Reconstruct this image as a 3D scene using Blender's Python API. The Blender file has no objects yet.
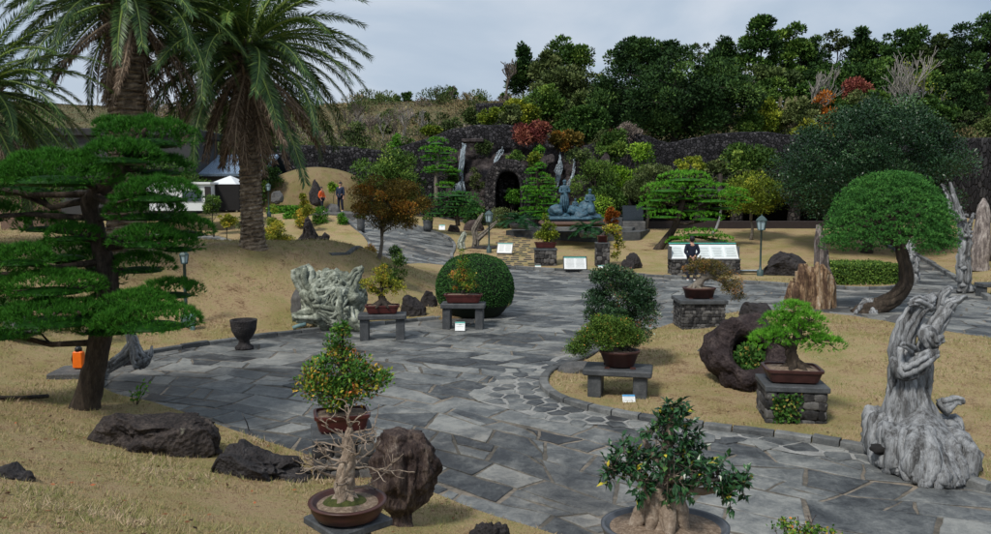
import bpy, math, random
import numpy as np
from mathutils import Vector, Matrix, noise as mnoise
from mathutils.geometry import delaunay_2d_cdt
R = math.radians
rng = np.random.default_rng(7)
random.seed(7)
scene = bpy.context.scene
COL = scene.collection

# ------------------------------------------------------------------ camera
F = 800.0; CX = 495.5; HY = 195.0; EYE = 3.6
PITCH = math.atan((267.0-HY)/F)
cd = bpy.data.cameras.new('camera'); cam = bpy.data.objects.new('camera', cd); COL.objects.link(cam)
cam.location = (0, 0, EYE); cam.rotation_euler = (math.pi/2-PITCH, 0, 0)
cd.sensor_width = 36.0; cd.lens = 36.0*F/991.0; cd.clip_end = 5000; cd.clip_start = .1
scene.camera = cam

def ray(px, py):
    x = (px-CX)/F; z = -(py-267.0)/F
    d = np.array([x, math.cos(PITCH)+z*math.sin(PITCH), -math.sin(PITCH)+z*math.cos(PITCH)])
    return d/d[1]
def at(px, py, Y):
    d = ray(px, py)*Y
    return np.array([d[0], Y, EYE+d[2]])
def ss(a, b, v):
    t = np.clip((v-a)/(b-a), 0, 1)
    return t*t*(3-2*t)
def H(x, y):
    x = np.asarray(x, float); y = np.asarray(y, float)
    back = 1.6*ss(36, 56, y)
    d = (x+5.4)*-.64+(y-20.9)*.77
    m1 = 1.95*ss(.2, 6.2, d)*(1-.75*ss(28, 38, y))*(1-ss(-6.2, -1.0, x))
    d2 = (x-.26)*-.62+(y-8.6)*-.78
    m2 = 1.9*ss(0, 8, d2)
    m3 = 1.7*ss(-8.3, -15, x)*(1-.6*ss(30, 40, y))
    m4 = .38*np.exp(-((x-8.3)/3.6)**2-((y-18.5)/3.2)**2)
    d5 = (x-16.5)*.925-(y-26.7)*.38
    m5 = 2.4*ss(.2, 9, d5)*ss(16, 22, y)
    m6 = .75*np.exp(-((x+10.5)/3.2)**2-((y-51)/3.5)**2)
    base = (np.maximum(m1, 1e-6)**3+np.maximum(m2, 1e-6)**3+np.maximum(m3, 1e-6)**3)**(1/3)
    hill = np.where(y > 62.3, 4.4+8.7*ss(62, 106, y)+.9*np.sin(x*.07+1)*ss(75, 100, y), 0)
    return base+back*(1-ss(1.0, 2.2, base)*.6)+m4+m5+m6+hill
def hit(px, py, ymax=140.0):
    d = ray(px, py)
    Y = np.arange(3.5, ymax, .02)
    z = EYE+d[2]*Y
    h = H(d[0]*Y, Y)
    k = np.argmax(z <= h)
    if not (z <= h).any(): k = len(Y)-1
    return np.array([d[0]*Y[k], Y[k], float(h[k])])

# ------------------------------------------------------------------ mesh builder
def unit(v):
    v = np.asarray(v, float)
    return v/np.maximum(np.linalg.norm(v, axis=-1, keepdims=True), 1e-9)
def rdirs(n, up=0.0):
    v = unit(rng.normal(size=(n, 3)))
    if up: v[:, 2] += up; v = unit(v)
    return v
_ico = {}
def ico(level):
    if level in _ico: return _ico[level]
    t = (1+5**.5)/2
    v = [(-1, t, 0), (1, t, 0), (-1, -t, 0), (1, -t, 0), (0, -1, t), (0, 1, t), (0, -1, -t), (0, 1, -t), (t, 0, -1), (t, 0, 1), (-t, 0, -1), (-t, 0, 1)]
    f = [(0, 11, 5), (0, 5, 1), (0, 1, 7), (0, 7, 10), (0, 10, 11), (1, 5, 9), (5, 11, 4), (11, 10, 2), (10, 7, 6), (7, 1, 8), (3, 9, 4), (3, 4, 2), (3, 2, 6), (3, 6, 8), (3, 8, 9), (4, 9, 5), (2, 4, 11), (6, 2, 10), (8, 6, 7), (9, 8, 1)]
    v = [tuple(unit(np.array(a))) for a in v]
    for _ in range(level):
        c = {}; nf = []
        def mid(a, b):
            k = (min(a, b), max(a, b))
            if k not in c:
                c[k] = len(v); v.append(tuple(unit(np.array(v[a])+np.array(v[b]))))
            return c[k]
        for a, b, d in f:
            p, q, r = mid(a, b), mid(b, d), mid(d, a)
            nf += [(a, p, r), (b, q, p), (d, r, q), (p, q, r)]
        f = nf
    _ico[level] = (np.array(v), np.array(f))
    return _ico[level]
class MB:
    def __init__(s): s.v = []; s.q = []; s.t = []; s.r = []; s.n = 0
    def add(s, v, quads=None, tris=None, rnd=None):
        v = np.asarray(v, float).reshape(-1, 3)
        if quads is not None and len(quads): s.q.append(np.asarray(quads)+s.n)
        if tris is not None and len(tris): s.t.append(np.asarray(tris)+s.n)
        if rnd is None: rnd = rng.random()
        s.r.append(np.broadcast_to(np.asarray(rnd, float), (len(v),)).copy())
        s.v.append(v); s.n += len(v)
        return s
    def leaves(s, C, D, N, L, W, rnd):
        n = len(C); L = np.broadcast_to(L, (n,))[:, None]; W = np.broadcast_to(W, (n,))[:, None]
        S = unit(np.cross(D, N)); M = C+D*L*.45
        V = np.stack([C, M+S*W/2, C+D*L, M-S*W/2], 1).reshape(-1, 3)
        s.add(V, quads=np.arange(4*n).reshape(-1, 4), rnd=np.repeat(np.broadcast_to(rnd, (n,)), 4))
    def blades(s, C, D, L, W, rnd):
        n = len(C); L = np.broadcast_to(L, (n,))[:, None]; W = np.broadcast_to(W, (n,))[:, None]
        S = unit(np.cross(D, rdirs(n)))
        V = np.stack([C-S*W/2, C+S*W/2, C+D*L], 1).reshape(-1, 3)
        s.add(V, tris=np.arange(3*n).reshape(-1, 3), rnd=np.repeat(np.broadcast_to(rnd, (n,)), 3))
    def tube(s, pts, rad, seg=8, wob=0.0, rnd=None, flat=1.0, cap=True):
        P = np.asarray(pts, float); n = len(P)
        rad = np.broadcast_to(np.asarray(rad, float), (n,))
        T = unit(np.gradient(P, axis=0))
        ref = np.array([0, 0, 1.]) if abs(T[0, 2]) < .9 else np.array([1., 0, 0])
        A = unit(np.cross(T[0], ref)); V = []
        a = np.arange(seg)*2*math.pi/seg
        for i in range(n):
            A = unit(A-T[i]*np.dot(A, T[i])); B = np.cross(T[i], A)
            rr = rad[i]*(1+wob*rng.uniform(-1, 1, seg)) if wob else rad[i]*np.ones(seg)
            V.append(P[i]+(np.cos(a)*rr)[:, None]*A+(np.sin(a)*rr*flat)[:, None]*B)
        V = np.concatenate(V); Q = []
        j = np.arange(seg); k = (j+1) % seg
        for i in range(n-1): Q.append(np.stack([i*seg+j, i*seg+k, (i+1)*seg+k, (i+1)*seg+j], 1))
        T_ = None
        if cap:
            V = np.concatenate([V, P[:1], P[-1:]]); m = n*seg
            T_ = np.concatenate([np.stack([k, j, np.full(seg, m)], 1), np.stack([(n-1)*seg+j, (n-1)*seg+k, np.full(seg, m+1)], 1)])
        return s.add(V, quads=np.concatenate(Q), tris=T_, rnd=rnd)
    def box(s, c, size, rz=0.0, rx=0.0, ry=0.0, bev=0.0, rnd=None, taper=1.0):
        x, y, z = [q/2 for q in size]
        b = min(bev, x*.9, y*.9, z*.9)
        m = (Matrix.Rotation(rz, 3, 'Z') @ Matrix.Rotation(ry, 3, 'Y') @ Matrix.Rotation(rx, 3, 'X'))
        m = np.array(m)
        if b <= 0:
            V = np.array([(i*x, j*y, k*z) for k in (-1, 1) for j in (-1, 1) for i in (-1, 1)], float)
            Q = [(0, 2, 3, 1), (4, 5, 7, 6), (0, 1, 5, 4), (2, 6, 7, 3), (0, 4, 6, 2), (1, 3, 7, 5)]
            V[V[:, 2] > 0, :2] *= taper
            return s.add(V@m.T+np.array(c), quads=Q, rnd=rnd)
        def ring(hx, hy, zz):
            return [(hx-b, -hy, zz), (hx, -hy+b, zz), (hx, hy-b, zz), (hx-b, hy, zz), (-hx+b, hy, zz), (-hx, hy-b, zz), (-hx, -hy+b, zz), (-hx+b, -hy, zz)]
        V = ring(x-b, y-b, -z)+ring(x, y, -z+b)+ring(x, y, z-b)+ring(x-b, y-b, z)+[(0, 0, -z), (0, 0, z)]
        V = np.array(V, float); V[V[:, 2] > 0, :2] *= taper
        j = np.arange(8); k = (j+1) % 8
        Q = np.concatenate([np.stack([i*8+j, i*8+k, (i+1)*8+k, (i+1)*8+j], 1) for i in range(3)])
        T = np.concatenate([np.stack([k, j, np.full(8, 32)], 1), np.stack([24+j, 24+k, np.full(8, 33)], 1)])
        return s.add(V@m.T+np.array(c), quads=Q, tris=T, rnd=rnd)
    def lathe(s, prof, c=(0, 0, 0), seg=32, sx=1.0, sy=1.0, rnd=None, power=2.0, rz=0.0):
        a = np.arange(seg)*2*math.pi/seg; V = []
        cc, sn = np.cos(a), np.sin(a)
        if power != 2.0:
            k = (np.abs(cc)**power+np.abs(sn)**power)**(-1/power); cc = cc*k; sn = sn*k
        x = cc*sx; y = sn*sy
        x, y = x*math.cos(rz)-y*math.sin(rz), x*math.sin(rz)+y*math.cos(rz)
        for r, z in prof: V.append(np.stack([x*r+c[0], y*r+c[1], np.full(seg, z+c[2])], 1))
        n = len(prof); V = np.concatenate(V); j = np.arange(seg); k = (j+1) % seg
        Q = np.concatenate([np.stack([i*seg+j, i*seg+k, (i+1)*seg+k, (i+1)*seg+j], 1) for i in range(n-1)])
        return s.add(V, quads=Q, rnd=rnd)
    def blob(s, c, r, level=2, amp=.2, freq=1.5, seed=0, rnd=None, m=None):
        v, f = ico(level)
        d = np.array([mnoise.fractal(Vector(p)*freq+Vector((seed*7.3, seed*3.1, 0)), 1.0, 2.0, 4) for p in v]) if level < 6 else 0
        V = v*(1+amp*d)[:, None]*np.array(r, float)
        if m is not None: V = V@np.array(m).T
        return s.add(V+np.array(c), tris=f, rnd=rnd)
    def build(s, name, mat, parent=None, smooth=True, loc=None, mats=None):
        V = np.concatenate(s.v).astype(np.float32)
        q = np.concatenate(s.q) if s.q else np.zeros((0, 4), int)
        t = np.concatenate(s.t) if s.t else np.zeros((0, 3), int)
        me = bpy.data.meshes.new(name)
        me.vertices.add(len(V)); me.vertices.foreach_set('co', V.ravel())
        lv = np.concatenate([q.ravel(), t.ravel()]).astype(np.int32)
        me.loops.add(len(lv)); me.loops.foreach_set('vertex_index', lv)
        me.polygons.add(len(q)+len(t))
        st = np.concatenate([np.arange(len(q))*4, len(q)*4+np.arange(len(t))*3]).astype(np.int32)
        me.polygons.foreach_set('loop_start', st)
        me.polygons.foreach_set('use_smooth', np.full(len(st), smooth))
        at_ = me.attributes.new('rnd', 'FLOAT', 'POINT')
        at_.data.foreach_set('value', np.concatenate(s.r).astype(np.float32))
        me.update(calc_edges=True)
        me.materials.append(mat)
        o = bpy.data.objects.new(name, me); COL.objects.link(o)
        if parent is not None: o.parent = parent
        if loc is not None: o.location = loc
        return o
def thing(name, label, cat, loc=(0, 0, 0), rz=0.0, group=None):
    o = bpy.data.objects.new(name, None); COL.objects.link(o)
    o.location = tuple(float(a) for a in loc); o.rotation_euler = (0, 0, rz); o.empty_display_size = .2
    o['label'] = label; o['category'] = cat
    if group: o['group'] = group
    return o
def tag(o, label, cat, group=None):
    o['label'] = label; o['category'] = cat
    if group: o['group'] = group
    return o
def struct(o, kind='structure'):
    o['kind'] = kind; return o
def place(px, py): 
    p = hit(px, py); return p, p[1]/F

# ------------------------------------------------------------------ materials
def newmat(name):
    m = bpy.data.materials.new(name); m.use_nodes = True
    nt = m.node_tree; nt.nodes.clear()
    out = nt.nodes.new('ShaderNodeOutputMaterial'); b = nt.nodes.new('ShaderNodeBsdfPrincipled')
    nt.links.new(b.outputs[0], out.inputs[0])
    return m, nt, b
def nd(nt, t, **kw):
    n = nt.nodes.new(t)
    for k, v in kw.items():
        if k in n.inputs: n.inputs[k].default_value = v
        else: setattr(n, k, v)
    return n
def ramp(nt, cols, fac):
    r = nt.nodes.new('ShaderNodeValToRGB'); e = r.color_ramp.elements
    n = len(cols)
    cols = [(c if len(c) == 2 else (i/(n-1), c)) for i, c in enumerate(cols)]
    e[0].position = cols[0][0]; e[0].color = (*cols[0][1], 1)
    e[1].position = cols[-1][0]; e[1].color = (*cols[-1][1], 1)
    for p, c in cols[1:-1]:
        k = e.new(p); k.color = (*c, 1)
    nt.links.new(fac, r.inputs[0]); return r
_mats = {}
def mleaf(name, cols, rough=.6, spec=.15, trans=.0):
    spec *= .6
    if name in _mats: return _mats[name]
    m, nt, b = newmat(name)
    a = nd(nt, 'ShaderNodeAttribute', attribute_name='rnd')
    r = ramp(nt, cols, a.outputs['Fac'])
    nt.links.new(r.outputs[0], b.inputs['Base Color'])
    b.inputs['Roughness'].default_value = rough; b.inputs['Specular IOR Level'].default_value = spec
    _mats[name] = m; return m
def mstone(name, cols, scale=3.0, bump=.5, rough=.85, fine=30.0, pits=0.0, stretch=(1, 1, 1), spec=.25, lichen=None, useattr=0.0, bdist=.05):
    if name in _mats: return _mats[name]
    m, nt, b = newmat(name)
    tc = nd(nt, 'ShaderNodeTexCoord'); mp = nd(nt, 'ShaderNodeMapping'); mp.inputs['Scale'].default_value = stretch
    nt.links.new(tc.outputs['Object'], mp.inputs[0])
    n1 = nd(nt, 'ShaderNodeTexNoise', Scale=scale, Detail=6.0, Roughness=.65); nt.links.new(mp.outputs[0], n1.inputs['Vector'])
    n2 = nd(nt, 'ShaderNodeTexNoise', Scale=fine, Detail=5.0, Roughness=.7); nt.links.new(mp.outputs[0], n2.inputs['Vector'])
    mx = nd(nt, 'ShaderNodeMath', operation='MULTIPLY_ADD'); nt.links.new(n2.outputs['Fac'], mx.inputs[0]); mx.inputs[1].default_value = .5
    nt.links.new(n1.outputs['Fac'], mx.inputs[2])
    src = mx.outputs[0]
    if useattr:
        a = nd(nt, 'ShaderNodeAttribute', attribute_name='rnd')
        m2 = nd(nt, 'ShaderNodeMath', operation='MULTIPLY_ADD'); nt.links.new(a.outputs['Fac'], m2.inputs[0]); m2.inputs[1].default_value = useattr
        nt.links.new(src, m2.inputs[2]); m3 = nd(nt, 'ShaderNodeMath', operation='SUBTRACT'); nt.links.new(m2.outputs[0], m3.inputs[0]); m3.inputs[1].default_value = useattr/2
        src = m3.outputs[0]
    mr = nd(nt, 'ShaderNodeMapRange'); mr.inputs[1].default_value = .45; mr.inputs[2].default_value = 1.05; nt.links.new(src, mr.inputs[0])
    r = ramp(nt, cols, mr.outputs[0]); colout = r.outputs[0]
    if lichen:
        n3 = nd(nt, 'ShaderNodeTexNoise', Scale=scale*2.3, Detail=7.0, Roughness=.7); nt.links.new(tc.outputs['Object'], n3.inputs['Vector'])
        mr3 = nd(nt, 'ShaderNodeMapRange'); mr3.inputs[1].default_value = lichen[1]; mr3.inputs[2].default_value = lichen[1]+.06; nt.links.new(n3.outputs['Fac'], mr3.inputs[0])
        mix = nd(nt, 'ShaderNodeMix', data_type='RGBA'); nt.links.new(mr3.outputs[0], mix.inputs[0]); nt.links.new(colout, mix.inputs[6]); mix.inputs[7].default_value = (*lichen[0], 1)
        colout = mix.outputs[2]
    nt.links.new(colout, b.inputs['Base Color'])
    bp = nd(nt, 'ShaderNodeBump', Strength=bump, Distance=bdist); h = mx.outputs[0]
    if pits:
        v = nd(nt, 'ShaderNodeTexVoronoi', Scale=pits); nt.links.new(mp.outputs[0], v.inputs['Vector'])
        ad = nd(nt, 'ShaderNodeMath', operation='MULTIPLY_ADD'); nt.links.new(v.outputs['Distance'], ad.inputs[0]); ad.inputs[1].default_value = .6; nt.links.new(h, ad.inputs[2]); h = ad.outputs[0]
    nt.links.new(h, bp.inputs['Height']); nt.links.new(bp.outputs[0], b.inputs['Normal'])
    b.inputs['Roughness'].default_value = rough; b.inputs['Specular IOR Level'].default_value = spec
    _mats[name] = m; return m
def mplain(name, col, rough=.6, metal=0.0, spec=.4, var=.25, bump=.15, scale=12.0):
    if name in _mats: return _mats[name]
    m, nt, b = newmat(name)
    tc = nd(nt, 'ShaderNodeTexCoord'); n1 = nd(nt, 'ShaderNodeTexNoise', Scale=scale, Detail=5.0, Roughness=.6); nt.links.new(tc.outputs['Object'], n1.inputs['Vector'])
    r = ramp(nt, [(.3, tuple(c*(1-var) for c in col)), (.7, tuple(min(1, c*(1+var)) for c in col))], n1.outputs['Fac'])
    nt.links.new(r.outputs[0], b.inputs['Base Color'])
    bp = nd(nt, 'ShaderNodeBump', Strength=bump, Distance=.01); nt.links.new(n1.outputs['Fac'], bp.inputs['Height']); nt.links.new(bp.outputs[0], b.inputs['Normal'])
    b.inputs['Roughness'].default_value = rough; b.inputs['Metallic'].default_value = metal; b.inputs['Specular IOR Level'].default_value = spec
    _mats[name] = m; return m
def mcobble(name, cols, scale=5.0, gap=(.01, .01, .01), stretch=(1, 1, 1), bump=1.0, bdist=.08):
    if name in _mats: return _mats[name]
    m, nt, b = newmat(name)
    tc = nd(nt, 'ShaderNodeTexCoord'); mp = nd(nt, 'ShaderNodeMapping'); mp.inputs['Scale'].default_value = stretch
    nt.links.new(tc.outputs['Object'], mp.inputs[0])
    nz = nd(nt, 'ShaderNodeTexNoise', Scale=scale*.8, Detail=2.0); nt.links.new(mp.outputs[0], nz.inputs['Vector'])
    vm = nd(nt, 'ShaderNodeVectorMath', operation='MULTIPLY_ADD'); nt.links.new(nz.outputs['Color'], vm.inputs[0]); vm.inputs[1].default_value = (.25/scale*2,)*3; nt.links.new(mp.outputs[0], vm.inputs[2])
    v = nd(nt, 'ShaderNodeTexVoronoi', Scale=scale); nt.links.new(vm.outputs[0], v.inputs['Vector'])
    ve = nd(nt, 'ShaderNodeTexVoronoi', Scale=scale, feature='DISTANCE_TO_EDGE'); nt.links.new(vm.outputs[0], ve.inputs['Vector'])
    n2 = nd(nt, 'ShaderNodeTexNoise', Scale=scale*7, Detail=5.0, Roughness=.7); nt.links.new(tc.outputs['Object'], n2.inputs['Vector'])
    sp = nd(nt, 'ShaderNodeSeparateColor'); nt.links.new(v.outputs['Color'], sp.inputs[0])
    ad = nd(nt, 'ShaderNodeMath', operation='MULTIPLY_ADD'); nt.links.new(n2.outputs['Fac'], ad.inputs[0]); ad.inputs[1].default_value = .5; nt.links.new(sp.outputs[0], ad.inputs[2])
    mr = nd(nt, 'ShaderNodeMapRange'); mr.inputs[1].default_value = .1; mr.inputs[2].default_value = 1.35; nt.links.new(ad.outputs[0], mr.inputs[0])
    r = ramp(nt, cols, mr.outputs[0])
    me = nd(nt, 'ShaderNodeMapRange'); me.inputs[1].default_value = 0; me.inputs[2].default_value = .12; nt.links.new(ve.outputs['Distance'], me.inputs[0])
    mix = nd(nt, 'ShaderNodeMix', data_type='RGBA'); nt.links.new(me.outputs[0], mix.inputs[0]); mix.inputs[6].default_value = (*gap, 1); nt.links.new(r.outputs[0], mix.inputs[7])
    nt.links.new(mix.outputs[2], b.inputs['Base Color'])
    h = nd(nt, 'ShaderNodeMath', operation='MULTIPLY_ADD'); nt.links.new(n2.outputs['Fac'], h.inputs[0]); h.inputs[1].default_value = .35; nt.links.new(me.outputs[0], h.inputs[2])
    bp = nd(nt, 'ShaderNodeBump', Strength=bump, Distance=bdist); nt.links.new(h.outputs[0], bp.inputs['Height']); nt.links.new(bp.outputs[0], b.inputs['Normal'])
    b.inputs['Roughness'].default_value = .9; b.inputs['Specular IOR Level'].default_value = .2
    _mats[name] = m; return m
def mlawn(name='lawn', dark=1.0):
    m, nt, b = newmat(name)
    tc = nd(nt, 'ShaderNodeTexCoord')
    def nz(s, d=5.0, r=.65):
        n = nd(nt, 'ShaderNodeTexNoise', Scale=s, Detail=d, Roughness=r); nt.links.new(tc.outputs['Object'], n.inputs['Vector']); return n.outputs['Fac']
    a, bb, c, d = nz(.45), nz(2.2), nz(14.0), nz(70.0, 3.0)
    def mad(x, k, y):
        n = nd(nt, 'ShaderNodeMath', operation='MULTIPLY_ADD'); nt.links.new(x, n.inputs[0]); n.inputs[1].default_value = k; nt.links.new(y, n.inputs[2]); return n.outputs[0]
    f = mad(a, .7, mad(bb, .9, mad(c, .85, d)))
    mr = nd(nt, 'ShaderNodeMapRange'); mr.inputs[1].default_value = 1.32; mr.inputs[2].default_value = 2.13; nt.links.new(f, mr.inputs[0])
    k = dark
    g_ = nz(.6, 3.0); mg = nd(nt, 'ShaderNodeMapRange'); mg.inputs[1].default_value = .46; mg.inputs[2].default_value = .64; mg.inputs[4].default_value = .6; nt.links.new(g_, mg.inputs[0])
    r = ramp(nt, [(0, (.10*k, .058*k, .034*k)), (.22, (.24*k, .155*k, .085*k)), (.45, (.43*k, .32*k, .19*k)), (.6, (.36*k, .285*k, .14*k)), (.7, (.24*k, .23*k, .09*k)), (1, (.54*k, .43*k, .28*k))], mr.outputs[0])
    mxg = nd(nt, 'ShaderNodeMix', data_type='RGBA', blend_type='MULTIPLY'); nt.links.new(mg.outputs[0], mxg.inputs[0]); nt.links.new(r.outputs[0], mxg.inputs[6]); mxg.inputs[7].default_value = (.64, .76, .46, 1)
    nt.links.new(mxg.outputs[2], b.inputs['Base Color'])
    bp = nd(nt, 'ShaderNodeBump', Strength=.8, Distance=.04); nt.links.new(mad(c, .7, d), bp.inputs['Height']); nt.links.new(bp.outputs[0], b.inputs['Normal'])
    b.inputs['Roughness'].default_value = .95; b.inputs['Specular IOR Level'].default_value = .1
    return m
# ------------------------------------------------------------------ world and light
w = bpy.data.worlds.new("World"); scene.world = w; w.use_nodes = True
nt = w.node_tree; nt.nodes.clear()
SUN_EL, SUN_AZ = R(52), R(215)      # azimuth clockwise from +Y
sky = nt.nodes.new('ShaderNodeTexSky'); sky.sky_type = 'NISHITA'; sky.sun_disc = False
sky.sun_elevation = SUN_EL; sky.sun_rotation = SUN_AZ; sky.dust_density = 2.0
tc = nt.nodes.new('ShaderNodeTexCoord'); mp = nt.nodes.new('ShaderNodeMapping'); mp.inputs['Scale'].default_value = (1, 1, 2.6)
nt.links.new(tc.outputs['Generated'], mp.inputs[0])
n1 = nd(nt, 'ShaderNodeTexNoise', Scale=2.2, Detail=6.0, Roughness=.5, Distortion=.3); nt.links.new(mp.outputs[0], n1.inputs['Vector'])
r1 = ramp(nt, [(.34, (3.1, 4.0, 5.2)), (.5, (4.3, 5.1, 6.1)), (.66, (6.3, 6.7, 7.3))], n1.outputs['Fac'])
n2 = nd(nt, 'ShaderNodeTexNoise', Scale=1.3, Detail=3.0); nt.links.new(mp.outputs[0], n2.inputs['Vector'])
mr = nd(nt, 'ShaderNodeMapRange'); mr.inputs[1].default_value = .35; mr.inputs[2].default_value = .7; mr.inputs[3].default_value = .82; mr.inputs[4].default_value = .97
nt.links.new(n2.outputs['Fac'], mr.inputs[0])
mix = nt.nodes.new('ShaderNodeMix'); mix.data_type = 'RGBA'
nt.links.new(mr.outputs[0], mix.inputs[0]); nt.links.new(sky.outputs[0], mix.inputs[6]); nt.links.new(r1.outputs[0], mix.inputs[7])
bg = nt.nodes.new('ShaderNodeBackground'); bg.inputs[1].default_value = .115
wo = nt.nodes.new('ShaderNodeOutputWorld'); nt.links.new(mix.outputs[2], bg.inputs[0]); nt.links.new(bg.outputs[0], wo.inputs[0])
sl = bpy.data.lights.new('sun', 'SUN'); sl.energy = 3.1; sl.angle = R(10); sl.color = (1, .95, .87)
so = bpy.data.objects.new('sun', sl); COL.objects.link(so)
sd = Vector((math.sin(SUN_AZ)*math.cos(SUN_EL), math.cos(SUN_AZ)*math.cos(SUN_EL), math.sin(SUN_EL)))
so.rotation_euler = sd.to_track_quat('Z', 'Y').to_euler(); so.location = (0, 0, 30)
scene.render.engine = 'CYCLES'
vs = scene.view_settings; vs.view_transform = 'Standard'; vs.look = 'None'; vs.exposure = 0.0; vs.gamma = 1.0; vs.use_curve_mapping = False

# ------------------------------------------------------------------ shared materials
M_lawn = mlawn()
M_basalt = mstone('basalt', [(0, (.012, .011, .012)), (.5, (.035, .031, .032)), (1, (.085, .078, .075))], scale=2.2, fine=22, bump=1.0, pits=9, bdist=.09, lichen=((.13, .125, .11), .66))
M_basalt_near = mstone('basalt_near', [(0, (.010, .009, .010)), (.5, (.030, .027, .028)), (1, (.085, .078, .078))], scale=4, fine=45, bump=1.0, pits=28, bdist=.03, lichen=((.12, .12, .10), .67))
M_brownrock = mstone('brown_rock', [(0, (.018, .013, .013)), (.5, (.05, .036, .033)), (1, (.14, .105, .09))], scale=3, fine=20, bump=.9, bdist=.05, lichen=((.17, .16, .13), .66))
M_boulder = mstone('weathered_boulder', [(0, (.010, .008, .008)), (.4, (.032, .026, .025)), (.7, (.075, .06, .053)), (1, (.19, .16, .135))], scale=3.2, fine=30, bump=1.0, bdist=.06, pits=18, lichen=((.16, .155, .12), .63))
M_greyrock = mstone('grey_rock', [(0, (.05, .052, .055)), (.5, (.1, .1, .1)), (1, (.19, .185, .175))], scale=3, fine=25, bump=.8, bdist=.04)
M_cliff = mstone('cliff_rock', [(0, (.014, .012, .013)), (.5, (.055, .045, .046)), (1, (.17, .145, .14))], scale=1.1, fine=6, bump=1.0, bdist=.3, lichen=((.055, .075, .03), .62))
M_slate = mstone('slate_slab', [(0, (.035, .038, .042)), (.5, (.065, .07, .075)), (1, (.12, .125, .13))], scale=5, fine=40, bump=.4, bdist=.01, rough=.55)
M_wall = mcobble('lava_wall', [(0, (.006, .006, .007)), (.5, (.022, .021, .024)), (.85, (.05, .048, .052)), (1, (.15, .145, .15))], scale=4.2, gap=(.003, .003, .003))
M_wall_big = mcobble('lava_wall_large', [(0, (.012, .011, .012)), (.6, (.035, .032, .034)), (1, (.085, .08, .08))], scale=1.9, gap=(.003, .003, .003), bdist=.15)
M_kerb = mstone('kerb_stone', [(0, (.05, .055, .06)), (.5, (.11, .115, .115)), (1, (.22, .225, .22))], scale=3, fine=30, bump=.5, useattr=.5)
M_drift = mstone('silver_driftwood', [(0, (.025, .024, .024)), (.25, (.10, .10, .10)), (.55, (.27, .28, .29)), (1, (.50, .515, .53))], scale=4.0, fine=26, bump=1.0, bdist=.04, stretch=(2.6, 2.6, .35), useattr=.22, rough=.8)
M_greenroot = mstone('lichened_root', [(0, (.03, .035, .028)), (.4, (.17, .19, .15)), (.75, (.40, .43, .36)), (1, (.60, .62, .55))], scale=6, fine=25, bump=.9, bdist=.03, useattr=.2)
M_bark = mstone('pine_bark', [(0, (.012, .009, .007)), (.5, (.05, .038, .028)), (1, (.13, .10, .075))], scale=6, fine=22, bump=1.0, bdist=.05, stretch=(1.6, 1.6, .45))
M_greybark = mstone('grey_bark', [(0, (.06, .052, .043)), (.5, (.16, .14, .115)), (1, (.32, .29, .25))], scale=8, fine=30, bump=.7, bdist=.02)
M_darkbark = mstone('dark_bark', [(0, (.012, .011, .009)), (.5, (.04, .033, .027)), (1, (.09, .075, .06))], scale=6, fine=30, bump=.7, bdist=.02)
M_bonebark = mstone('pale_bonsai_bark', [(0, (.09, .065, .045)), (.5, (.27, .21, .16)), (1, (.52, .45, .37))], scale=14, fine=60, bump=.9, bdist=.015)
M_twig = mplain('twig', (.11, .09, .07), rough=.9)
M_paletwig = mplain('pale_twig', (.25, .235, .21), rough=.9)
M_clay = mplain('brown_clay', (.055, .022, .018), rough=.42, var=.35, scale=6)
M_clayred = mplain('red_brown_glaze', (.07, .018, .016), rough=.3, var=.3, scale=6)
M_greypot = mplain('grey_glazed_pot', (.075, .082, .095), rough=.35, var=.3, scale=6)
M_soil = mstone('gravel_soil', [(0, (.06, .04, .028)), (.5, (.19, .14, .10)), (1, (.40, .32, .25))], scale=30, fine=110, bump=1.0, bdist=.01)
M_moss = mstone('moss', [(0, (.02, .025, .008)), (.5, (.05, .06, .015)), (1, (.11, .11, .03))], scale=20, fine=90, bump=1.0, bdist=.01)
M_black = mplain('black_metal', (.012, .013, .014), rough=.4)
M_white = mplain('white_paint', (.72, .74, .74), rough=.5, var=.05)
M_verdigris = mplain('verdigris_paint', (.13, .22, .23), rough=.55, var=.3)
M_inner_shade = mplain('painted_interior_shade', (.012, .011, .011), rough=.9)  # near-black colour that paints the shade of openings and interiors

# ------------------------------------------------------------------ lawn outlines (pixel points land on the terrain)
def PX(*pts): return [tuple(hit(a, b)[:2]) for a, b in pts]
FRONT = PX((520, 531), (455, 505), (400, 486), (345, 470), (290, 452), (215, 427), (160, 406), (125, 400), (108, 394))
MOUND = PX((101, 388), (99, 380), (108, 366), (135, 356), (200, 346), (290, 334), (350, 328), (440, 319), (475, 318), (505, 310), (514, 301), (506, 288), (480, 273), (447, 265), (400, 263), (341, 260))
L1 = [(6.5, 3.5), (3.4, 6.1)]+FRONT+MOUND+[(-14, 41.5), (-24, 42), (-46, 44), (-46, -6), (6.5, -6)]
L3 = PX((330, 256), (360, 256), (371, 247), (366, 237), (352, 226), (343, 220))+[(-11.5, 58), (-14, 61), (-30, 61), (-40, 46), (-24, 45), (-14, 45.5)]
KL2 = PX((405, 223), (429, 231), (445, 236), (454, 243), (455, 250), (450, 258), (458, 264), (480, 267), (510, 268), (600, 273), (680, 279), (760, 284), (800, 287), (838, 289), (870, 290), (895, 289), (906, 284), (911, 275), (907, 264), (898, 253), (885, 246))
L2 = KL2+[(26, 61), (-7.5, 61)]
KL4 = PX((598, 352), (578, 364), (556, 370), (543, 380), (545, 391), (560, 402), (590, 411), (640, 421), (700, 429), (770, 436), (850, 449), (905, 462), (940, 475), (991, 492))
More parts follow.
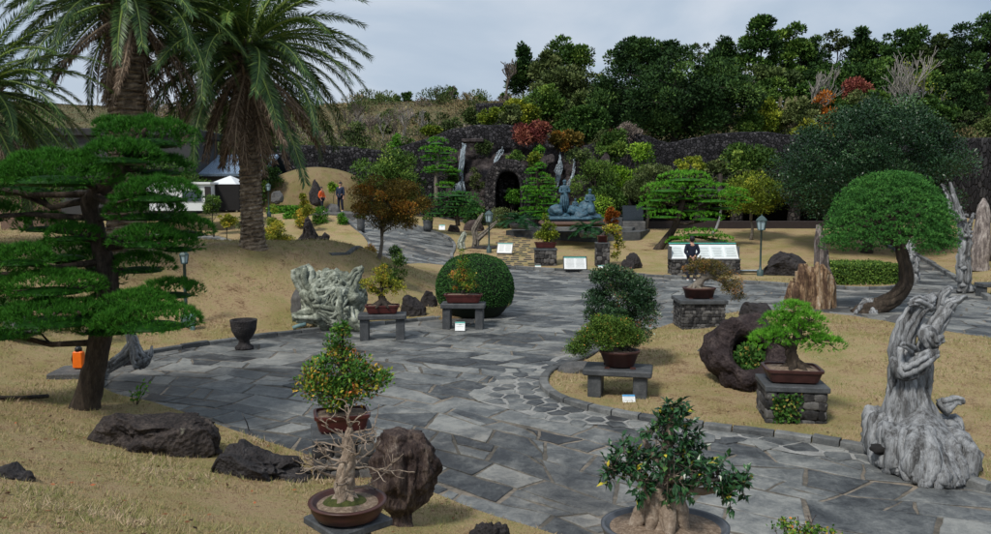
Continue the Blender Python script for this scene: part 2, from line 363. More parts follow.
L4 = KL4+[(9, 8.3), (15, 8), (21, 12), (20, 17.5)]+PX((991, 341), (940, 333), (898, 325), (870, 320), (830, 314), (790, 311), (740, 313), (700, 318), (672, 325), (655, 331), (635, 338))
KL5 = PX((889, 249), (905, 253), (919, 257), (940, 269), (956, 280), (991, 301))+[(17.3, 25.2), (21, 23.5), (30, 22.5)]
L5 = KL5+[(48, 22), (48, 60.5), (30, 60.5)]
def dens(poly, step, closed=True):
    out = []
    n = len(poly)
    for i in range(n if closed else n-1):
        a = np.array(poly[i]); b = np.array(poly[(i+1) % n]); k = max(1, int(np.linalg.norm(b-a)/step))
        for j in range(k): out.append(a+(b-a)*j/k)
    if not closed: out.append(np.array(poly[-1]))
    return np.array(out)
def smooth_poly(p, closed=True, it=2, keep=12.0):
    p = [np.array(a, float) for a in p]
    for _ in range(it):
        q = []; n = len(p)
        for i in range(n if closed else n-1):
            a, b = p[i], p[(i+1) % n]
            if not closed and i == 0: q.append(a)
            q.append(a*.75+b*.25); q.append(a*.25+b*.75)
            if not closed and i == n-2: q.append(b)
        p = q
    return [tuple(a) for a in p]
def inside(poly, X, Y):
    P = np.array(poly); c = np.zeros(np.shape(X), bool); n = len(P)
    for i in range(n):
        x1, y1 = P[i]; x2, y2 = P[i-1]
        m = ((y1 > Y) != (y2 > Y)); xi = (x2-x1)*(Y-y1)/((y2-y1) if y2 != y1 else 1e-9)+x1
        c ^= m & (X < xi)
    return c
LAWNS = [smooth_poly(p) for p in (L1, L2, L3, L4, L5)]
def drape(poly, name, mat, dz=.05, skirt=.14, kind='structure', step=.35):
    b = dens(poly, step); n = len(b)
    xs = []; 
    x0, y0 = b.min(0); x1, y1 = b.max(0)
    for (sp, ya, yb) in ((.3, -10, 16), (.5, 16, 34), (1.0, 34, 70)):
        gx, gy = np.meshgrid(np.arange(x0, x1, sp), np.arange(max(y0, ya), min(y1, yb), sp))
        gx = gx.ravel()+rng.uniform(-.1, .1, gx.size)*sp; gy = gy.ravel()+rng.uniform(-.1, .1, gy.size)*sp
        k = inside(poly, gx, gy) & (np.abs(gx) < gy*.75+6) if len(gx) else []
        if len(gx): xs.append(np.stack([gx[k], gy[k]], 1))
    I = np.concatenate(xs)
    pts = [Vector(p) for p in np.concatenate([b, I])]
    r = delaunay_2d_cdt(pts, [(i, (i+1) % n) for i in range(n)], [list(range(n))], 1, 1e-5)
    V2 = np.array([tuple(p) for p in r[0]]); T = np.array([f for f in r[2] if len(f) == 3])
    a, c, d = V2[T[:, 0]], V2[T[:, 1]], V2[T[:, 2]]
    cr = (c[:, 0]-a[:, 0])*(d[:, 1]-a[:, 1])-(c[:, 1]-a[:, 1])*(d[:, 0]-a[:, 0])
    T[cr < 0] = T[cr < 0][:, ::-1]
    z = H(V2[:, 0], V2[:, 1])+dz
    z += np.array([mnoise.noise(Vector((x*.9, y*.9, 3))) for x, y in V2])*.035
    mb = MB(); mb.add(np.column_stack([V2, z]), tris=T)
    zb = H(b[:, 0], b[:, 1])
    j = np.arange(n); k = (j+1) % n
    ztop = zb+dz+np.array([mnoise.noise(Vector((x*.9, y*.9, 3))) for x, y in b])*.035
    mb.add(np.concatenate([np.column_stack([b, ztop]), np.column_stack([b, zb-skirt])]), quads=np.stack([j, n+j, n+k, k], 1))
    return struct(mb.build(name, mat, smooth=True), kind)
for p in LAWNS: drape(p, 'lawn', M_lawn)

# base ground to the horizon
def grid(name, xs, ys, mat, dz):
    gx, gy = np.meshgrid(xs, ys); z = H(gx, gy)+dz
    nx, ny = len(xs), len(ys)
    i, j = np.meshgrid(np.arange(nx-1), np.arange(ny-1)); a = (j*nx+i).ravel()
    mb = MB(); mb.add(np.column_stack([gx.ravel(), gy.ravel(), z.ravel()]), quads=np.stack([a, a+1, a+nx+1, a+nx], 1))
    return struct(mb.build(name, mat))
M_under = mstone('soil_ground', [(0, (.06, .05, .03)), (.5, (.14, .11, .06)), (1, (.25, .2, .12))], scale=.6, fine=6, bump=.6)
M_hill = mstone('dry_hill_ground', [(0, (.03, .05, .015)), (.3, (.07, .08, .03)), (.5, (.14, .115, .06)), (.7, (.08, .095, .035)), (1, (.2, .165, .1))], scale=.22, fine=3.0, bump=1.0, bdist=.4)
grid('ground', np.concatenate([[-900, -400, -150, -80], np.arange(-50, 51, 1.0), [80, 150, 400, 900]]), np.concatenate([np.arange(-12, 62.3, 1.0), [62.2]]), M_under, -.12)
grid('hillside', np.concatenate([[-1500, -700, -300, -160], np.arange(-100, 111, 2.5), [160, 300, 700, 1500]]), np.concatenate([[62.31], np.arange(64, 130, 2.0), [160, 250, 500, 1000, 2500]]), M_hill, 0)
M_mortar = mstone('mortar', [(0, (.03, .03, .026)), (.45, (.10, .09, .075)), (1, (.34, .285, .225))], scale=.5, fine=9, bump=.5)
grid('path_bed', np.arange(-30, 40, .5), np.arange(4, 61.9, .5), M_mortar, -.012)

# ------------------------------------------------------------------ flagstones
def mflag(name, tint=(1, 1, 1)):
    m, nt, b = newmat(name)
    tc = nd(nt, 'ShaderNodeTexCoord')
    def nz(s, d=6.0, r=.65, dist=0.0):
        n = nd(nt, 'ShaderNodeTexNoise', Scale=s, Detail=d, Roughness=r, Distortion=dist); nt.links.new(tc.outputs['Object'], n.inputs['Vector']); return n.outputs['Fac']
    at_ = nd(nt, 'ShaderNodeAttribute', attribute_name='rnd').outputs['Fac']
    def mad(x, k, y=None, c=0.0):
        n = nd(nt, 'ShaderNodeMath', operation='MULTIPLY_ADD'); nt.links.new(x, n.inputs[0]); n.inputs[1].default_value = k
        if y is None: n.inputs[2].default_value = c
        else: nt.links.new(y, n.inputs[2])
        return n.outputs[0]
    stain = nz(1.5, 5.0, .6, .4); fine = nz(26.0, 6.0, .7)
    mott = nz(5.5, 6.0, .75, .8)
    f = mad(at_, .42, mad(stain, .85, mad(mott, .72, mad(fine, .30))))
    mr = nd(nt, 'ShaderNodeMapRange'); mr.inputs[1].default_value = .86; mr.inputs[2].default_value = 1.42; nt.links.new(f, mr.inputs[0])
    r = ramp(nt, [(0, (.024, .026, .029)), (.25, (.056, .061, .064)), (.55, (.115, .122, .122)), (1, (.25, .253, .238))], mr.outputs[0])
    big = nz(.16, 2.0); mr2 = nd(nt, 'ShaderNodeMapRange'); mr2.inputs[1].default_value = .52; mr2.inputs[2].default_value = .66; mr2.inputs[4].default_value = .6; nt.links.new(big, mr2.inputs[0])
    mx = nd(nt, 'ShaderNodeMix', data_type='RGBA', blend_type='MULTIPLY'); nt.links.new(mr2.outputs[0], mx.inputs[0]); nt.links.new(r.outputs[0], mx.inputs[6]); mx.inputs[7].default_value = (1.0, .86, .74, 1)
    nt.links.new(mx.outputs[2], b.inputs['Base Color'])
    rr = nd(nt, 'ShaderNodeMapRange'); rr.inputs[1].default_value = .3; rr.inputs[2].default_value = .7; rr.inputs[3].default_value = .38; rr.inputs[4].default_value = .72; nt.links.new(stain, rr.inputs[0]); nt.links.new(rr.outputs[0], b.inputs['Roughness'])
    bp = nd(nt, 'ShaderNodeBump', Strength=.5, Distance=.02); nt.links.new(mad(stain, .8, fine), bp.inputs['Height']); nt.links.new(bp.outputs[0], b.inputs['Normal'])
    b.inputs['Specular IOR Level'].default_value = .45
    return m
M_flag = mflag('flagstone')
def emit_stones(polys, name, mat, dz=0.0, gap=.017, wob=.026, depth=.016, sub=.16):
    mb = MB()
    for P in polys:
        P = np.array(P, float); c = P.mean(0); n0 = len(P)
        if n0 < 3: continue
        size = np.linalg.norm(P-c, axis=1).mean()
        if size < .04: continue
        g = gap*rng.uniform(.6, 1.6)
        out = []
        for i in range(n0):
            a, b_ = P[i], P[(i+1) % n0]; L = np.linalg.norm(b_-a)
            if L < .01: continue
            k = max(1, int(L/sub))
            for j in range(k):
                p = a+(b_-a)*j/k
                d = p-c; l = np.linalg.norm(d)
                out.append(p-d/l*(g+rng.uniform(0, wob)))
        Q = np.array(out); n = len(Q)
        if n < 3: continue
        inn = Q-(Q-c)/np.linalg.norm(Q-c, axis=1)[:, None]*.012
        tilt = rng.uniform(-.006, .006, 2); off = rng.uniform(-.003, .005)
        def zz(q): return H(q[:, 0], q[:, 1])+dz+(q-c)@tilt+off
        V = np.concatenate([np.column_stack([Q, zz(Q)-depth]), np.column_stack([Q, zz(Q)-.008]), np.column_stack([inn, zz(inn)]), [[c[0], c[1], zz(c[None])[0]]]])
        j = np.arange(n); k = (j+1) % n
        mb.add(V, quads=np.concatenate([np.stack([j, k, n+k, n+j], 1), np.stack([n+j, n+k, 2*n+k, 2*n+j], 1)]), tris=np.stack([2*n+j, 2*n+k, np.full(n, 3*n)], 1), rnd=rng.random())
    return struct(mb.build(name, mat, smooth=False))
def covered(P):
    P = np.array(P)
    for L in LAWNS:
        if inside(L, P[:, 0], P[:, 1]).all(): return True
    return False
ang = R(-27); ca, sa = math.cos(ang), math.sin(ang)
def warp(u, v):
    x = u*ca-v*sa; y = u*sa+v*ca
    a = mnoise.noise(Vector((x*.12, y*.12, 0)))*1.6; b = mnoise.noise(Vector((x*.12, y*.12, 9)))*1.6
    a += mnoise.noise(Vector((x*.8, y*.8, 5)))*.22; b += mnoise.noise(Vector((x*.8, y*.8, 7)))*.22
    return (x+a, y+b+22)
polys = []
v = -34.0
while v < 44:
    hgt = random.choice((.4, .5, .58, .68, .8)); u = -40.0+random.random()
    sl0, sl1 = random.uniform(-.3, .3), random.uniform(-.3, .3)
    while u < 44:
        L = random.uniform(.6, 1.45); s1 = random.uniform(-.18, .18)
        P = [(u+sl0, v), (u+L+s1, v), (u+L+sl1, v+hgt), (u+sl1*0+sl0*0+s1*0+0.0, v+hgt)]
        P = [(u+sl0, v), (u+L+s1, v), (u+L+sl1, v+hgt), (u+sl1, v+hgt)]
        # keep shared edges shared: next stone starts where this one ended
        nxt = (u+L, s1, sl1)
        P = [(u+sl0, v), (nxt[0]+s1, v), (nxt[0]+sl1, v+hgt), (u+sl1 if u > -39 else u, v+hgt)]
        cx, cy = warp(u+L/2, v+hgt/2)
        if 5.5 < cy < 60 and abs(cx) < cy*.68+2.5:
            k = random.random()
            subs = [P]
            if k < .12: 
                subs = [[P[0], P[1], P[2]], [P[0], P[2], P[3]]]
            elif k < .28:
                t = random.uniform(.3, .7); t2 = min(.85, max(.15, t+random.uniform(-.25, .25)))
                a = tuple(np.array(P[0])*(1-t)+np.array(P[1])*t); b = tuple(np.array(P[3])*(1-t2)+np.array(P[2])*t2)
                subs = [[P[0], a, b, P[3]], [a, P[1], P[2], b]]
            elif k < .36:
                t = random.uniform(.35, .65)
                a = tuple(np.array(P[0])*(1-t)+np.array(P[3])*t); b = tuple(np.array(P[1])*(1-t)+np.array(P[2])*t)
                subs = [[P[0], P[1], b, a], [a, b, P[2], P[3]]]
            elif k < .46:
                t = random.uniform(.25, .5); t2 = random.uniform(.3, .7)
                a = tuple(np.array(P[2])*(1-t)+np.array(P[3])*t); b = tuple(np.array(P[2])*(1-t2)+np.array(P[1])*t2)
                subs = [[P[0], P[1], b, a, P[3]], [a, b, P[2]]]
            for S in subs:
                W = [warp(*q) for q in S]
                if not covered(W): polys.append(W)
        sl0 = s1; u += L
        # bottom corner offset s1, top corner offset sl1 of the next one are handled by shared values
    v += hgt
emit_stones(polys, 'flagstone_paving', M_flag)

# crazy paving border beside the island kerb
def clip_half(P, m, n):
    out = []
    for i in range(len(P)):
        a, b = P[i], P[(i+1) % len(P)]; da, db = np.dot(a-m, n), np.dot(b-m, n)
        if da <= 0: out.append(a)
        if (da < 0) != (db < 0) and da != db: out.append(a+(b-a)*da/(da-db))
    return out
def voronoi(seeds, keep, rad=1.6):
    res = []
    for i in np.nonzero(keep)[0]:
        c = seeds[i]; P = [c+np.array(d)*rad for d in ((-1, -1), (1, -1), (1, 1), (-1, 1))]
        d = np.linalg.norm(seeds-c, axis=1); o = np.argsort(d)[1:16]
        for j in o:
            P = clip_half(P, (c+seeds[j])/2, seeds[j]-c)
            if len(P) < 3: break
        if len(P) >= 3: res.append(P)
    return res
K4 = np.array(smooth_poly(KL4, closed=False))
kd = dens(K4, .3, closed=False)
kd = kd[(kd[:, 1] < 17.6)]
kd = kd[:int(len(kd)*.86)]
T = unit(np.gradient(kd, axis=0)); Nn = np.column_stack([T[:, 1], -T[:, 0]])
cen = np.array([7.0, 15.0]); Nn[((kd-cen)*Nn).sum(1) < 0] *= -1
tt = np.linspace(0, 1, len(kd)); wd = .55+.75*np.exp(-((tt-.36)/.15)**2)+.12*np.sin(tt*40)
inner = kd-Nn*.1; outer = kd+Nn*wd[:, None]
band = [tuple(a) for a in np.concatenate([inner, outer[::-1]])]
mb = MB(); n = len(kd)
V = np.concatenate([np.column_stack([inner, H(inner[:, 0], inner[:, 1])+.006]), np.column_stack([outer, H(outer[:, 0], outer[:, 1])+.006])])
j = np.arange(n-1); mb.add(V, quads=np.stack([j, j+1, n+j+1, n+j], 1))
M_pale_mortar = mstone('pale_mortar', [(0, (.14, .14, .13)), (.5, (.26, .26, .25)), (1, (.42, .42, .40))], scale=4, fine=30, bump=.5)
struct(mb.build('border_paving_bed', M_pale_mortar))
sx = rng.uniform(outer[:, 0].min()-1, outer[:, 0].max()+1, 6000); sy = rng.uniform(outer[:, 1].min()-1, outer[:, 1].max()+1, 6000)
S = []
for a in np.column_stack([sx, sy]):
    if all((a[0]-b[0])**2+(a[1]-b[1])**2 > .27**2 for b in S): S.append(a)
S = np.array(S)
polys = [P for P in voronoi(S, inside(band, S[:, 0], S[:, 1]))]
emit_stones(polys, 'border_paving', M_flag, dz=.018, gap=.022, depth=.02)

# ------------------------------------------------------------------ kerbs
def kerb(pts, w=.14, h=.1, L=.6, name='kerb', gap=.012):
    p = dens(smooth_poly(pts, closed=False), .05, closed=False)
    d = np.concatenate([[0], np.cumsum(np.linalg.norm(np.diff(p, axis=0), axis=1))])
    mb = MB(); s = 0
    while s < d[-1]-.05:
        l = L*random.uniform(.7, 1.3); e = min(s+l, d[-1])
        q = []
        for t in np.linspace(s+gap, e-gap, 4): q.append([np.interp(t, d, p[:, 0]), np.interp(t, d, p[:, 1])])
        q = np.array(q); t = unit(np.gradient(q, axis=0)); nn = np.column_stack([-t[:, 1], t[:, 0]])
        z = H(q[:, 0], q[:, 1]); hh = h*random.uniform(.85, 1.15); b = .018
        sec = [(-w/2, -.1), (-w/2, hh-b), (-w/2+b, hh), (w/2-b, hh), (w/2, hh-b), (w/2, -.1)]
        V = np.concatenate([[[q[i, 0]+nn[i, 0]*o, q[i, 1]+nn[i, 1]*o, z[i]+k+rng.uniform(-.005, .005)] for o, k in sec] for i in range(4)])
        Q = [[i*6+a, i*6+a+1, (i+1)*6+a+1, (i+1)*6+a] for i in range(3) for a in range(5)]+[[0, 1, 4, 5], [1, 2, 3, 4], [23, 22, 19, 18], [22, 21, 20, 19]]
        mb.add(V, quads=Q, rnd=rng.random()); s = e
    return struct(mb.build(name, M_kerb, smooth=False))
kerb(KL4, w=.17, h=.11, L=.55)
kerb(MOUND[:8], w=.14, h=.1, L=.8)
kerb(MOUND[11:14], w=.14, h=.08, L=.8)
kerb(KL2, w=.16, h=.12, L=.9)
kerb(KL5[:6], w=.2, h=.16, L=.9)
kerb(L3[:6], w=.16, h=.1, L=.9)
kerb(PX((991, 341), (940, 333), (898, 325), (870, 320), (830, 314)), w=.1, h=.07, L=.8)

# ------------------------------------------------------------------ walls
def wall(prof, name, label, mat, Y0=61.6, th=1.3, line=None):
    root = thing(name, label, 'wall', (0, 0, 0))
    mb = MB(); rows = 10; cols = []
    for (x, y, zt, zb) in prof: cols.append((x, y, zt, zb))
    n = len(cols); sec = []
    V = []
    for (x, y, zt, zb) in cols:
        for k in range(rows): 
            f = k/(rows-1); z = zb+(zt-zb)*f
            V.append((x, y+f*.25+.1*mnoise.noise(Vector((x*.6, z*.6, 0))), z))
        V += [(x, y+.55, zt+.12), (x, y+th-.2, zt+.1), (x, y+th, zt-.15), (x, y+th, zb)]
    m = rows+4; Q = [[i*m+a, (i+1)*m+a, (i+1)*m+a+1, i*m+a+1] for i in range(n-1) for a in range(m-1)]
    mb.add(V, quads=Q); mb.build('stonework', mat, root)
    return root
tops = [(-150, 146), (60, 146), (200, 148), (320, 146), (352, 148), (380, 151), (405, 146), (430, 138), (452, 130), (475, 126), (500, 125), (525, 127), (545, 134), (565, 146), (590, 146), (612, 136), (628, 132), (645, 135), (660, 141), (672, 144), (690, 140), (715, 135), (740, 133), (770, 133), (800, 136), (850, 139), (900, 139), (1060, 139)]
tx = np.array([a for a, b in tops]); ty = np.array([b for a, b in tops])
prof = []
for px in np.arange(-150, 1060, 9.0):
    p = at(px, float(np.interp(px, tx, ty)), 61.8)
    prof.append((p[0], 61.8, p[2]+rng.uniform(-.05, .05), .9))
wall(prof, 'lava_stone_wall', 'long black lava stone wall with wavy top below the hill', M_wall)
prof = []
for t in np.linspace(0, 1, 14):
    px = 945+90*t; Y = 56-14*t
    p = at(px, 139, Y); prof.append((p[0], Y, p[2], 1.0))
wall(prof, 'lava_stone_wall', 'tall wall of rounded dark boulders at the right edge behind standing stones', M_wall_big, th=1.2)
# ------------------------------------------------------------------ leaf materials
ML = {
 'deep': mleaf('deep_green_leaf', [(0, (0.0104, 0.0244, 0.0099)), (.5, (0.0286, 0.0671, 0.0198)), (.85, (0.065, 0.1281, 0.0308)), (1, (0.13, 0.2074, 0.0495))]),
 'moss': mleaf('moss_green_leaf', [(0, (.02, .035, .012)), (.5, (.06, .095, .03)), (1, (.15, .20, .06))]),
 'dark': mleaf('dark_green_leaf', [(0, (0.01755, 0.04056, 0.0132)), (.5, (0.0468, 0.1065, 0.0231)), (.85, (0.1024, 0.1902, 0.0363)), (1, (0.2048, 0.3042, 0.05775))]),
 'camphor': mleaf('glossy_blue_green_leaf', [(0, (0.009, 0.02846, 0.01176)), (.5, (0.02025, 0.05951, 0.02194)), (.85, (0.045, 0.11, 0.03919)), (1, (0.1013, 0.1941, 0.07838))], rough=.35, spec=.5),
 'mid': mleaf('mid_green_leaf', [(0, (0.02475, 0.05693, 0.0135)), (.5, (0.07219, 0.1423, 0.027)), (.85, (0.1444, 0.2372, 0.0405)), (1, (0.2682, 0.3605, 0.0675))]),
 'olive': mleaf('olive_leaf', [(0, (0.03, 0.045, 0.015)), (.5, (0.09, 0.1275, 0.042)), (1, (0.225, 0.255, 0.0975))]),
 'bright': mleaf('bright_green_leaf', [(0, (0.03, 0.09, 0.012)), (.5, (0.075, 0.225, 0.0225)), (1, (0.195, 0.405, 0.045))]),
 'lime': mleaf('lime_leaf', [(0, (0.055, 0.132, 0.011)), (.5, (0.154, 0.297, 0.022)), (1, (0.33, 0.473, 0.055))]),
 'pine': mleaf('pine_needle', [(0, (0.0114, 0.04992, 0.00672)), (.5, (0.0342, 0.1373, 0.01344)), (.85, (0.0684, 0.2309, 0.0224)), (1, (0.1368, 0.3494, 0.0392))], rough=.5),
 'pine2': mleaf('bright_pine_needle', [(0, (0.032, 0.12, 0.0128)), (.5, (0.096, 0.304, 0.024)), (1, (0.24, 0.544, 0.056))], rough=.5),
 'juniper': mleaf('juniper_needle', [(0, (0.0216, 0.08, 0.02016)), (.5, (0.0648, 0.21, 0.04608)), (.85, (0.1188, 0.32, 0.0648)), (1, (0.216, 0.48, 0.1008))], rough=.5),
 'red': mleaf('red_maple_leaf', [(0, (0.0675, 0.018, 0.018)), (.5, (0.2025, 0.0525, 0.045)), (1, (0.3712, 0.15, 0.09))]),
 'orange': mleaf('orange_leaf', [(0, (0.132, 0.0385, 0.0088)), (.5, (0.352, 0.11, 0.0165)), (1, (0.55, 0.22, 0.033))]),
 'autumn': mleaf('autumn_leaf', [(0, (0.03938, 0.0378, 0.0096)), (.35, (0.105, 0.0864, 0.018)), (.7, (0.21, 0.1296, 0.024)), (.9, (0.315, 0.108, 0.018)), (1, (0.3937, 0.216, 0.036))]),
 'yellow': mleaf('yellow_green_leaf', [(0, (0.075, 0.105, 0.015)), (.5, (0.225, 0.255, 0.03)), (.85, (0.45, 0.375, 0.045)), (1, (0.6, 0.33, 0.045))]),
 'ygreen': mleaf('yellowish_green_tree_leaf', [(0, (0.045, 0.09, 0.015)), (.5, (0.15, 0.21, 0.0225)), (1, (0.375, 0.39, 0.045))]),
 'brush': mleaf('dry_brush', [(0, (0.05, 0.045, 0.02)), (.3, (0.14, 0.11, 0.05)), (.6, (0.27, 0.2, 0.11)), (.8, (0.1, 0.12, 0.035)), (1, (0.4, 0.34, 0.22))]),
 'mixed': mleaf('orange_green_bonsai_leaf', [(0, (0.03, 0.09, 0.015)), (.4, (0.06, 0.165, 0.027)), (.62, (0.15, 0.225, 0.03)), (.8, (0.51, 0.33, 0.045)), (1, (0.63, 0.195, 0.075))], rough=.4),
 'brown': mleaf('bronze_bonsai_leaf', [(0, (0.045, 0.045, 0.015)), (.4, (0.12, 0.1125, 0.03)), (.75, (0.24, 0.15, 0.045)), (1, (0.39, 0.18, 0.075))], rough=.5),
 'grass': mleaf('grass_blade', [(0, (0.1164, 0.0644, 0.0385)), (.25, (0.2425, 0.1656, 0.088)), (.55, (0.4074, 0.3128, 0.176)), (.72, (0.2619, 0.2484, 0.099)), (.85, (0.1649, 0.2024, 0.055)), (1, (0.485, 0.3772, 0.253))], rough=.8, spec=.1),
 'box': mleaf('box_hedge_leaf', [(0, (0.01238, 0.04306, 0.0126)), (.5, (0.02887, 0.09092, 0.0216)), (1, (0.066, 0.1675, 0.036))]),
 'palm': mleaf('palm_leaflet', [(0, (0.01879, 0.04617, 0.0168)), (.5, (0.05481, 0.1154, 0.0336)), (.85, (0.1096, 0.1924, 0.048)), (1, (0.2192, 0.2924, 0.072))], rough=.42, spec=.45),
 'palm2': mleaf('fresh_palm_leaflet', [(0, (0.02808, 0.06582, 0.0144)), (.5, (0.07726, 0.1609, 0.03)), (1, (0.2387, 0.3217, 0.06))], rough=.42, spec=.45),
 'dead': mleaf('dead_palm_leaflet', [(0, (0.066, 0.0462, 0.03168)), (.5, (0.1848, 0.132, 0.0924)), (1, (0.396, 0.3036, 0.2178))], rough=.8),
 'cycad': mleaf('cycad_leaf', [(0, (0.0075, 0.033, 0.015)), (.5, (0.018, 0.075, 0.027)), (1, (0.045, 0.135, 0.045))], rough=.4),
 'grey': mleaf('grey_twiggy_leaf', [(0, (0.09, 0.075, 0.0675)), (.5, (0.225, 0.18, 0.15)), (1, (0.42, 0.345, 0.3))]),
}
def jit(base, n, amp=.28): return np.clip(base+rng.normal(0, amp*.5, n), 0, 1)

# ------------------------------------------------------------------ crowns
def crown_leaves(mb, c, r, n, leaf, shape='round', clumps=40, clump_r=.24, droop=0.0, inner=.25, aspect=.55, up=.35, lop=0.0, vfill=.62):
    c = np.array(c, float); r = np.array(r, float)
    K = clumps; u = rdirs(K*3)
    rad = rng.random(K*3)**(1/3)
    rad = np.where(rng.random(K*3) < inner, rad*.7, vfill+.38*rad*rng.random(K*3)**.3)
    P = u*rad[:, None]
    if shape == 'cone':
        P = np.column_stack([P[:, 0], P[:, 1], P[:, 2]]); k = np.clip((1.08-P[:, 2])*.56, .08, 1.05)
        hor = unit(P[:, :2]+1e-6)*np.minimum(np.linalg.norm(P[:, :2], axis=1)*1.25, 1)[:, None]
        P[:, :2] = hor*k[:, None]
    elif shape == 'umbrella':
        P[:, 2] = np.where(P[:, 2] < -.15, -.15+P[:, 2]*.15, P[:, 2])
    elif shape == 'dome':
        P[:, 2] = np.where(P[:, 2] < -.5, -.5+(P[:, 2]+.5)*.5, P[:, 2])
    P = P[:K]
    Cc = c+P*r
    cr = clump_r*1.32*min(r[0], r[2]*1.4)*rng.uniform(.55, 1.4, K)
    if shape == 'cone': cr *= np.clip(1.25-P[:, 2]*.7, .4, 1.3)
    per = np.maximum(4, (n*1.55*cr**1.6/(cr**1.6).sum()).astype(int))
    tone = np.clip(rng.normal(.46, .22, K), 0.05, .92)
    idx = np.repeat(np.arange(K), per); m = len(idx)
    d = rdirs(m, .25); rr = cr[idx]*(rng.random(m)**.45)
    Pc = Cc[idx]+d*rr[:, None]*np.array([1, 1, .72])
    D = unit(d+rdirs(m)*.8+np.array([0, 0, up-droop])); N = unit(d*.5+rdirs(m)*.6+np.array([0, 0, .9]))
    L = leaf*rng.uniform(.6, 1.4, m)
    mb.leaves(Pc, D, N, L, L*aspect, jit(tone[idx], m))
    return Cc, cr
def limbs(mb, base, top, r0, targets, frac=.35, seg=7, wig=.08, rt=.25):
    base = np.array(base, float); top = np.array(top, float); n = 8
    t = np.linspace(0, 1, n)[:, None]; h = np.linalg.norm(top-base)
    P = base+(top-base)*t+np.array([[math.sin(i*1.3+base[0])*wig*h*.4, math.cos(i*1.7+base[0])*wig*h*.3, 0] for i in range(n)])*np.sin(t*math.pi)
    rad = r0*(1-(1-rt)*t[:, 0]); rad[0] *= 1.35
    mb.tube(P, rad, seg)
    for q in targets:
        k = frac+rng.random()*(.95-frac); s = base+(top-base)*k; 
        i = k*(n-1); i0 = int(i); s = P[i0]+(P[min(i0+1, n-1)]-P[i0])*(i-i0)
        q = np.array(q); mid = (s+q)/2+rdirs(1)[0]*.08*h+np.array([0, 0, .04*h])
        rr = r0*(1-k)*.55+r0*.09
        mb.tube([s, s*.4+mid*.6, mid*.5+q*.5, q], [rr, rr*.75, rr*.5, rr*.2], 5)
SC = {}
def tree(name, label, cat, box, Y, mat, n=6000, leaf=2.6, shape='round', depth=None, clumps=40, clump_r=.24, bark=None, base_py=None, trunk=.045, group=None, inner=.25, aspect=.55, vfill=.62, nl=7, extra=None, zb=None, lean=0.0, tx=None):
    """box = crown (x0,x1,y0,y1) in photo pixels at distance Y; leaf size in pixels"""
    x0, x1, y0, y1 = box; s = Y/F
    a = at((x0+x1)/2, (y0+y1)/2, Y); rx = (x1-x0)/2*s; rz = (y1-y0)/2*s
    bx = a[0] if tx is None else at(tx, y1, Y)[0]
    gz = float(H(bx, Y)) if zb is None else zb
    root = thing(name, label, cat, (bx, Y, gz-.05), 0, group)
    c = np.array([a[0]-bx, 0, a[2]-gz]); r = np.array([rx, (rx if depth is None else depth*rx), rz])*.93
    mb = MB(); Cc, cr = crown_leaves(mb, c, r, n, leaf*s, shape, clumps, clump_r, inner=inner, aspect=aspect, vfill=vfill)
    tb = MB(); o = np.argsort(rng.random(len(Cc)))[:nl]
    limbs(tb, (0, 0, -.15), (c[0], 0, max(c[2]+rz*.5, .3)), max(trunk*rx*2, .03), [Cc[i] for i in o], frac=.3)
    tb.build('trunk', bark or M_darkbark, root)
    mb.build('crown', mat, root, smooth=False)
    return root
def bush(label, box, Y, mat, n=2500, leaf=2.4, cat='shrub', name='shrub', **kw):
    X = at((box[0]+box[2-1])/2, box[3], Y)[0]; gz = float(H(X, Y)) if kw.get('zb') is None else kw['zb']
    gpy = HY+(EYE-gz)*F/Y
    if box[3] < gpy < box[3]+1.1*(box[3]-box[2]): box = (box[0], box[1], box[2], gpy+2)
    kw.setdefault('clumps', 22); kw.setdefault('clump_r', .32); kw.setdefault('inner', .35); kw.setdefault('nl', 5)
    return tree(name, label, cat, box, Y, mat, n=n, leaf=leaf, **kw)
def branchy(mb, p, d, L, r, lev, spread=.6, up=.15, kids=(2, 4), seg=5, kink=.12, minr=.004, tips=None):
    n = 4; P = [np.array(p)]; dd = unit(np.array(d, float))
    for i in range(n-1):
        dd = unit(dd+rdirs(1)[0]*kink+np.array([0, 0, up*.3])); P.append(P[-1]+dd*L/(n-1))
    rs = np.linspace(r, max(minr, r*.6), n); mb.tube(P, rs, seg if lev > 1 else 4, cap=False)
    if lev == 0:
        if tips is not None: tips.append((P[-1], dd))
        return
    for k in range(random.randint(*kids)):
        i = random.choice([1, 2, 3, 3]); nd_ = unit(dd+rdirs(1)[0]*spread*1.2+np.array([0, 0, up]))
        branchy(mb, P[i], nd_, L*random.uniform(.6, .85), max(minr, rs[i]*random.uniform(.5, .75)), lev-1, spread, up, kids, seg, kink, minr, tips)
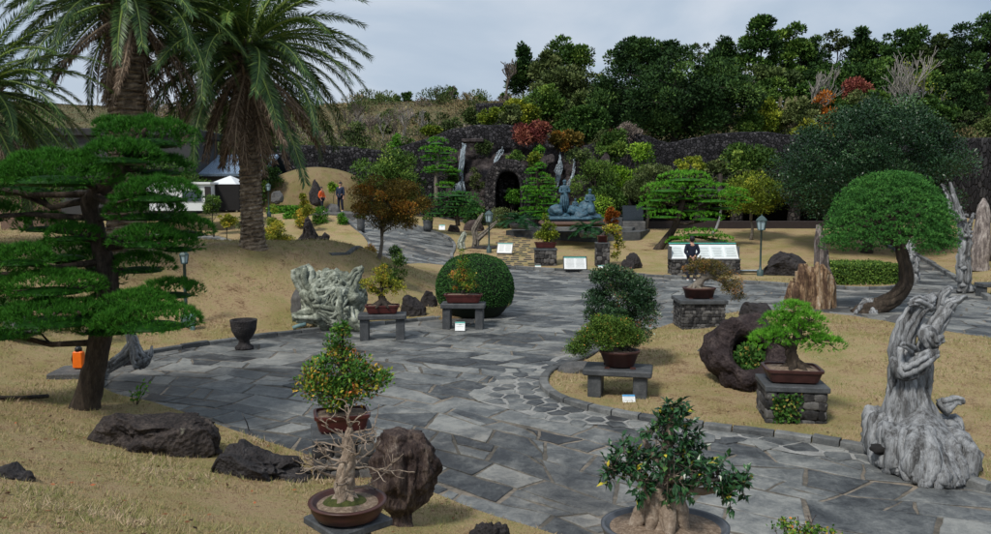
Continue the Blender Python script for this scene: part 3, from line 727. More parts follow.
def bare_tree(label, px, pybase, pytop, Y, mat, lev=5, r=.03, spread=.6, cat='bare tree', group=None, leafmat=None, nleaf=0, kids=(2, 3), minpx=.5):
    s = Y/F; X = at(px, pybase, Y)[0]; gz = float(H(X, Y)); h = at(px, pytop, Y)[2]-gz
    root = thing('bare_tree', label, cat, (X, Y, gz-.1), 0, group)
    mb = MB(); tips = []
    branchy(mb, (0, 0, 0), (0, 0, 1), h*.30, h*r, lev, spread, .28, kids, 6, .12, s*minpx, tips)
    V = np.concatenate(mb.v); k = h/max(V[:, 2].max(), .1); mb.v = [a*np.array([k*.9, k*.9, k]) for a in mb.v]
    mb.build('branches', mat, root)
    if leafmat is not None and tips:
        P = np.array([t[0] for t in tips])*np.array([k*.9, k*.9, k]); lf = MB(); idx = rng.integers(0, len(P), nleaf)
        lf.leaves(P[idx]+rdirs(nleaf)*h*.05*rng.random((nleaf, 1)), rdirs(nleaf), rdirs(nleaf, .6), 2.2*s, 1.3*s, jit(.5, nleaf, .5)); lf.build('crown', leafmat, root, smooth=False)
    return root

# ------------------------------------------------------------------ needle pads
def pad(mb, c, rx, ry, rz, n, L, W, tone=.5, tuft=12, flat=.25, tilt=0.0):
    """cloud-pruned pad: tufts of needles standing on a flattened bumpy dome"""
    c = np.array(c, float); T = max(6, n//tuft)
    a = rng.random(T)*2*math.pi; q = np.sqrt(rng.random(T))*1.02
    lobes = 1+.13*np.sin(a*3+c[0]*7)+.10*np.sin(a*5+c[1]*5+1)
    x = np.cos(a)*q*lobes; y = np.sin(a)*q*lobes
    zt = np.sqrt(np.clip(1-q**2.2, 0, 1))
    low = rng.random(T) < .12
    bump = .16*np.sin(x*9+c[0]*3)*np.sin(y*8+c[1]*3)
    z = np.where(low, -flat*zt*rng.random(T), zt*(.85+bump))
    P = np.column_stack([x*rx, y*ry, z*rz+x*rx*tilt])+c
    Nn = unit(np.column_stack([x/rx*.55, y/ry*.55, np.where(low, -.12, (zt+.25))/rz*.9]))
    Nn[low] = unit(np.column_stack([x, y, np.full(T, -.15)]))[low]
    tn = np.clip(rng.normal(tone, .14, T), 0, 1)
    idx = np.repeat(np.arange(T), tuft); m = len(idx)
    D = unit(Nn[idx]+rdirs(m)*.75)
    mb.blades(P[idx]-D*L*.15, D, L*rng.uniform(.5, 1.1, m)*np.repeat(rng.uniform(.6, 1.35, T), tuft), W, jit(tn[idx], m, .25))
def pad_core(mb, c, rx, ry, rz):
    v, f = ico(2); mb.add(v*np.array([rx*.8, ry*.8, rz*.5])*np.where(v[:, 2:3] < 0, np.array([1, 1, .35]), 1)+np.array(c), tris=f, rnd=0.0)
def pad_tree(name, label, px, py, pads, trunk, mat, barkmat=None, Lpx=4.0, Wpx=.8, dens_=1.0, depth=.85, Y=None, group=None, cat='pine', branches=True, brad=.14, tuft=12):
    """pads: (px, py, rx, ry, dy) ; trunk: [(px,py,radius_px,dy)]; dy = metres nearer(-)/farther(+) than base"""
    if Y is None: p, s = place(px, py); Y = p[1]
    else:
        s = Y/F; X = at(px, py, Y)[0]; p = np.array([X, Y, float(H(X, Y))])
    root = thing(name, label, cat, p-np.array([0, 0, .05]), 0, group)
    o = p-np.array([0, 0, .05])
    def w(x, y, dy): return at(x, y, Y+dy)-o
    tb = MB(); T = [w(a, b, d) for a, b, r, d in trunk]
    tp = np.array(T); tr = [r*s for a, b, r, d in trunk]
    tt = np.linspace(0, len(tp)-1, (len(tp)-1)*4+1); i0 = np.minimum(tt.astype(int), len(tp)-2); f = tt-i0
    def cr(i): return tp[np.clip(i, 0, len(tp)-1)]
    fp = f[:, None]; p0, p1, p2, p3 = cr(i0-1), cr(i0), cr(i0+1), cr(i0+2)
    TP = .5*((2*p1)+(-p0+p2)*fp+(2*p0-5*p1+4*p2-p3)*fp**2+(-p0+3*p1-3*p2+p3)*fp**3)
    TR = np.interp(tt, np.arange(len(tr)), tr)
    tb.tube(TP, TR, 10, wob=.09)
    mb = MB()
    for (a, b, rx, ry, dy) in pads:
        c = w(a, b, dy); k = (Y+dy)/F
        n = int(dens_*rx*ry*15+200)
        pad(mb, c-np.array([0, 0, ry*k*.55]), rx*k, rx*k*depth, ry*k*1.5, n, Lpx*s, Wpx*s, tone=rng.uniform(.38, .6), tuft=tuft)
        pad_core(mb, c-np.array([0, 0, ry*k*.8]), rx*k*.8, rx*k*depth*.8, ry*k*.9)
        if branches:
            j = np.argmin(np.linalg.norm((TP-c-np.array([0, 0, -.3*abs(rx*k)]))*np.array([.3, .3, 1]), axis=1))
            st = TP[j]; e = c-np.array([0, 0, ry*k*.5]); mid = (st+e)/2+(rdirs(1)[0]*.13-np.array([0, 0, .05]))*np.linalg.norm(e-st)
            r = min(TR[j]*.5, brad)
            tb.tube([st, st*.5+mid*.5, mid, mid*.4+e*.6, e], [r, r*.85, r*.7, r*.5, r*.3], 6, wob=.1)
            for q in range(4):
                g = e+np.array([rng.uniform(-.6, .6)*rx*k, rng.uniform(-.6, .6)*rx*k*depth, 0]); tb.tube([mid, (mid+g)/2+rdirs(1)[0]*.03, g], [r*.4, r*.3, r*.15], 4)
    tb.build('trunk', barkmat or M_bark, root)
    mb.build('needle_pads', mat, root, smooth=False)
    return root

# ------------------------------------------------------------------ the big cloud pine on the left
pp = [(148, 132, 45, 17, 0), (120, 152, 40, 14, -.6), (112, 124, 18, 8, .6), (160, 165, 32, 12, .3), (55, 168, 58, 20, -.7), (20, 180, 50, 17, .2), (95, 178, 34, 13, .9),
      (158, 190, 42, 14, -.9), (147, 207, 40, 15, -.4), (185, 226, 30, 12, .2), (150, 236, 34, 13, -.9), (178, 243, 22, 10, -.4), (120, 203, 25, 10, .8),
      (45, 222, 30, 11, .4), (72, 232, 26, 10, -.5), (60, 250, 40, 12, .2), (20, 255, 34, 12, -.9), (-15, 268, 40, 15, -.4), (140, 262, 34, 12, .3), (85, 258, 24, 9, 1.0),
      (50, 282, 50, 14, -.8), (5, 300, 46, 14, .3), (92, 278, 30, 10, .7), (172, 288, 30, 11, -.3), (140, 300, 36, 12, -.8), (55, 312, 62, 15, -1.0), (-5, 325, 50, 15, -.2),
      (150, 316, 54, 15, -1.1), (115, 300, 32, 11, .8), (110, 322, 40, 13, -.5), (-25, 210, 40, 14, .5), (-30, 175, 45, 16, 0)]
pp = [(a, b, c*.97, d*.98, e) for a, b, c, d, e in pp]
tr = [(84, 416, 16, 0), (88, 393, 13, 0), (95, 365, 11, 0), (101, 335, 10.5, 0), (106, 310, 10, 0), (108, 280, 9.5, 0), (103, 255, 9, .1), (95, 225, 8, .1), (90, 200, 9, 0), (112, 180, 7, 0), (128, 160, 6, 0), (140, 140, 4.5, 0), (147, 128, 2, 0)]
pad_tree('black_pine', 'large cloud-pruned black pine with layered bright green pads and thick dark leaning trunk at left', 84, 412, pp, tr, ML['pine'], Lpx=6.0, Wpx=.6, dens_=1.4, brad=.065)
# ------------------------------------------------------------------ palms
def frond_mesh(elev, L, nl, droop, wid, ll, matleaf, dead=False, name='frond'):
    """rachis arcs out along +X, bending down"""
    n = 14; P = [np.array([.12, 0, 0])]; e = elev
    for i in range(n-1):
        e -= droop/(n-1)*(1+.5*i/n); e = max(e, -1.5)
        P.append(P[-1]+np.array([math.cos(e), 0, math.sin(e)])*L/(n-1))
    P = np.array(P); mb = MB(); mb.tube(P, np.linspace(wid*1.6, wid*.2, n), 5, rnd=.95)
    t = np.linspace(.1, 1, nl); i = t*(n-1); i0 = np.minimum(i.astype(int), n-2); f = (i-i0)[:, None]
    C = P[i0]*(1-f)+P[i0+1]*f; T = unit(P[i0+1]-P[i0]); S = np.array([0, 1., 0]); U = np.cross(T, S)*-1
    U = np.where(U[:, 2:3] < 0, U, U)
    for sgn in (1, -1):
        for lay in range(2):
            D = unit(T*(.55+.5*t[:, None])+S*sgn*(1.0-.35*t[:, None])+U*(.28 if lay else -.10)*(0 if dead else 1)+rng.normal(0, .10 if not dead else .35, (nl, 3)))
            LL = ll*np.sin(np.clip(t*1.02+.12, 0, 1)*math.pi*.86)**.6*rng.uniform(.8, 1.1, nl)
            tip = D*1.0+np.array([0, 0, -.12 if not dead else -1.1]); tip = unit(tip)
            M = C+D*LL[:, None]*.5; E = M+tip*LL[:, None]*.55; w = wid*.9
            B = unit(np.cross(D, U))*w*.5
            V = np.stack([C, M+B, E, M-B], 1).reshape(-1, 3)
            mb.add(V, quads=np.arange(4*nl).reshape(-1, 4), rnd=np.repeat(jit(.45, nl, .5), 4))
    o = mb.build(name, matleaf, smooth=False); return o
_fr = {}
def fronds(kind, s):
    key = (kind, round(s, 3))
    if key in _fr: return _fr[key]
    out = []
    COLs = []
    if kind == 'live':
        for e, d in ((1.35, .8), (1.12, .9), (.88, 1.0), (.64, 1.05), (.38, 1.1), (.14, 1.05), (-.12, .95), (-.42, .8), (-.8, .55)):
            out.append(frond_mesh(e, 4.3, 84, d, .036, .50, ML['palm2'] if e > .5 else ML['palm']))
    else:
        for e in (-.45, -.95, -1.35): out.append(frond_mesh(e, 3.3, 60, .6, .04, .36, ML['dead'], True, 'dead_frond'))
    for o in out: COL.objects.unlink(o)
    _fr[key] = out; return out
M_palmtrunk = mstone('palm_trunk', [(0, (.05, .038, .028)), (.45, (.19, .145, .10)), (1, (.42, .35, .26))], scale=5, fine=24, bump=.8, bdist=.03, useattr=.5)
def palm(label, px, pyb, pyc, Y, r, counts, dead, pxc=None, scale=1.0, seed=0, pineapple=.0, zb=None, dscale=1.0, name='date_palm'):
    s = Y/F; X = at(px, pyb, Y)[0]; gz = float(H(X, Y)) if zb is None else zb
    root = thing(name, label, 'palm tree', (X, Y, gz-.1))
    c = at(px if pxc is None else pxc, pyc, Y)-np.array([X, Y, gz-.1]); h = c[2]
    mb = MB(); seg = 22; rings = int(h/.085); prof = []
    V = []; Rn = []
    for i in range(rings*2+1):
        t = i/(rings*2); z = t*h
        rr = r*(1+.42*math.exp(-z/.35)+pineapple*ss(.72, .95, t))*(1-.12*t)
        a = np.arange(seg)*2*math.pi/seg
        saw = (i % 2)*.055*r*2
        rad = rr+saw+rng.uniform(-.03, .03, seg)*r*2
        cx = c[0]*t**1.3; cy = c[1]*t
        V.append(np.column_stack([cx+np.cos(a)*rad, cy+np.sin(a)*rad, z+.05*np.sin(a*2+i)*1.0+rng.uniform(-.015, .015, seg)])); Rn.append(rng.uniform(.2, .8, seg)*(.4 if i % 2 == 0 else 1))
    V = np.concatenate(V); j = np.arange(seg); k = (j+1) % seg
    Q = np.concatenate([np.stack([i*seg+j, i*seg+k, (i+1)*seg+k, (i+1)*seg+j], 1) for i in range(rings*2)])
    mb.add(V, quads=Q, rnd=np.concatenate(Rn)); mb.build('trunk', M_palmtrunk, root, smooth=False)
    cb = MB()
    for i in range(90):      # old leaf bases round the crown
        a = rng.random()*6.28; zz = -rng.random()*1.1*scale+.1; rr = r*(.95+.25*rng.random())
        p = np.array([math.cos(a)*rr*.8, math.sin(a)*rr*.8, zz])+c; d = np.array([math.cos(a)*.35, math.sin(a)*.35, .28*scale])
        cb.tube([p, p+d*.6, p+d], [.07*scale, .05*scale, .015*scale], 5)
    cb.build('leaf_bases', M_palmtrunk, root)
    def putf(src, az, rx, sc, dz):
        o = src.copy(); COL.objects.link(o); o.parent = root
        o.location = (c[0]+math.cos(az)*r*.35, c[1]+math.sin(az)*r*.35, c[2]+dz); o.rotation_euler = (rx, 0, az); o.scale = (sc,)*3
    L = fronds('live', 0)
    k = 0
    for li, cnt in enumerate(counts):
        for q in range(cnt):
            az = (q+.5*(li % 2))*2*math.pi/max(cnt, 1)+rng.uniform(-.18, .18)+li*.7
            putf(L[li], az, rng.uniform(-.35, .35), scale*rng.uniform(.88, 1.08), .25*scale-.09*li*scale+rng.uniform(-.08, .08))
    Dd = fronds('dead', 0)
    for q in range(dead):
        az = q*2*math.pi/dead+rng.uniform(-.2, .2); putf(Dd[q % 3], az, rng.uniform(-.4, .4), scale*dscale*rng.uniform(.75, 1.1), -.6*scale-rng.random()*.4)
    return root
palm('tall date palm with ringed tan trunk standing on the left mound', 253, 248, 47, 26, .335, (6, 9, 11, 12, 12, 10, 8, 5, 2), 34, pxc=245, scale=.96)
palm('thick trunked date palm with browned drooping fronds behind the cloud pine', 128, 262, -3, 23.5, .52, (4, 6, 8, 10, 11, 10, 8, 4, 0), 22, scale=.86, pineapple=.25, dscale=.95)
palm('shorter dark palm cut by the left edge of the photo', -28, 270, 88, 21, .45, (3, 5, 7, 9, 10, 10, 9, 7, 3), 10, scale=.72, pineapple=.2)

# ------------------------------------------------------------------ topiaries and hedges
def leafshell(mb, V, Nn, leaf, rnd0=.5, lift=.0):
    n = len(V); D = unit(Nn*.6+rdirs(n)); mb.leaves(V+Nn*lift*rng.random((n, 1)), D, unit(Nn+rdirs(n)*.6), leaf*rng.uniform(.7, 1.3, n), leaf*.6, jit(rnd0, n, .5))
M_hedgecore = mplain('hedge_core', (.006, .012, .005), rough=1, bump=0)  # solid filler added behind the leaves, near-black to paint the shade inside
def dome(label, px, py, w, h, leafpx=.9, n=26000, mat='box', group=None):
    p, s = place(px, py); root = thing('topiary_dome', label, 'topiary', p, 0, group)
    u = rdirs(n); u = u[u[:, 2] > -.35]; n = len(u)
    def shp(u): 
        e = 2.3; q = (np.abs(u)**e).sum(1)**(-1/e); V = u*q[:, None]
        return V*np.array([w/2*s, w/2*s, h*.58*s])+np.array([0, 0, h*.42*s])
    V = shp(u); V[:, :2] *= np.where(V[:, 2:3] < h*.42*s, .86+.14*np.clip(V[:, 2:3]/(h*.42*s), 0, 1)**.5, 1)
    V += u*np.array([mnoise.noise(Vector(a*3)) for a in u])[:, None]*.03
    mb = MB(); leafshell(mb, V, u, leafpx*s*1.8); mb.build('foliage', ML[mat], root, smooth=False)
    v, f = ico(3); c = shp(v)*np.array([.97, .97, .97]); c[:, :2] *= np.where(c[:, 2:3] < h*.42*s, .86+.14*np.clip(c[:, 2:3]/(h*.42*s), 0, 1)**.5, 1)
    cb = MB(); cb.add(c, tris=f); cb.build('dark_filler_core', M_hedgecore, root); return root
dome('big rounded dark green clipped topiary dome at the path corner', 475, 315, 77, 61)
def hedge(label, x0, x1, py, h, depth, mat='box', n=9000, leafpx=1.3, Yo=None, name='hedge', arc=0):
    a = hit(x0, py); b = hit(x1, py); 
    if Yo: a = at(x0, py, Yo); b = at(x1, py, Yo); a[2] = H(a[0], Yo); b[2] = H(b[0], Yo)
    Y = (a[1]+b[1])/2; s = Y/F; w = np.linalg.norm((b-a)[:2]); rz = math.atan2(b[1]-a[1], b[0]-a[0])
    root = thing(name, label, 'hedge', (a+b)/2-np.array([0, 0, .03]), rz); hh = h*s
    root.location = tuple(np.array(root.location)+np.array([-math.sin(rz), math.cos(rz), 0])*depth/2)
    cb = MB(); cb.box((0, 0, hh/2), (w*.98, depth*.96, hh*.97), bev=.12*hh); cb.build('dark_filler_core', M_hedgecore, root, smooth=False)
    fs = rng.random(n); A = [w*hh, w*depth, depth*hh]; tot = sum(A)
    x = rng.uniform(-w/2, w/2, n); y = rng.uniform(-depth/2, depth/2, n); z = rng.uniform(0, hh, n); N = np.zeros((n, 3))
    k = rng.choice(4, n, p=np.array([A[0], A[1], A[2]/2, A[2]/2])/tot)
    y[k == 0] = -depth/2; N[k == 0] = (0, -1, 0); z[k == 1] = hh; N[k == 1] = (0, 0, 1); x[k == 2] = -w/2; N[k == 2] = (-1, 0, 0); x[k == 3] = w/2; N[k == 3] = (1, 0, 0)
    V = np.column_stack([x, y, z]); V += N*.03*rng.normal(size=(n, 1))
    mb = MB(); leafshell(mb, V, N, leafpx*s*1.7, lift=.03); mb.build('foliage', ML[mat], root, smooth=False); return root
hedge('low box hedge clipped square beneath the domed juniper', 838, 902, 286, 20, 2.2, mat='mid', n=12000)
hedge('low clipped green hedge behind the pale left mound', 268, 302, 211, 6, 1.0, mat='bright', n=2500, Yo=52)
hedge('lower clipped light green hedge strip beside the spiky black rock', 285, 304, 219, 5, .8, mat='bright', n=1800, Yo=49)

# ------------------------------------------------------------------ domed juniper and other pads
def dome_juniper():
    p, s = place(868, 312); Y = p[1]; root = thing('juniper_tree', 'wide domed green juniper with layered crown on a bent trunk beside the right path', 'juniper', p)
    c = at(889, 240, Y+.3)-p; rx, rz = 56*s, 68*s
    mb = MB()
    lay = [(0.0, 0.0, .96)]
    K = 170
    for i in range(K):
        t = (i+.5)/K; z = 1-t*1.12; rr = math.sqrt(max(0, 1-(z*.98)**2)); a = i*2.39996
        pc = c+np.array([math.cos(a)*rr*rx*.93, math.sin(a)*rr*rx*.93, z*rz*.93-.05+math.sin(a*2)*.08])
        k = rng.uniform(.15, .25)*rx
        pad(mb, pc, k*1.15, k*1.0, k*.75, 1000, 2.6*s, .75*s, tone=rng.uniform(.3, .66), tuft=10)
    for i in range(40):
        a = rng.random()*6.28; q = rng.random()**.5*.85
        pad(mb, c+np.array([math.cos(a)*q*rx, math.sin(a)*q*rx, rng.uniform(.0, .25)*rz]), .2*rx, .2*rx, .1*rx, 300, 2.6*s, .8*s, tone=.25, tuft=10)
    for (x, y, r, dy) in ((838, 241, 13, -.4), (938, 242, 14, -.3), (852, 250, 12, .2), (925, 250, 14, -.5), (890, 250, 16, .7)):
        pad(mb, at(x, y, Y+.3+dy)-p, r*s, r*s, r*s*.45, 900, 2.6*s, .75*s, tone=.5, tuft=10)
    mb.build('needle_pads', ML['juniper'], root, smooth=False)
    tb = MB()
    pts = [(856, 320, 13, 0), (866, 312, 13, 0), (883, 305, 10, 0), (897, 297, 9.5, 0), (907, 283, 9, 0), (906, 268, 8, 0), (902, 254, 7, .1), (899, 238, 5, .2), (893, 215, 3, .3)]
    P = np.array([at(a, b, Y+d)-p for a, b, r, d in pts]); t = np.linspace(0, len(P)-1, 33)
    PP = np.column_stack([np.interp(t, range(len(P)), P[:, k]) for k in range(3)]); PP[1:-1] = (PP[:-2]+PP[1:-1]*2+PP[2:])/4
    RR = np.interp(t, range(len(P)), [q[2]*s for q in pts])
    tb.tube(PP, RR*.8, 10, wob=.1)
    for k in range(7):
        ph = k*.9; off = np.array([[math.cos(ph+i*.16)*RR[i]*.55, 0*i, math.sin(ph+i*.16)*RR[i]*.55] for i in range(33)])
        off[:, 1] = np.sin(ph+np.arange(33)*.16+1.3)*RR*.5; tb.tube(PP+off, RR*.42, 6, wob=.15)
    for i in range(22):
        a = rng.random()*6.28; e = c+np.array([math.cos(a)*rx*.75, math.sin(a)*rx*.75, rng.uniform(.05, .5)*rz]); st = PP[random.randint(25, 32)]
        tb.tube([st, (st+e)/2+np.array([0, 0, .1]), e], [.07, .05, .02], 5)
    tb.build('trunk', M_bark, root)
    db = MB()
    for k in range(12):
        a = rng.uniform(-.2, 1.0); st = at(868+rng.uniform(-6, 6), 300+rng.uniform(-3, 4), Y)-p; e = at(853+rng.uniform(-8, 26), 318+rng.uniform(-2, 4), Y-.2+rng.uniform(-.3, .3))-p
        db.tube([st, (st+e)/2+rdirs(1)[0]*.05, e], [.09, .08, .04], 6, wob=.2, rnd=rng.random())
    db.build('dead_root_wood', M_drift, root)
dome_juniper()

def quick_pads(x0, x1, y0, y1, rows, seed, rxk=.3, cone=True, ryk=.16):
    """layers of pads filling a crown box, wider toward the bottom"""
    r0 = random.Random(seed); out = []
    W = x1-x0; Hh = y1-y0
    for i in range(rows):
        t = (i+.5)/rows; half = W/2*(.25+.75*t**.8 if cone else .55+.45*math.sin(t*2.6+.3))
        y = y0+Hh*t; k = 1 if t < .15 else (3 if half > W*.3 else 2)
        for j in range(k):
            f = 0 if k == 1 else (j/(k-1)*2-1)
            rx = half*(.95 if k == 1 else .62)*r0.uniform(.8, 1.1)
            out.append(((x0+x1)/2+f*half*.5+r0.uniform(-.06, .06)*W, y+r0.uniform(-.35, .35)*Hh/rows, rx, max(2.0, Hh/rows*.42), f*0+r0.uniform(-.05, .05)*W*.04*(1 if j else -1)))
    return out
pad_tree('pine_tree', 'layered bright green cloud pine standing in front of the rock arch', 537, 222, quick_pads(517, 562, 163, 218, 8, 3), [(537, 223, 2.5, 0), (537, 190, 2, 0), (536, 165, 1, 0)], ML['pine2'], Lpx=2.6, Wpx=.7, dens_=1.3, Y=50)
pad_tree('pine_tree', 'small cloud pine with pale trunk left of the tall waterfall', 437, 205, [(437, 141, 11, 4, 0), (432, 149, 12, 3.5, -.2), (444, 151, 12, 3.5, .2), (430, 158, 10, 3, 0), (447, 160, 11, 3.5, .2), (440, 168, 12, 3, -.3), (452, 172, 9, 3, .2), (430, 170, 8, 3, 0), (446, 185, 10, 3, -.2)], [(437, 206, 2.2, 0), (436, 180, 2, 0), (438, 160, 1.7, 0), (436, 142, 1, 0)], ML['pine2'], barkmat=M_greybark, Lpx=2.4, Wpx=.7, dens_=1.5, Y=56)
pad_tree('pine_tree', 'low spreading dark blue-green pine beside the purple boulders', 456, 224, quick_pads(424, 482, 190, 218, 5, 5, cone=False), [(458, 226, 2.5, 0), (456, 210, 2, 0), (452, 195, 1, 0)], ML['juniper'], Lpx=2.4, Wpx=.7, dens_=1.2, Y=48, cat='pine')
pad_tree('pine_tree', 'tall bright green flat-layered pine with leaning trunk near the information wall', 657, 253,
   [(685, 176, 26, 6, 0), (668, 187, 25, 6, -.3), (700, 186, 28, 6, .3), (660, 197, 18, 5, -.3), (683, 195, 22, 5, .3), (712, 197, 24, 6, -.1), (650, 206, 14, 4, 0), (664, 214, 20, 4.5, -.4), (735, 192, 14, 4.5, .3), (722, 205, 18, 5, .2), (705, 216, 20, 5, 0), (688, 208, 16, 4, .5), (700, 232, 22, 4, -.3), (680, 240, 14, 3.5, -.5), (718, 238, 16, 3.5, .1), (745, 200, 8, 3, .2)],
   [(655, 254, 5, 0), (663, 243, 3.8, 0), (673, 230, 3.3, 0), (679, 215, 3, 0), (683, 200, 2.5, .1), (690, 182, 1.5, .1)], ML['pine2'], Lpx=2.8, Wpx=.75, dens_=1.3, Y=44)

# ------------------------------------------------------------------ cycads in pots
def cycad(label, px, pyrim, potw, poth, fr, Y, n=34):
    s = Y/F; X = at(px, pyrim, Y)[0]; gz = float(H(X, Y))
    h = poth*s; gz = at(px, pyrim, Y)[2]-h; root = thing('cycad', label, 'cycad', (X, Y, gz)); r = potw/2*s
    pm = MB(); pm.lathe([(0, 0), (r*.8, 0), (r*.95, h*.7), (r, h), (r*.92, h), (r*.9, h*.85), (0, h*.85)], seg=24, sy=.8); pm.build('pot', M_greypot, root)
    mb = MB()
    for i in range(n):
        az = i*2.4; el = rng.uniform(.1, 1.2); L = fr*s*rng.uniform(.8, 1.1); P = [np.array([0, 0, h+.1])]; e = el
        for k in range(8): e -= .14; P.append(P[-1]+np.array([math.cos(az)*math.cos(e), math.sin(az)*math.cos(e), math.sin(e)])*L/8)
        P = np.array(P); mb.tube(P, np.linspace(.02, .006, 9), 4, rnd=.3); t = np.linspace(.5, 7.9, 26); i0 = np.minimum(t.astype(int), 7); f = (t-i0)[:, None]; C = P[i0]*(1-f)+P[i0+1]*f
        Tt = unit(P[i0+1]-P[i0]); S = np.array([-math.sin(az), math.cos(az), 0])
        for sg in (1, -1): mb.blades(C, unit(Tt*.6+S*sg+np.array([0, 0, .15])), L*.22, .035, jit(.5, 26, .5))
    mb.build('fronds', ML['cycad'], root, smooth=False)
    t = MB(); t.lathe([(.18, h*.8), (.22, h), (.15, h+.2), (0, h+.22)], seg=12); t.build('trunk', M_darkbark, root)
cycad('dark cycad in low grey pot left of the layered pine by the steps', 519, 223, 20, 6, 22, 48)
cycad('spiky cycad in wide stone bowl in front of the bronze statue', 588, 231, 20, 6, 22, 44)

# ------------------------------------------------------------------ background wood, each tree a thing
G1 = 'trees on the slope beyond the stone wall'
T = tree
T('dark_tree', 'slim dark conifer rising highest at the left end of the hill trees', 'tree', (509, 536, 36, 100), 96, ML['deep'], 3500, 3, 'cone', clumps=34, clump_r=.34, group=G1)
T('pine_tree', 'open flat-topped pine behind the feathery green tree left of the big round crown', 'tree', (546, 592, 40, 78), 95, ML['mid'], 3000, 3, 'umbrella', clumps=16, clump_r=.36, group=G1)
T('tree', 'grey-green loose tree between the slim conifer and flat-topped pine', 'tree', (530, 560, 48, 100), 93, ML['olive'], 3500, 3, clumps=26, clump_r=.3, group=G1)
T('tree', 'feathery mid green tree on the slope above the red maple', 'tree', (521, 568, 84, 140), 76, ML['mid'], 6500, 2.6, 'dome', clumps=48, clump_r=.22, group=G1)
T('tree', 'small bushy green tree on the slope right of the feathery tree', 'tree', (560, 600, 92, 142), 74, ML['moss'], 5000, 2.6, clumps=36, clump_r=.25, group=G1)
T('tree', 'olive green tree under the left side of the big round crown', 'tree', (578, 620, 72, 138), 80, ML['olive'], 5500, 2.6, clumps=40, clump_r=.24, group=G1)
T('broadleaf_tree', 'very large round dark green tree in the middle of the slope', 'tree', (596, 752, 56, 146), 71, ML['deep'], 30000, 2.8, 'dome', clumps=150, clump_r=.15, trunk=.03, group=G1, depth=.8, vfill=.72, nl=14)
T('dark_tree', 'dark bushy treetop peeking over the big round tree', 'tree', (604, 690, 38, 84), 92, ML['deep'], 9000, 2.8, 'dome', clumps=50, clump_r=.2, group=G1)
T('tree', 'thin pale bare-topped tree just left of the tall pines', 'tree', (686, 712, 42, 74), 95, ML['olive'], 900, 2.6, clumps=14, clump_r=.25, group=G1)
T('pine_tree', 'pointed dark pine standing left of the tallest pines', 'tree', (706, 742, 34, 92), 92, ML['deep'], 5500, 3, 'cone', clumps=40, clump_r=.34, group=G1)
T('pine_tree', 'tallest broad pine with dark tufted crown above the wall', 'tree', (738, 782, 17, 84), 88, ML['dark'], 6500, 3, 'round', clumps=26, clump_r=.28, group=G1, nl=12)
T('pine_tree', 'tall tufted pine right beside the tallest broad pine', 'tree', (772, 812, 16, 90), 90, ML['mid'], 5500, 3, 'round', clumps=24, clump_r=.28, group=G1, nl=12)
T('pine_tree', 'slender open pine between the tall tufted pine and pale thin tree', 'tree', (800, 832, 32, 90), 92, ML['deep'], 3500, 3, 'cone', clumps=22, clump_r=.34, group=G1)
T('tree', 'thin wind-bent pale tree against the sky right of the tall pines', 'tree', (824, 850, 29, 60), 94, ML['olive'], 900, 2.6, 'umbrella', clumps=10, clump_r=.3, group=G1, nl=9)
T('pine_tree', 'compact pointed pine in the gap right of the thin pale tree', 'tree', (844, 878, 24, 86), 90, ML['deep'], 5500, 3, 'cone', clumps=34, clump_r=.33, group=G1)
T('tree', 'wide dark tree with ragged top behind the bare white tree', 'tree', (876, 932, 24, 90), 88, ML['dark'], 9500, 2.8, 'dome', clumps=60, clump_r=.19, group=G1)
T('tree', 'mid green tree directly behind the pale forked trunks', 'tree', (918, 962, 32, 100), 84, ML['moss'], 8000, 2.8, clumps=50, clump_r=.21, group=G1)
T('tree', 'tall dark tree filling the top right corner', 'tree', (948, 1030, 8, 120), 78, ML['deep'], 17000, 2.8, clumps=90, clump_r=.17, group=G1)
T('tree', 'dark tree leaning in front of the top right corner tree', 'tree', (925, 985, 70, 135), 72, ML['deep'], 9000, 2.6, clumps=56, clump_r=.2, group=G1)
T('tree', 'low leafy green tree on the wall top at far right', 'tree', (925, 1000, 112, 146), 68, ML['moss'], 7000, 2.4, 'dome', clumps=46, clump_r=.2, group=G1)
T('tree', 'dense green tree behind the yellow-green conifer', 'tree', (728, 800, 66, 110), 84, ML['moss'], 8000, 2.8, clumps=50, clump_r=.2, group=G1)
T('tree', 'dense dark tree behind the orange bush', 'tree', (786, 860, 62, 108), 86, ML['dark'], 8000, 2.8, clumps=50, clump_r=.2, group=G1)
T('conifer', 'small yellow-green conifer on the wall top right of the big round tree', 'conifer', (755, 784, 96, 140), 70, ML['ygreen'], 4000, 2.4, 'cone', clumps=40, clump_r=.3, group=G1)
T('conifer', 'dark small conifer at the right foot of the big round tree', 'conifer', (738, 762, 104, 140), 69, ML['mid'], 3000, 2.4, 'cone', clumps=34, clump_r=.3, group=G1)
T('tree', 'light green bushy tree on the wall left of the orange bush', 'tree', (782, 818, 92, 142), 69, ML['olive'], 4500, 2.4, clumps=36, clump_r=.24, group=G1)
bush('rusty orange bush above the wall right of the pampas plumes', (806, 840, 94, 126), 70, ML['orange'], 2600)
bush('red-brown leafy shrub behind the camphor tree crown', (845, 872, 76, 104), 72, ML['red'], 2200)
bush('yellow autumn bush at wall top beside the camphor tree', (796, 830, 116, 146), 67, ML['yellow'], 2200)
bush('olive bush between the pampas plumes and conifer', (836, 870, 92, 126), 69, ML['olive'], 2500)
bare_tree('white barked bare tree with fine branches in front of the dark trees', 902, 112, 46, 70, M_paletwig, lev=6, r=.013, spread=.55, kids=(2, 3), minpx=.28)
bare_tree('pale forked tree with sparse green leaves right of the white bare tree', 931, 118, 58, 69, M_paletwig, lev=5, r=.014, leafmat=ML['ygreen'], nleaf=900, minpx=.3)
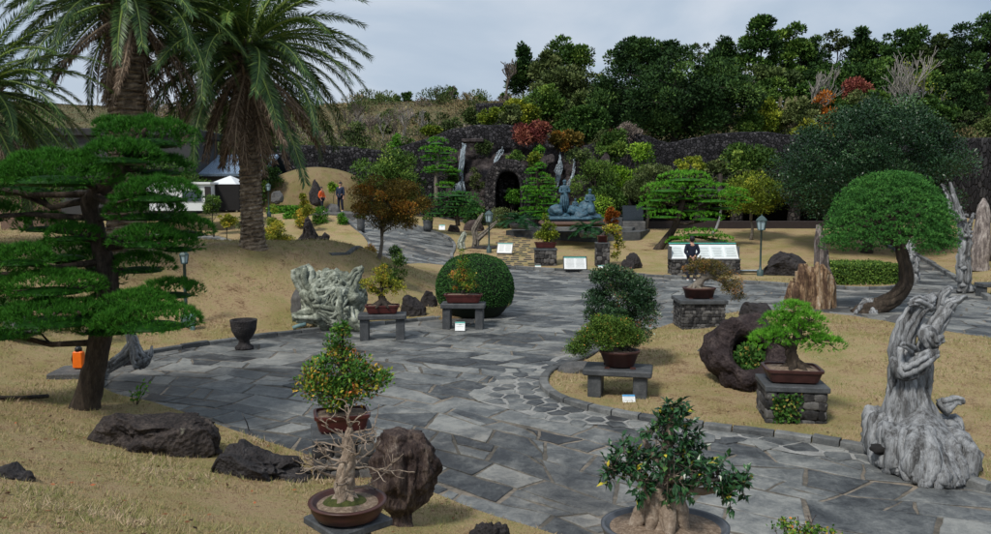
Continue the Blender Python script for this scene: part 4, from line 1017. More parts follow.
bare_tree('thin bare tree with grey twigs left of the slim dark conifer', 505, 96, 56, 94, M_twig, lev=5, minpx=.3)
bare_tree('grey leafless tree between the tall pines and the pampas plumes', 815, 118, 66, 74, M_paletwig, lev=5, r=.014, minpx=.25)
bare_tree('grey leafless tree right of the big round crown', 745, 115, 70, 80, M_paletwig, lev=5, r=.014, minpx=.25)
for i, (x, yt) in enumerate(((338, 112), (352, 100), (372, 108), (395, 98), (437, 88), (452, 84), (466, 90))):
    bare_tree(('thin leafless shrub tree on the dry hill above the palm fronds', 'forked leafless tree on the dry hill just right of the palm fronds', 'small leafless bush on the dry hillside over the long wall', 'leafless twiggy bush on the hill between palm and skyline firs', 'leafless grey tree on the hill skyline left of the dark bush', 'tallest leafless grey tree on the bare skyline', 'leafless grey tree on the skyline right of the tallest bare one')[i], x, 108 if x > 420 else 136, yt, 96 if x > 420 else 72, M_twig, lev=5, spread=.75, minpx=.22, group='bare trees on the dry hill')
sk = [(372, 387, 93, 108), (388, 400, 95, 108), (402, 412, 92, 108), (362, 373, 98, 108), (441, 458, 87, 106), (475, 486, 95, 104), (500, 512, 92, 103)]
ln = ['dark little evergreen on the skyline second from the palm', 'narrow dark evergreen in the middle of the skyline row', 'upright dark evergreen ending the skyline row', 'small dark evergreen on the skyline nearest the palm', 'round dark evergreen bush among bare skyline trees', 'tiny dark evergreen at the left end of the terrace wall', 'tiny dark evergreen under the thin bare tree']
for (a, b, c, d), l in zip(sk, ln): bush(l, (a, b, c, d), 104, ML['dark'], 900, 2.2, group='small evergreens on the skyline')
bush('green bush on top of the long wall left of the pine', (390, 404, 132, 147), 63.5, ML['bright'], 900, 2.0)
bush('rounded green bush on top of the long wall beside another', (401, 414, 136, 148), 63.2, ML['mid'], 900, 2.0)
bush('olive bush at the hill foot right of the wave crest', (500, 522, 104, 128), 66, ML['olive'], 1800, 2.2)
bush('yellow-green bush on the hill above the wall crest', (478, 500, 108, 126), 66, ML['ygreen'], 1600, 2.2)
for i, (x0, x1, y0, y1, Y, k, l) in enumerate(((345, 368, 122, 138, 70, 'moss', 'green shrub low on the dry hill by the palm tips'), (412, 430, 112, 124, 84, 'olive', 'olive shrub halfway up the dry hill'), (440, 462, 116, 130, 76, 'moss', 'mossy green shrub on the hill left of the wall crest'), (376, 392, 116, 128, 80, 'olive', 'olive scrub bush on the hill under the skyline row'), (462, 480, 108, 120, 84, 'moss', 'green bush on the hill left of the terrace wall'), (420, 444, 126, 136, 70, 'ygreen', 'yellowish shrub just above the long wall'))):
    bush(l, (x0, x1, y0, y1), Y, ML[k], 1500, 2.2)
for i, (x, yb, yt) in enumerate(((384, 138, 112), (404, 130, 104), (424, 136, 108), (362, 138, 108))):
    bare_tree(('slim bare tree on the hill over the green wall bushes', 'thin bare tree near the middle of the dry hill', 'bare grey tree on the slope left of the wall crest', 'bare tree beside the forked one near the palm')[i], x, yb, yt, 74, M_paletwig, lev=5, spread=.7, minpx=.25, group='bare trees on the dry hill')
# terrace wall on the hill
prof = []
for px in np.arange(476, 545, 6.0):
    p = at(px, 104-.03*(px-476), 84); prof.append((p[0], 84, p[2], p[2]-2.5))
wall(prof, 'terrace_wall', 'short low stone terrace wall high on the dry hill', M_wall, th=.8)
# pampas plumes
root = thing('pampas_grass', 'pale pampas grass plumes on the slope above the wall', 'grass plumes', at(792, 118, 70)); mb = MB()
for i in range(26):
    p = np.array([rng.uniform(-1.6, 1.6), rng.uniform(-.8, .8), -1]); q = p+np.array([rng.uniform(-.3, .3), 0, rng.uniform(1.6, 2.6)]); mb.tube([p, (p+q)/2, q], .02, 4, rnd=.3)
    n = 60; t = rng.random(n); mb.blades(q+np.array([0, 0, 1])*t[:, None]*.7-np.array([0, 0, .5]), unit(rdirs(n)*.5+np.array([0, 0, 1])), .3, .05, jit(.9, n, .2))
mb.build('plumes', ML['brush'], root, smooth=False)

for i, (x0, x1, y0, y1, Yt, mt, lb) in enumerate((
 (600, 640, 88, 132, 78, 'dark', 'low dark tree at left foot of the huge round tree'), (640, 700, 70, 120, 84, 'dark', 'dark tree hidden behind the huge round tree'),
 (690, 745, 62, 118, 86, 'mid', 'mid green tree behind the right shoulder of the round tree'), (740, 800, 80, 128, 80, 'mid', 'leafy tree under the tallest pine'),
 (790, 850, 78, 120, 80, 'dark', 'low dark tree under the slender open pine'), (838, 900, 60, 112, 82, 'dark', 'dark leafy tree left of the white bare tree'),
 (880, 940, 70, 122, 78, 'dark', 'dark leafy tree right behind the white bare tree'), (940, 1010, 60, 125, 86, 'dark', 'dark tree behind the right corner group'),
 (840, 905, 92, 130, 70, 'mid', 'mid green shrubby tree over the camphor crown'), (905, 955, 95, 135, 70, 'dark', 'dark shrubby tree at the foot of the pale forked tree'),
 (535, 600, 66, 104, 88, 'olive', 'hazy olive tree at the back of the left group'), (560, 612, 104, 144, 68, 'dark', 'dark bushy tree right of the red maple on the slope'),
 (500, 540, 100, 128, 72, 'ygreen', 'yellowish low tree left of the feathery tree'))):
    tree('tree', lb, 'tree', (x0, x1, y0, y1), Yt, ML[mt], 7000, 2.7, 'dome', clumps=46, clump_r=.22, group=G1)
# brush stuff on the hill
mbs = {'olive': MB(), 'grey': MB(), 'brush': MB(), 'moss': MB()}
for i in range(300):
    y = 64+rng.random()**1.1*34; x = rng.uniform(-.42, .12)*y if i < 170 else rng.uniform(.1, .7)*y; k = ('olive', 'grey', 'brush', 'moss', 'olive')[i % 5]; r = rng.uniform(.7, 2.0); n = int(260*r); c = np.array([x, y, float(H(x, y))+r*.25]); u = rdirs(n, .3)
    mbs[k].leaves(c+u*np.array([r, r, r*.7])*rng.random((n, 1))**.4, unit(u+rdirs(n)*.6+np.array([0, 0, .5])), rdirs(n, .4), 2.6*y/F, .9*y/F, jit(rng.uniform(.2, .7), n, .3))
for k, m in mbs.items(): struct(m.build('hillside_scrub', ML[k], smooth=False), 'stuff')
n = 110000; x = rng.uniform(-60, 70, n); y = 62.8+rng.random(n)**1.2*45; z = H(x, y)
tn = np.array([mnoise.noise(Vector((a*.12, b*.12, 1))) for a, b in zip(x, y)])
mb = MB(); up = unit(rdirs(n)*1.1+np.array([0, 0, .8])); s = y/F
mb.blades(np.column_stack([x, y, z]), up, (.8+rng.random(n)*4.5*np.clip(.4+tn, .05, 1))*s, 1.0*s, np.clip(.45+tn*.9+rng.normal(0, .18, n), 0, 1))
struct(mb.build('dry_brush', ML['brush'], smooth=False), 'stuff')
n = 16000; x = rng.uniform(-60, 70, n); y = 62.7+rng.random(n)*4; z = H(x, y); mb = MB(); s = y/F
mb.leaves(np.column_stack([x, y, z+rng.random(n)*.9]), rdirs(n, .3), rdirs(n, .5), 2.2*s, 1.3*s, jit(.5, n, .6)); struct(mb.build('ground_cover', ML['olive'], smooth=False), 'stuff')

# ------------------------------------------------------------------ middle distance trees and shrubs
T('camphor_tree', 'huge rounded dark glossy tree at right behind the domed juniper', 'tree', (782, 957, 98, 240), 43, ML['camphor'], 62000, 2.3, 'dome', clumps=210, clump_r=.14, trunk=.03, depth=.8, vfill=.68, nl=14)
T('maple_tree', 'yellow-green autumn tree with slim pale trunk beside the street lamp', 'tree', (720, 788, 172, 218), 47, ML['ygreen'], 9000, 1.9, 'dome', clumps=60, clump_r=.2, trunk=.025, bark=M_greybark, tx=751)
T('autumn_tree', 'brown-green autumn tree with forked slender trunks on the mound edge', 'tree', (341, 442, 168, 238), 29, ML['autumn'], 14000, 1.9, 'dome', clumps=80, clump_r=.15, trunk=.022, bark=M_greybark, tx=377, nl=22, inner=.55, vfill=.5)
T('tree', 'rounded olive green tree left of the leaning pine', 'tree', (624, 682, 163, 212), 51, ML['olive'], 9000, 1.9, 'dome', clumps=60, clump_r=.2, bark=M_greybark, trunk=.03, tx=645)
bush('vivid lime green shrub tree before the wavy wall', (611, 664, 138, 182), 57, ML['lime'], 5500, 2.4, clumps=34, clump_r=.25)
bush('feathery green bamboo-like shrub right of the small waterfalls', (571, 618, 156, 192), 56, ML['mid'], 5000, 2.6, aspect=.25)
bush('dark shrub between the lime shrub and the small waterfalls', (596, 632, 128, 165), 59, ML['mid'], 3500)
bush('grey twiggy shrub over the wall dip', (615, 640, 123, 142), 62, ML['grey'], 1800, 2.0, aspect=.3)
bush('pale grey shrub above the right waterfall', (592, 614, 132, 150), 60, ML['olive'], 1600, 2.0)
bush('red maple spreading above the rock cliff', (515, 553, 122, 150), 59, ML['red'], 4500, 2.2, cat='maple', name='red_maple', shape='umbrella')
bush('orange and green shrub right of the red maple', (549, 584, 131, 149), 59.5, ML['autumn'], 3000, 2.2)
bush('small round bright shrub under the red maple', (534, 545, 145, 155), 58, ML['bright'], 700, 1.8)
bush('broad dark green shrub below the long wall left of the pine', (350, 428, 148, 190), 57, ML['mid'], 9000, 2.3, clumps=60, clump_r=.2)
bush('big leaved green shrub in front of the wall right of centre', (722, 774, 144, 178), 56, ML['mid'], 4500, 2.6, clumps=34)
bush('low shrub with yellow flowers in front of the wall', (673, 712, 158, 172), 56, ML['ygreen'], 2200, 2.0)
bush('green shrub beside the yellow flowering one', (700, 728, 160, 174), 57, ML['olive'], 1500, 2.0)
bush('long low grey-green hedge row on the gallery roof', (640, 800, 168, 188), 54.5, ML['olive'], 9000, 2.0, clumps=90, clump_r=.1, depth=.08, shape='dome')
bush('round red-orange small tree right of the bronze group', (603, 618, 199, 222), 47, ML['orange'], 2200, 1.7, shape='round', name='orange_tree', cat='tree')
bush('clipped yellow-green shrub behind the seated bronze figure', (575, 612, 196, 212), 52, ML['lime'], 1500, 1.7)
bush('yellow-green clipped cone left of the hedge by the palm trunk', (264, 282, 200, 228), 42, ML['ygreen'], 2200, 1.6, shape='cone')
bush('yellow conical shrub right of the palm trunk', (294, 313, 190, 215), 47, ML['yellow'], 2200, 1.6, shape='cone')
bush('smaller yellow shrub in front of the tall yellow one', (302, 314, 203, 217), 46, ML['yellow'], 1000, 1.5)
bush('round bright green shrub left of the grey boulder', (311, 328, 203, 217), 48, ML['bright'], 1500, 1.5)
bush('small bright green shrub under the grey boulder slope', (336, 347, 212, 224), 48, ML['bright'], 900, 1.5)
bush('yellow round shrub on the dark rock wall', (328, 340, 182, 192), 54, ML['lime'], 900, 1.5)
bush('yellow-orange low shrub left of the palm base', (219, 235, 212, 228), 40, ML['yellow'], 1800, 1.6)
bush('green shrub beside the white kiosk', (203, 222, 196, 214), 44, ML['mid'], 1600, 1.6)
bush('low green shrub among the yellow ones at the mound top', (238, 258, 206, 222), 44, ML['olive'], 1500, 1.6)
bush('yellowish bonsai shrub group beside the spiky rock left side', (258, 292, 222, 245), 39, ML['yellow'], 3500, 1.6, clumps=30)
bush('brown low bush at the mound end behind the autumn tree', (362, 378, 245, 256), 40, ML['brown'], 900, 1.5)
bush('dark green shrub behind the bench bonsai', (383, 407, 244, 268), 27, ML['dark'], 2200, 1.9)
bush('dark shrub under the hanging palm fronds', (246, 280, 150, 192), 56, ML['dark'], 3500, 2.2)
bush('dark shrub left beyond the mound behind the lamp', (100, 215, 150, 190), 52, ML['dark'], 7000, 2.2, clumps=60, clump_r=.16)
bush('low dark ground shrub under the cloud pine', (-30, 125, 290, 332), 19, ML['dark'], 14000, 1.8, clumps=60, clump_r=.18, shape='dome')
bush('green leafy shrub at the rock base left of the arch', (462, 487, 200, 212), 54, ML['mid'], 1500, 1.7)
bush('green shrub hanging inside the arch mouth', (505, 520, 188, 204), 55, ML['bright'], 900, 1.7)
bush('dark shrub at the far end of the right path', (880, 912, 228, 250), 58, ML['dark'], 2500, 1.9)
T('tree', 'small tree with slim trunk beyond the right path bend', 'tree', (925, 958, 205, 246), 44, ML['dark'], 3500, 1.9, tx=941)
T('tree', 'dark leafy tree behind the left kiosk roof', 'tree', (150, 240, 118, 172), 60, ML['olive'], 5000, 2.2)
T('tree', 'dark broad tree at the far left beyond the mound', 'tree', (-30, 80, 110, 215), 40, ML['dark'], 9000, 2.4, clumps=60)
# ------------------------------------------------------------------ rocks
def rock_mesh(mb, w, d, h, seed, rough=.28, level=4, prof=None, flat=1.0, freq=1.2, zc=.35, ridge=0.0):
    v, f = ico(level); sd = Vector((seed*5.1, seed*2.7, seed*1.3))
    out = []
    for p in v:
        q = Vector(p); n = mnoise.fractal(q*freq+sd, .9, 2.1, 5); c = mnoise.noise(q*freq*.6+sd*1.7)
        k = 1+rough*(n*.8+c*.9)
        if ridge: k -= ridge*abs(mnoise.noise(q*freq*2.2+sd))
        # facet: flatten along random planes
        out.append(tuple(q*k))
    V = np.array(out); r2 = np.random.default_rng(seed)
    for _ in range(7):
        nn = unit(r2.normal(size=3)); dd = r2.uniform(.72, .95); o = V@nn; m = o > dd; V[m] -= nn*(o[m]-dd)[:, None]*.8
    V = V/np.array([np.abs(V[:, 0]).max(), np.abs(V[:, 1]).max(), V[:, 2].max()])
    V[:, 2] = np.where(V[:, 2] > 0, V[:, 2]**flat if flat == 1 else np.sign(V[:, 2])*np.abs(V[:, 2])**flat, V[:, 2]*zc)
    if prof is not None:
        px = np.array([a for a, b in prof]); ph = np.array([b for a, b in prof]); kk = np.interp(V[:, 0], px, ph)
        V[:, 2] = np.where(V[:, 2] > 0, np.minimum(V[:, 2]**.45, 1)*kk+V[:, 2]*0, V[:, 2])
    mb.add(V*np.array([w/2, d/2, h]), tris=f)
def rock(label, px, py, w, h, mat, seed, d=None, rough=.28, prof=None, name='rock', cat='rock', group=None, level=4, rz=0.0, ridge=.15, flat=1.0, Y=None, freq=1.2):
    if Y is None: p, s = place(px, py)
    else: s = Y/F; X = at(px, py, Y)[0]; p = np.array([X, Y, at(px, py, Y)[2]])
    d = (w*.7 if d is None else d)*s; mb = MB(); rock_mesh(mb, w*s, d, h*s, seed, rough, level, prof, freq=freq, ridge=ridge, flat=flat)
    o = mb.build(name, mat, loc=(p[0], p[1]+d*.3, p[2]-.04), smooth=True); o.rotation_euler.z = rz
    tag(o, label, cat, group); return o
B, BN, BR, GR = M_basalt, M_basalt_near, M_brownrock, M_greyrock
rock('large flat-topped dark brown boulder on the front lawn beside the leaning pine trunk', 146, 456, 138, 50, M_boulder, 3, d=95, rough=.34, ridge=.3, level=5, prof=[(-1, .55), (-.8, .95), (-.5, .98), (-.2, .78), (.2, .82), (.6, .92), (.85, .85), (1, .3)], freq=1.4)
rock('long rugged black rock on the front lawn next to the path edge', 256, 484, 104, 42, BN, 5, d=80, rough=.45, level=5, prof=[(-1, .35), (-.75, 1.0), (-.45, 1), (-.3, .8), (0, .78), (.4, .6), (.7, .55), (1, .2)], ridge=.35, freq=1.7)
rock('small dark rock at the left photo edge on the lawn', 8, 484, 46, 24, BN, 8, rough=.3, prof=[(-1, .8), (0, 1), (.5, .6), (.7, .75), (1, .5)])
rock('dark rock cut by the bottom photo edge on the lawn tip', 488, 550, 52, 30, BN, 9, rough=.4, ridge=.3)
rock('small dark lump between the flat boulder and the rugged black rock', 212, 456, 20, 16, BN, 11, rough=.3)
rock('black spiky lava rock with pointed left peak on the mound', 311, 254, 44, 40, B, 12, d=26, rough=.45, level=5, prof=[(-1, .25), (-.75, .4), (-.45, .55), (-.25, 1.0), (-.1, .98), (.05, .72), (.3, .5), (.55, .62), (.8, .55), (1, .2)], ridge=.4, freq=2.0, Y=34, rz=.0)
rock('smooth grey slab rock leaning left of the white root sculpture', 305, 318, 36, 34, GR, 13, d=22, rough=.15, prof=[(-1, .8), (-.6, 1), (.5, .95), (1, .6)])
rock('rough dark rock left of a pair under the bench bonsai', 413, 318, 30, 24, B, 14, rough=.3)
rock('smaller dark rock right of a pair beside the topiary', 428, 308, 20, 19, B, 15, rough=.35)
rock('dark pointed rock lying on the left far path edge', 346, 240, 22, 11, B, 16, prof=[(-1, 1), (-.2, .8), (.4, .4), (1, .1)], Y=47)
rock('grey rough boulder on the slope near the two far visitors', 333, 218, 22, 15, GR, 17, Y=50, rough=.35)
rock('dark tall rock behind the orange shirted visitor', 316, 200, 16, 22, B, 18, Y=54, rough=.4, prof=[(-1, .5), (-.2, 1), (.4, .7), (1, .4)])
rock('purple-brown rounded boulder left of two under the low dark pine', 453, 233, 14, 9, BR, 19, rough=.2)
rock('purple-brown wide boulder right of two under the low dark pine', 473, 232, 24, 13, BR, 20, rough=.2)
rock('flat dark rock at the foot of the green lamp post', 486, 250, 44, 5, B, 21, d=22, rough=.3)
rock('black rugged rock right of the narrow stone pedestal', 632, 270, 26, 18, B, 22, rough=.4, ridge=.3)
rock('small dark rock peeking behind the information wall', 720, 252, 28, 12, B, 23, rough=.35)
rock('big jagged black boulder on the lawn right of the lamp post', 791, 277, 52, 27, B, 24, d=34, rough=.4, ridge=.35, level=5, prof=[(-1, .3), (-.6, .8), (-.3, 1), (0, .95), (.5, .8), (1, .5)])
rock('little grey stone on the island lawn left of the hollow sphere', 703, 354, 14, 8, GR, 25, rough=.2)
rock('flat grey stone lying beside the island kerb left of the stone bench', 577, 375, 42, 14, GR, 26, d=34, rough=.18, prof=[(-1, .7), (-.5, .95), (.6, 1), (1, .6)])
rock('low mossy stone on the path behind the juniper trunk base', 905, 322, 30, 8, GR, 27, d=22, rough=.2)
rock('dark pillar rock right of the hanging dead palm fronds', 276, 200, 14, 10, GR, 28, Y=52)
rock('grey stone lump at the far left under the pine branches', 14, 330, 40, 20, GR, 29, Y=17)
rock('brown stone at the base of the driftwood roots left', 118, 366, 26, 12, B, 30)
rock('tiny stone on the lawn right of the flat boulder', 165, 437, 6, 4, GR, 31, Y=11)
# standing mushroom-shaped viewing stone
def viewing_stone():
    p, s = place(402, 528); p = at(402, 526, 8.1); p[2] = H(p[0], p[1]); s = 8.1/F
    root = thing('viewing_stone', 'brown mushroom-shaped standing stone with narrow pale foot beside the potted deadwood bonsai', 'stone', p)
    mb = MB(); v, f = ico(5); V = []
    for q in v:
        z = q[2]; rr = np.interp(z, [-1, -.92, -.8, -.66, -.45, -.1, .3, .65, .9, 1], [.0, .42, .34, .30, .72, .98, 1, .92, .62, .0])
        a = math.atan2(q[1], q[0]); n = mnoise.fractal(Vector(q)*2.1+Vector((3, 1, 4)), .8, 2.1, 6)
        k = rr*(1+.12*math.sin(a*3+1)+.24*n-.30*abs(mnoise.noise(Vector((math.cos(a)*2.2, math.sin(a)*2.2, z*.8+2)))))
        V.append((math.cos(a)*k*1.0+.06*z, math.sin(a)*k*.8, (z+.04*n*(z > .4))*1.0))
    V = np.array(V)*np.array([34*s, 30*s, 55*s])+np.array([0, 0, 53*s]); mb.add(V, tris=f)
    mb.build('stone_body', M_brownrock_n, root)
M_brownrock_n = mstone('brown_viewing_stone', [(0, (.012, .009, .009)), (.45, (.045, .03, .027)), (.75, (.11, .08, .065)), (1, (.26, .22, .18))], scale=3.5, fine=14, bump=1.0, bdist=.05, stretch=(1.8, 1.8, .6), rough=.7)
viewing_stone()
# hollow sphere rock
def hollow_rock():
    p, s = place(755, 393); root = thing('hollow_rock', 'big round hollow lava rock lying open with ferns growing inside', 'rock', p-np.array([0, 0, .08]))
    R0 = 41*s; ax = unit(np.array([-.18, -.86, .42])); A = unit(np.cross(ax, [0, 0, 1])); Bv = np.cross(A, ax); c = np.array([0, R0*.6, R0*.93])
    mb = MB(); prof = [(.02, 1.1), (.35, 1.06), (.66, .92), (.88, .68), (1.0, .40), (1.06, .1), (1.05, -.15), (.99, -.38), (.90, -.55), (.76, -.62), (.60, -.58), (.50, -.42), (.46, -.1), (.42, .2), (.3, .4), (.02, .48)]
    t = np.linspace(0, len(prof)-1, 56); pr = np.column_stack([np.interp(t, range(len(prof)), [a for a, b in prof]), np.interp(t, range(len(prof)), [b for a, b in prof])])
    seg = 80; V = []
    for r, z in pr:
        for j in range(seg):
            a = j*2*math.pi/seg; q = Vector((math.cos(a)*r, math.sin(a)*r, z)); n = mnoise.fractal(q*2.0, 1, 2.1, 5); n2 = mnoise.noise(q*1.1+Vector((4, 4, 4)))
            k = 1+.16*n+.16*n2-.12*abs(mnoise.noise(q*5)); V.append((A*q.x*(1.0)+Bv*q.y*.98-ax*q.z)*k*R0*np.array([1, 1, 1])+c)
    j = np.arange(seg); k = (j+1) % seg; n = len(pr)
    Q = np.concatenate([np.stack([i*seg+j, i*seg+k, (i+1)*seg+k, (i+1)*seg+j], 1) for i in range(n-1)])
    mb.add(np.array(V), quads=Q); mb.build('rock_shell', M_brownrock_h, root)
    lf = MB(); m = 1500; C = c+ax*R0*.26+rdirs(m)*R0*.36*rng.random((m, 1))**.4; C = C[(C-c)@ax < R0*.42]; m = len(C); C[:, 2] -= .15*R0
    lf.leaves(C, unit(rdirs(m)+ax*.4+np.array([0, 0, .5])), unit(rdirs(m)*.5+ax), .09, .045, jit(.5, m, .7)); o = lf.build('ferns', ML['mixed_green'], root, smooth=False)
ML['mixed_green'] = mleaf('fern_leaf', [(0, (.015, .045, .01)), (.5, (.04, .11, .02)), (.95, (.09, .18, .035)), (1, (.25, .2, .05))])
M_brownrock_h = mstone('hollow_lava', [(0, (.010, .007, .008)), (.5, (.035, .025, .026)), (.85, (.08, .06, .056)), (1, (.15, .125, .11))], scale=3, fine=24, bump=1.0, bdist=.05, pits=14)
hollow_rock()
rock('hollow topped dark bowl rock behind the hollow sphere', 757, 318, 36, 20, B, 33, rough=.3, ridge=.3, prof=[(-1, .7), (-.6, 1), (-.2, .8), (.2, .75), (.7, .9), (1, .6)])

# ------------------------------------------------------------------ cobbled pedestals, stone benches
def cobble_block(mb, w, d, h, size, z0=0.0, seed=0):
    mb.box((0, 0, z0+h/2), (w*.94, d*.94, h), rnd=.05)
    r0 = np.random.default_rng(seed+5)
    for (ax, sg, L) in ((1, -1, w), (1, 1, w), (0, -1, d), (0, 1, d)):
        rows = max(2, int(round(h/size))); hh = h/rows
        for i in range(rows):
            x = -L/2; 
            while x < L/2-.3*size:
                l = min(size*r0.uniform(.7, 1.5), L/2-x)
                v, f = ico(2); c = x+l/2; z = z0+(i+.5)*hh+r0.uniform(-.1, .1)*hh
                n = np.array([mnoise.noise(Vector(q)*1.3+Vector((x*9, i*3, sg+ax*5))) for q in v])
                q = np.sign(v)*np.abs(v)**.7*(1+.25*n)[:, None]
                V = q*np.array([l*.55, size*.24, hh*.56])
                off = (w if ax == 0 else d)/2*.94
                if ax == 1: P = np.column_stack([V[:, 0]+c, V[:, 1]+sg*off, V[:, 2]+z])
                else: P = np.column_stack([V[:, 1]+sg*off, V[:, 0]+c, V[:, 2]+z])
                P[:, 0] = np.clip(P[:, 0], -w/2-.02, w/2+.02); P[:, 1] = np.clip(P[:, 1], -d/2-.02, d/2+.02)
                mb.add(P, tris=f, rnd=r0.random()); x += l
M_cob = mstone('pedestal_cobble', [(0, (.014, .014, .015)), (.5, (.05, .048, .048)), (1, (.14, .135, .13))], scale=7, fine=50, bump=1.0, bdist=.015, useattr=.6, lichen=((.10, .12, .05), .68))
def pedestal(label, px, py, w, h, dm, rz=0.0, top=4, cob=.13, slab=True, name='stone_pedestal', over=1.08, Y=None):
    """w,h px; dm depth in metres; (px,py) = foot centre of the front face"""
    if Y is None: p, s = place(px, py)
    else: s = Y/F; p = at(px, py, Y); p[2] = H(p[0], Y)
    p = p+np.array([0, dm/2, 0]); root = thing(name, label, 'pedestal', p-np.array([0, 0, .03]), rz)
    W = w*s; Hh = h*s; mb = MB(); cobble_block(mb, W/over, dm/over, Hh-top*s, cob, 0, int(px)); mb.build('stone_base', M_cob, root)
    tb = MB(); tb.box((0, 0, Hh-top*s/2), (W, dm, top*s), bev=.012, rnd=.5); tb.build('top_slab', M_slate, root, smooth=False)
    return root, p+np.array([0, 0, Hh-.03]), s
def bench(label, px, py, w, h, dm, rz=0.0, top=5, legw=9, inset=.13):
    p, s = place(px, py); c = p+np.array([0, dm/2, 0]); root = thing('stone_bench', label, 'stone bench', c-np.array([0, 0, .02]), rz)
    W = w*s; Hh = h*s; tb = MB(); n = 12; tb.box((0, 0, Hh-top*s/2), (W, dm, top*s), bev=.02, rnd=.6); tb.build('bench_top', M_slate, root, smooth=False)
    for sg in (-1, 1):
        lb = MB(); lb.box((sg*(W/2-W*inset-legw*s/2+legw*s*.5), 0, (Hh-top*s)/2), (legw*s, dm*.8, Hh-top*s-.002), bev=.015, rnd=.4); lb.build('leg', M_slate, root, smooth=False)
    return root, c+np.array([0, 0, Hh-.02]), s
def rect_pot(root, w, d, h, mat, lip=.02, soil=M_soil, name='pot', power=9.0, taper=.86):
    mb = MB(); k = 48; t = .05
    prof = [(0, .02), (taper*.9, .02), (taper, .03), (1-.02, h-.05), (1.03, h-.045), (1.04, h-.005), (1.02, h), (.93, h), (.92, h-.03), (.0, h-.03)]
    mb.lathe(prof, seg=k, sx=w/2, sy=d/2, power=power); mb.build(name, mat, root, smooth=(power < 3))
    so = MB(); so.lathe([(.925, h-.035), (.7, h-.015), (.3, h+.005), (0, h+.01)], seg=k, sx=w/2, sy=d/2, power=power); so.build('soil', soil, root)
    for a in (-1, 1):
        for b in (-1, 1): fb = MB(); fb.box((a*w*.32, b*d*.3, .012), (.09, .06, .03)); fb.build('pot_foot', mat, root, smooth=False)
def canopy(mb, clusters, n, leaf, aspect=.55, up=.3, clump=.5):
    """clusters [(c, r3)] world-size ellipsoids"""
    vol = np.array([c[1][0]*c[1][1]+c[1][0]*c[1][2] for c in clusters]); per = (n*vol/vol.sum()).astype(int)
    for (c, r), m in zip(clusters, per): crown_leaves(mb, c, r, int(m/1.55), leaf, 'round', clumps=max(6, m//40), clump_r=.26, inner=.4, aspect=aspect, up=up, vfill=.5)
def bonsai(label, loc, potw, potd, poth, potmat, trunkpts, tr, clusters, n, leaf, mat, bark=None, oval=False, rz=0.0, needle=False, soil=None, aspect=.55, extra=None, taper=.86, twigs=14):
    root = thing('bonsai', label, 'bonsai', loc, rz)
    rect_pot(root, potw, potd, poth, potmat, power=2.0 if oval else 9.0, soil=soil or M_soil, taper=taper)
    z0 = poth-.02; P = np.array(trunkpts)+np.array([0, 0, z0]); tb = MB()
    t = np.linspace(0, len(P)-1, len(P)*4); PP = np.column_stack([np.interp(t, range(len(P)), P[:, k]) for k in range(3)]); PP[1:-1] = (PP[:-2]+PP[1:-1]*2+PP[2:])/4
    RR = np.interp(t, range(len(P)), tr); tb.tube(PP, RR, 10, wob=.12)
    for k in range(6):
        a = k*1.05; tb.tube([P[0]+np.array([0, 0, tr[0]*.8]), P[0]+np.array([math.cos(a)*tr[0]*1.3, math.sin(a)*tr[0]*1.3, tr[0]*.1]), P[0]+np.array([math.cos(a)*tr[0]*2.1, math.sin(a)*tr[0]*2.1, -.03])], [tr[0]*.5, tr[0]*.35, tr[0]*.12], 6, wob=.2)
    for c, r in clusters:
        c = np.array(c)+np.array([0, 0, z0]); i = np.argmin(np.linalg.norm(PP-c+np.array([0, 0, r[2]*.4]), axis=1)); st = PP[i]; q = RR[i]*.5
        tb.tube([st, (st+c)/2+rdirs(1)[0]*.04, c], [q, q*.7, q*.3], 6, wob=.15)
        for _ in range(twigs):
            e = c+rdirs(1)[0]*np.array(r)*.85; tb.tube([c*.6+st*.4, (c+e)/2+rdirs(1)[0]*.02, e], [q*.35, q*.2, .003], 4, cap=False)
    tb.build('trunk', bark or M_darkbark, root)
    mb = MB()
    if needle:
        for c, r in clusters: pad(mb, np.array(c)+np.array([0, 0, z0-r[2]*.5]), r[0], r[1], r[2]*1.5, int(n*r[0]*r[1]/sum(q[0]*q[1] for _, q in clusters)), leaf, leaf*.11, tone=rng.uniform(.4, .7), tuft=14, flat=.5)
        mb.build('needle_pads', mat, root, smooth=False)
    else:
        canopy(mb, [(np.array(c)+np.array([0, 0, z0]), r) for c, r in clusters], n, leaf, aspect); mb.build('foliage', mat, root, smooth=False)
    if extra: extra(root, z0)
    return root
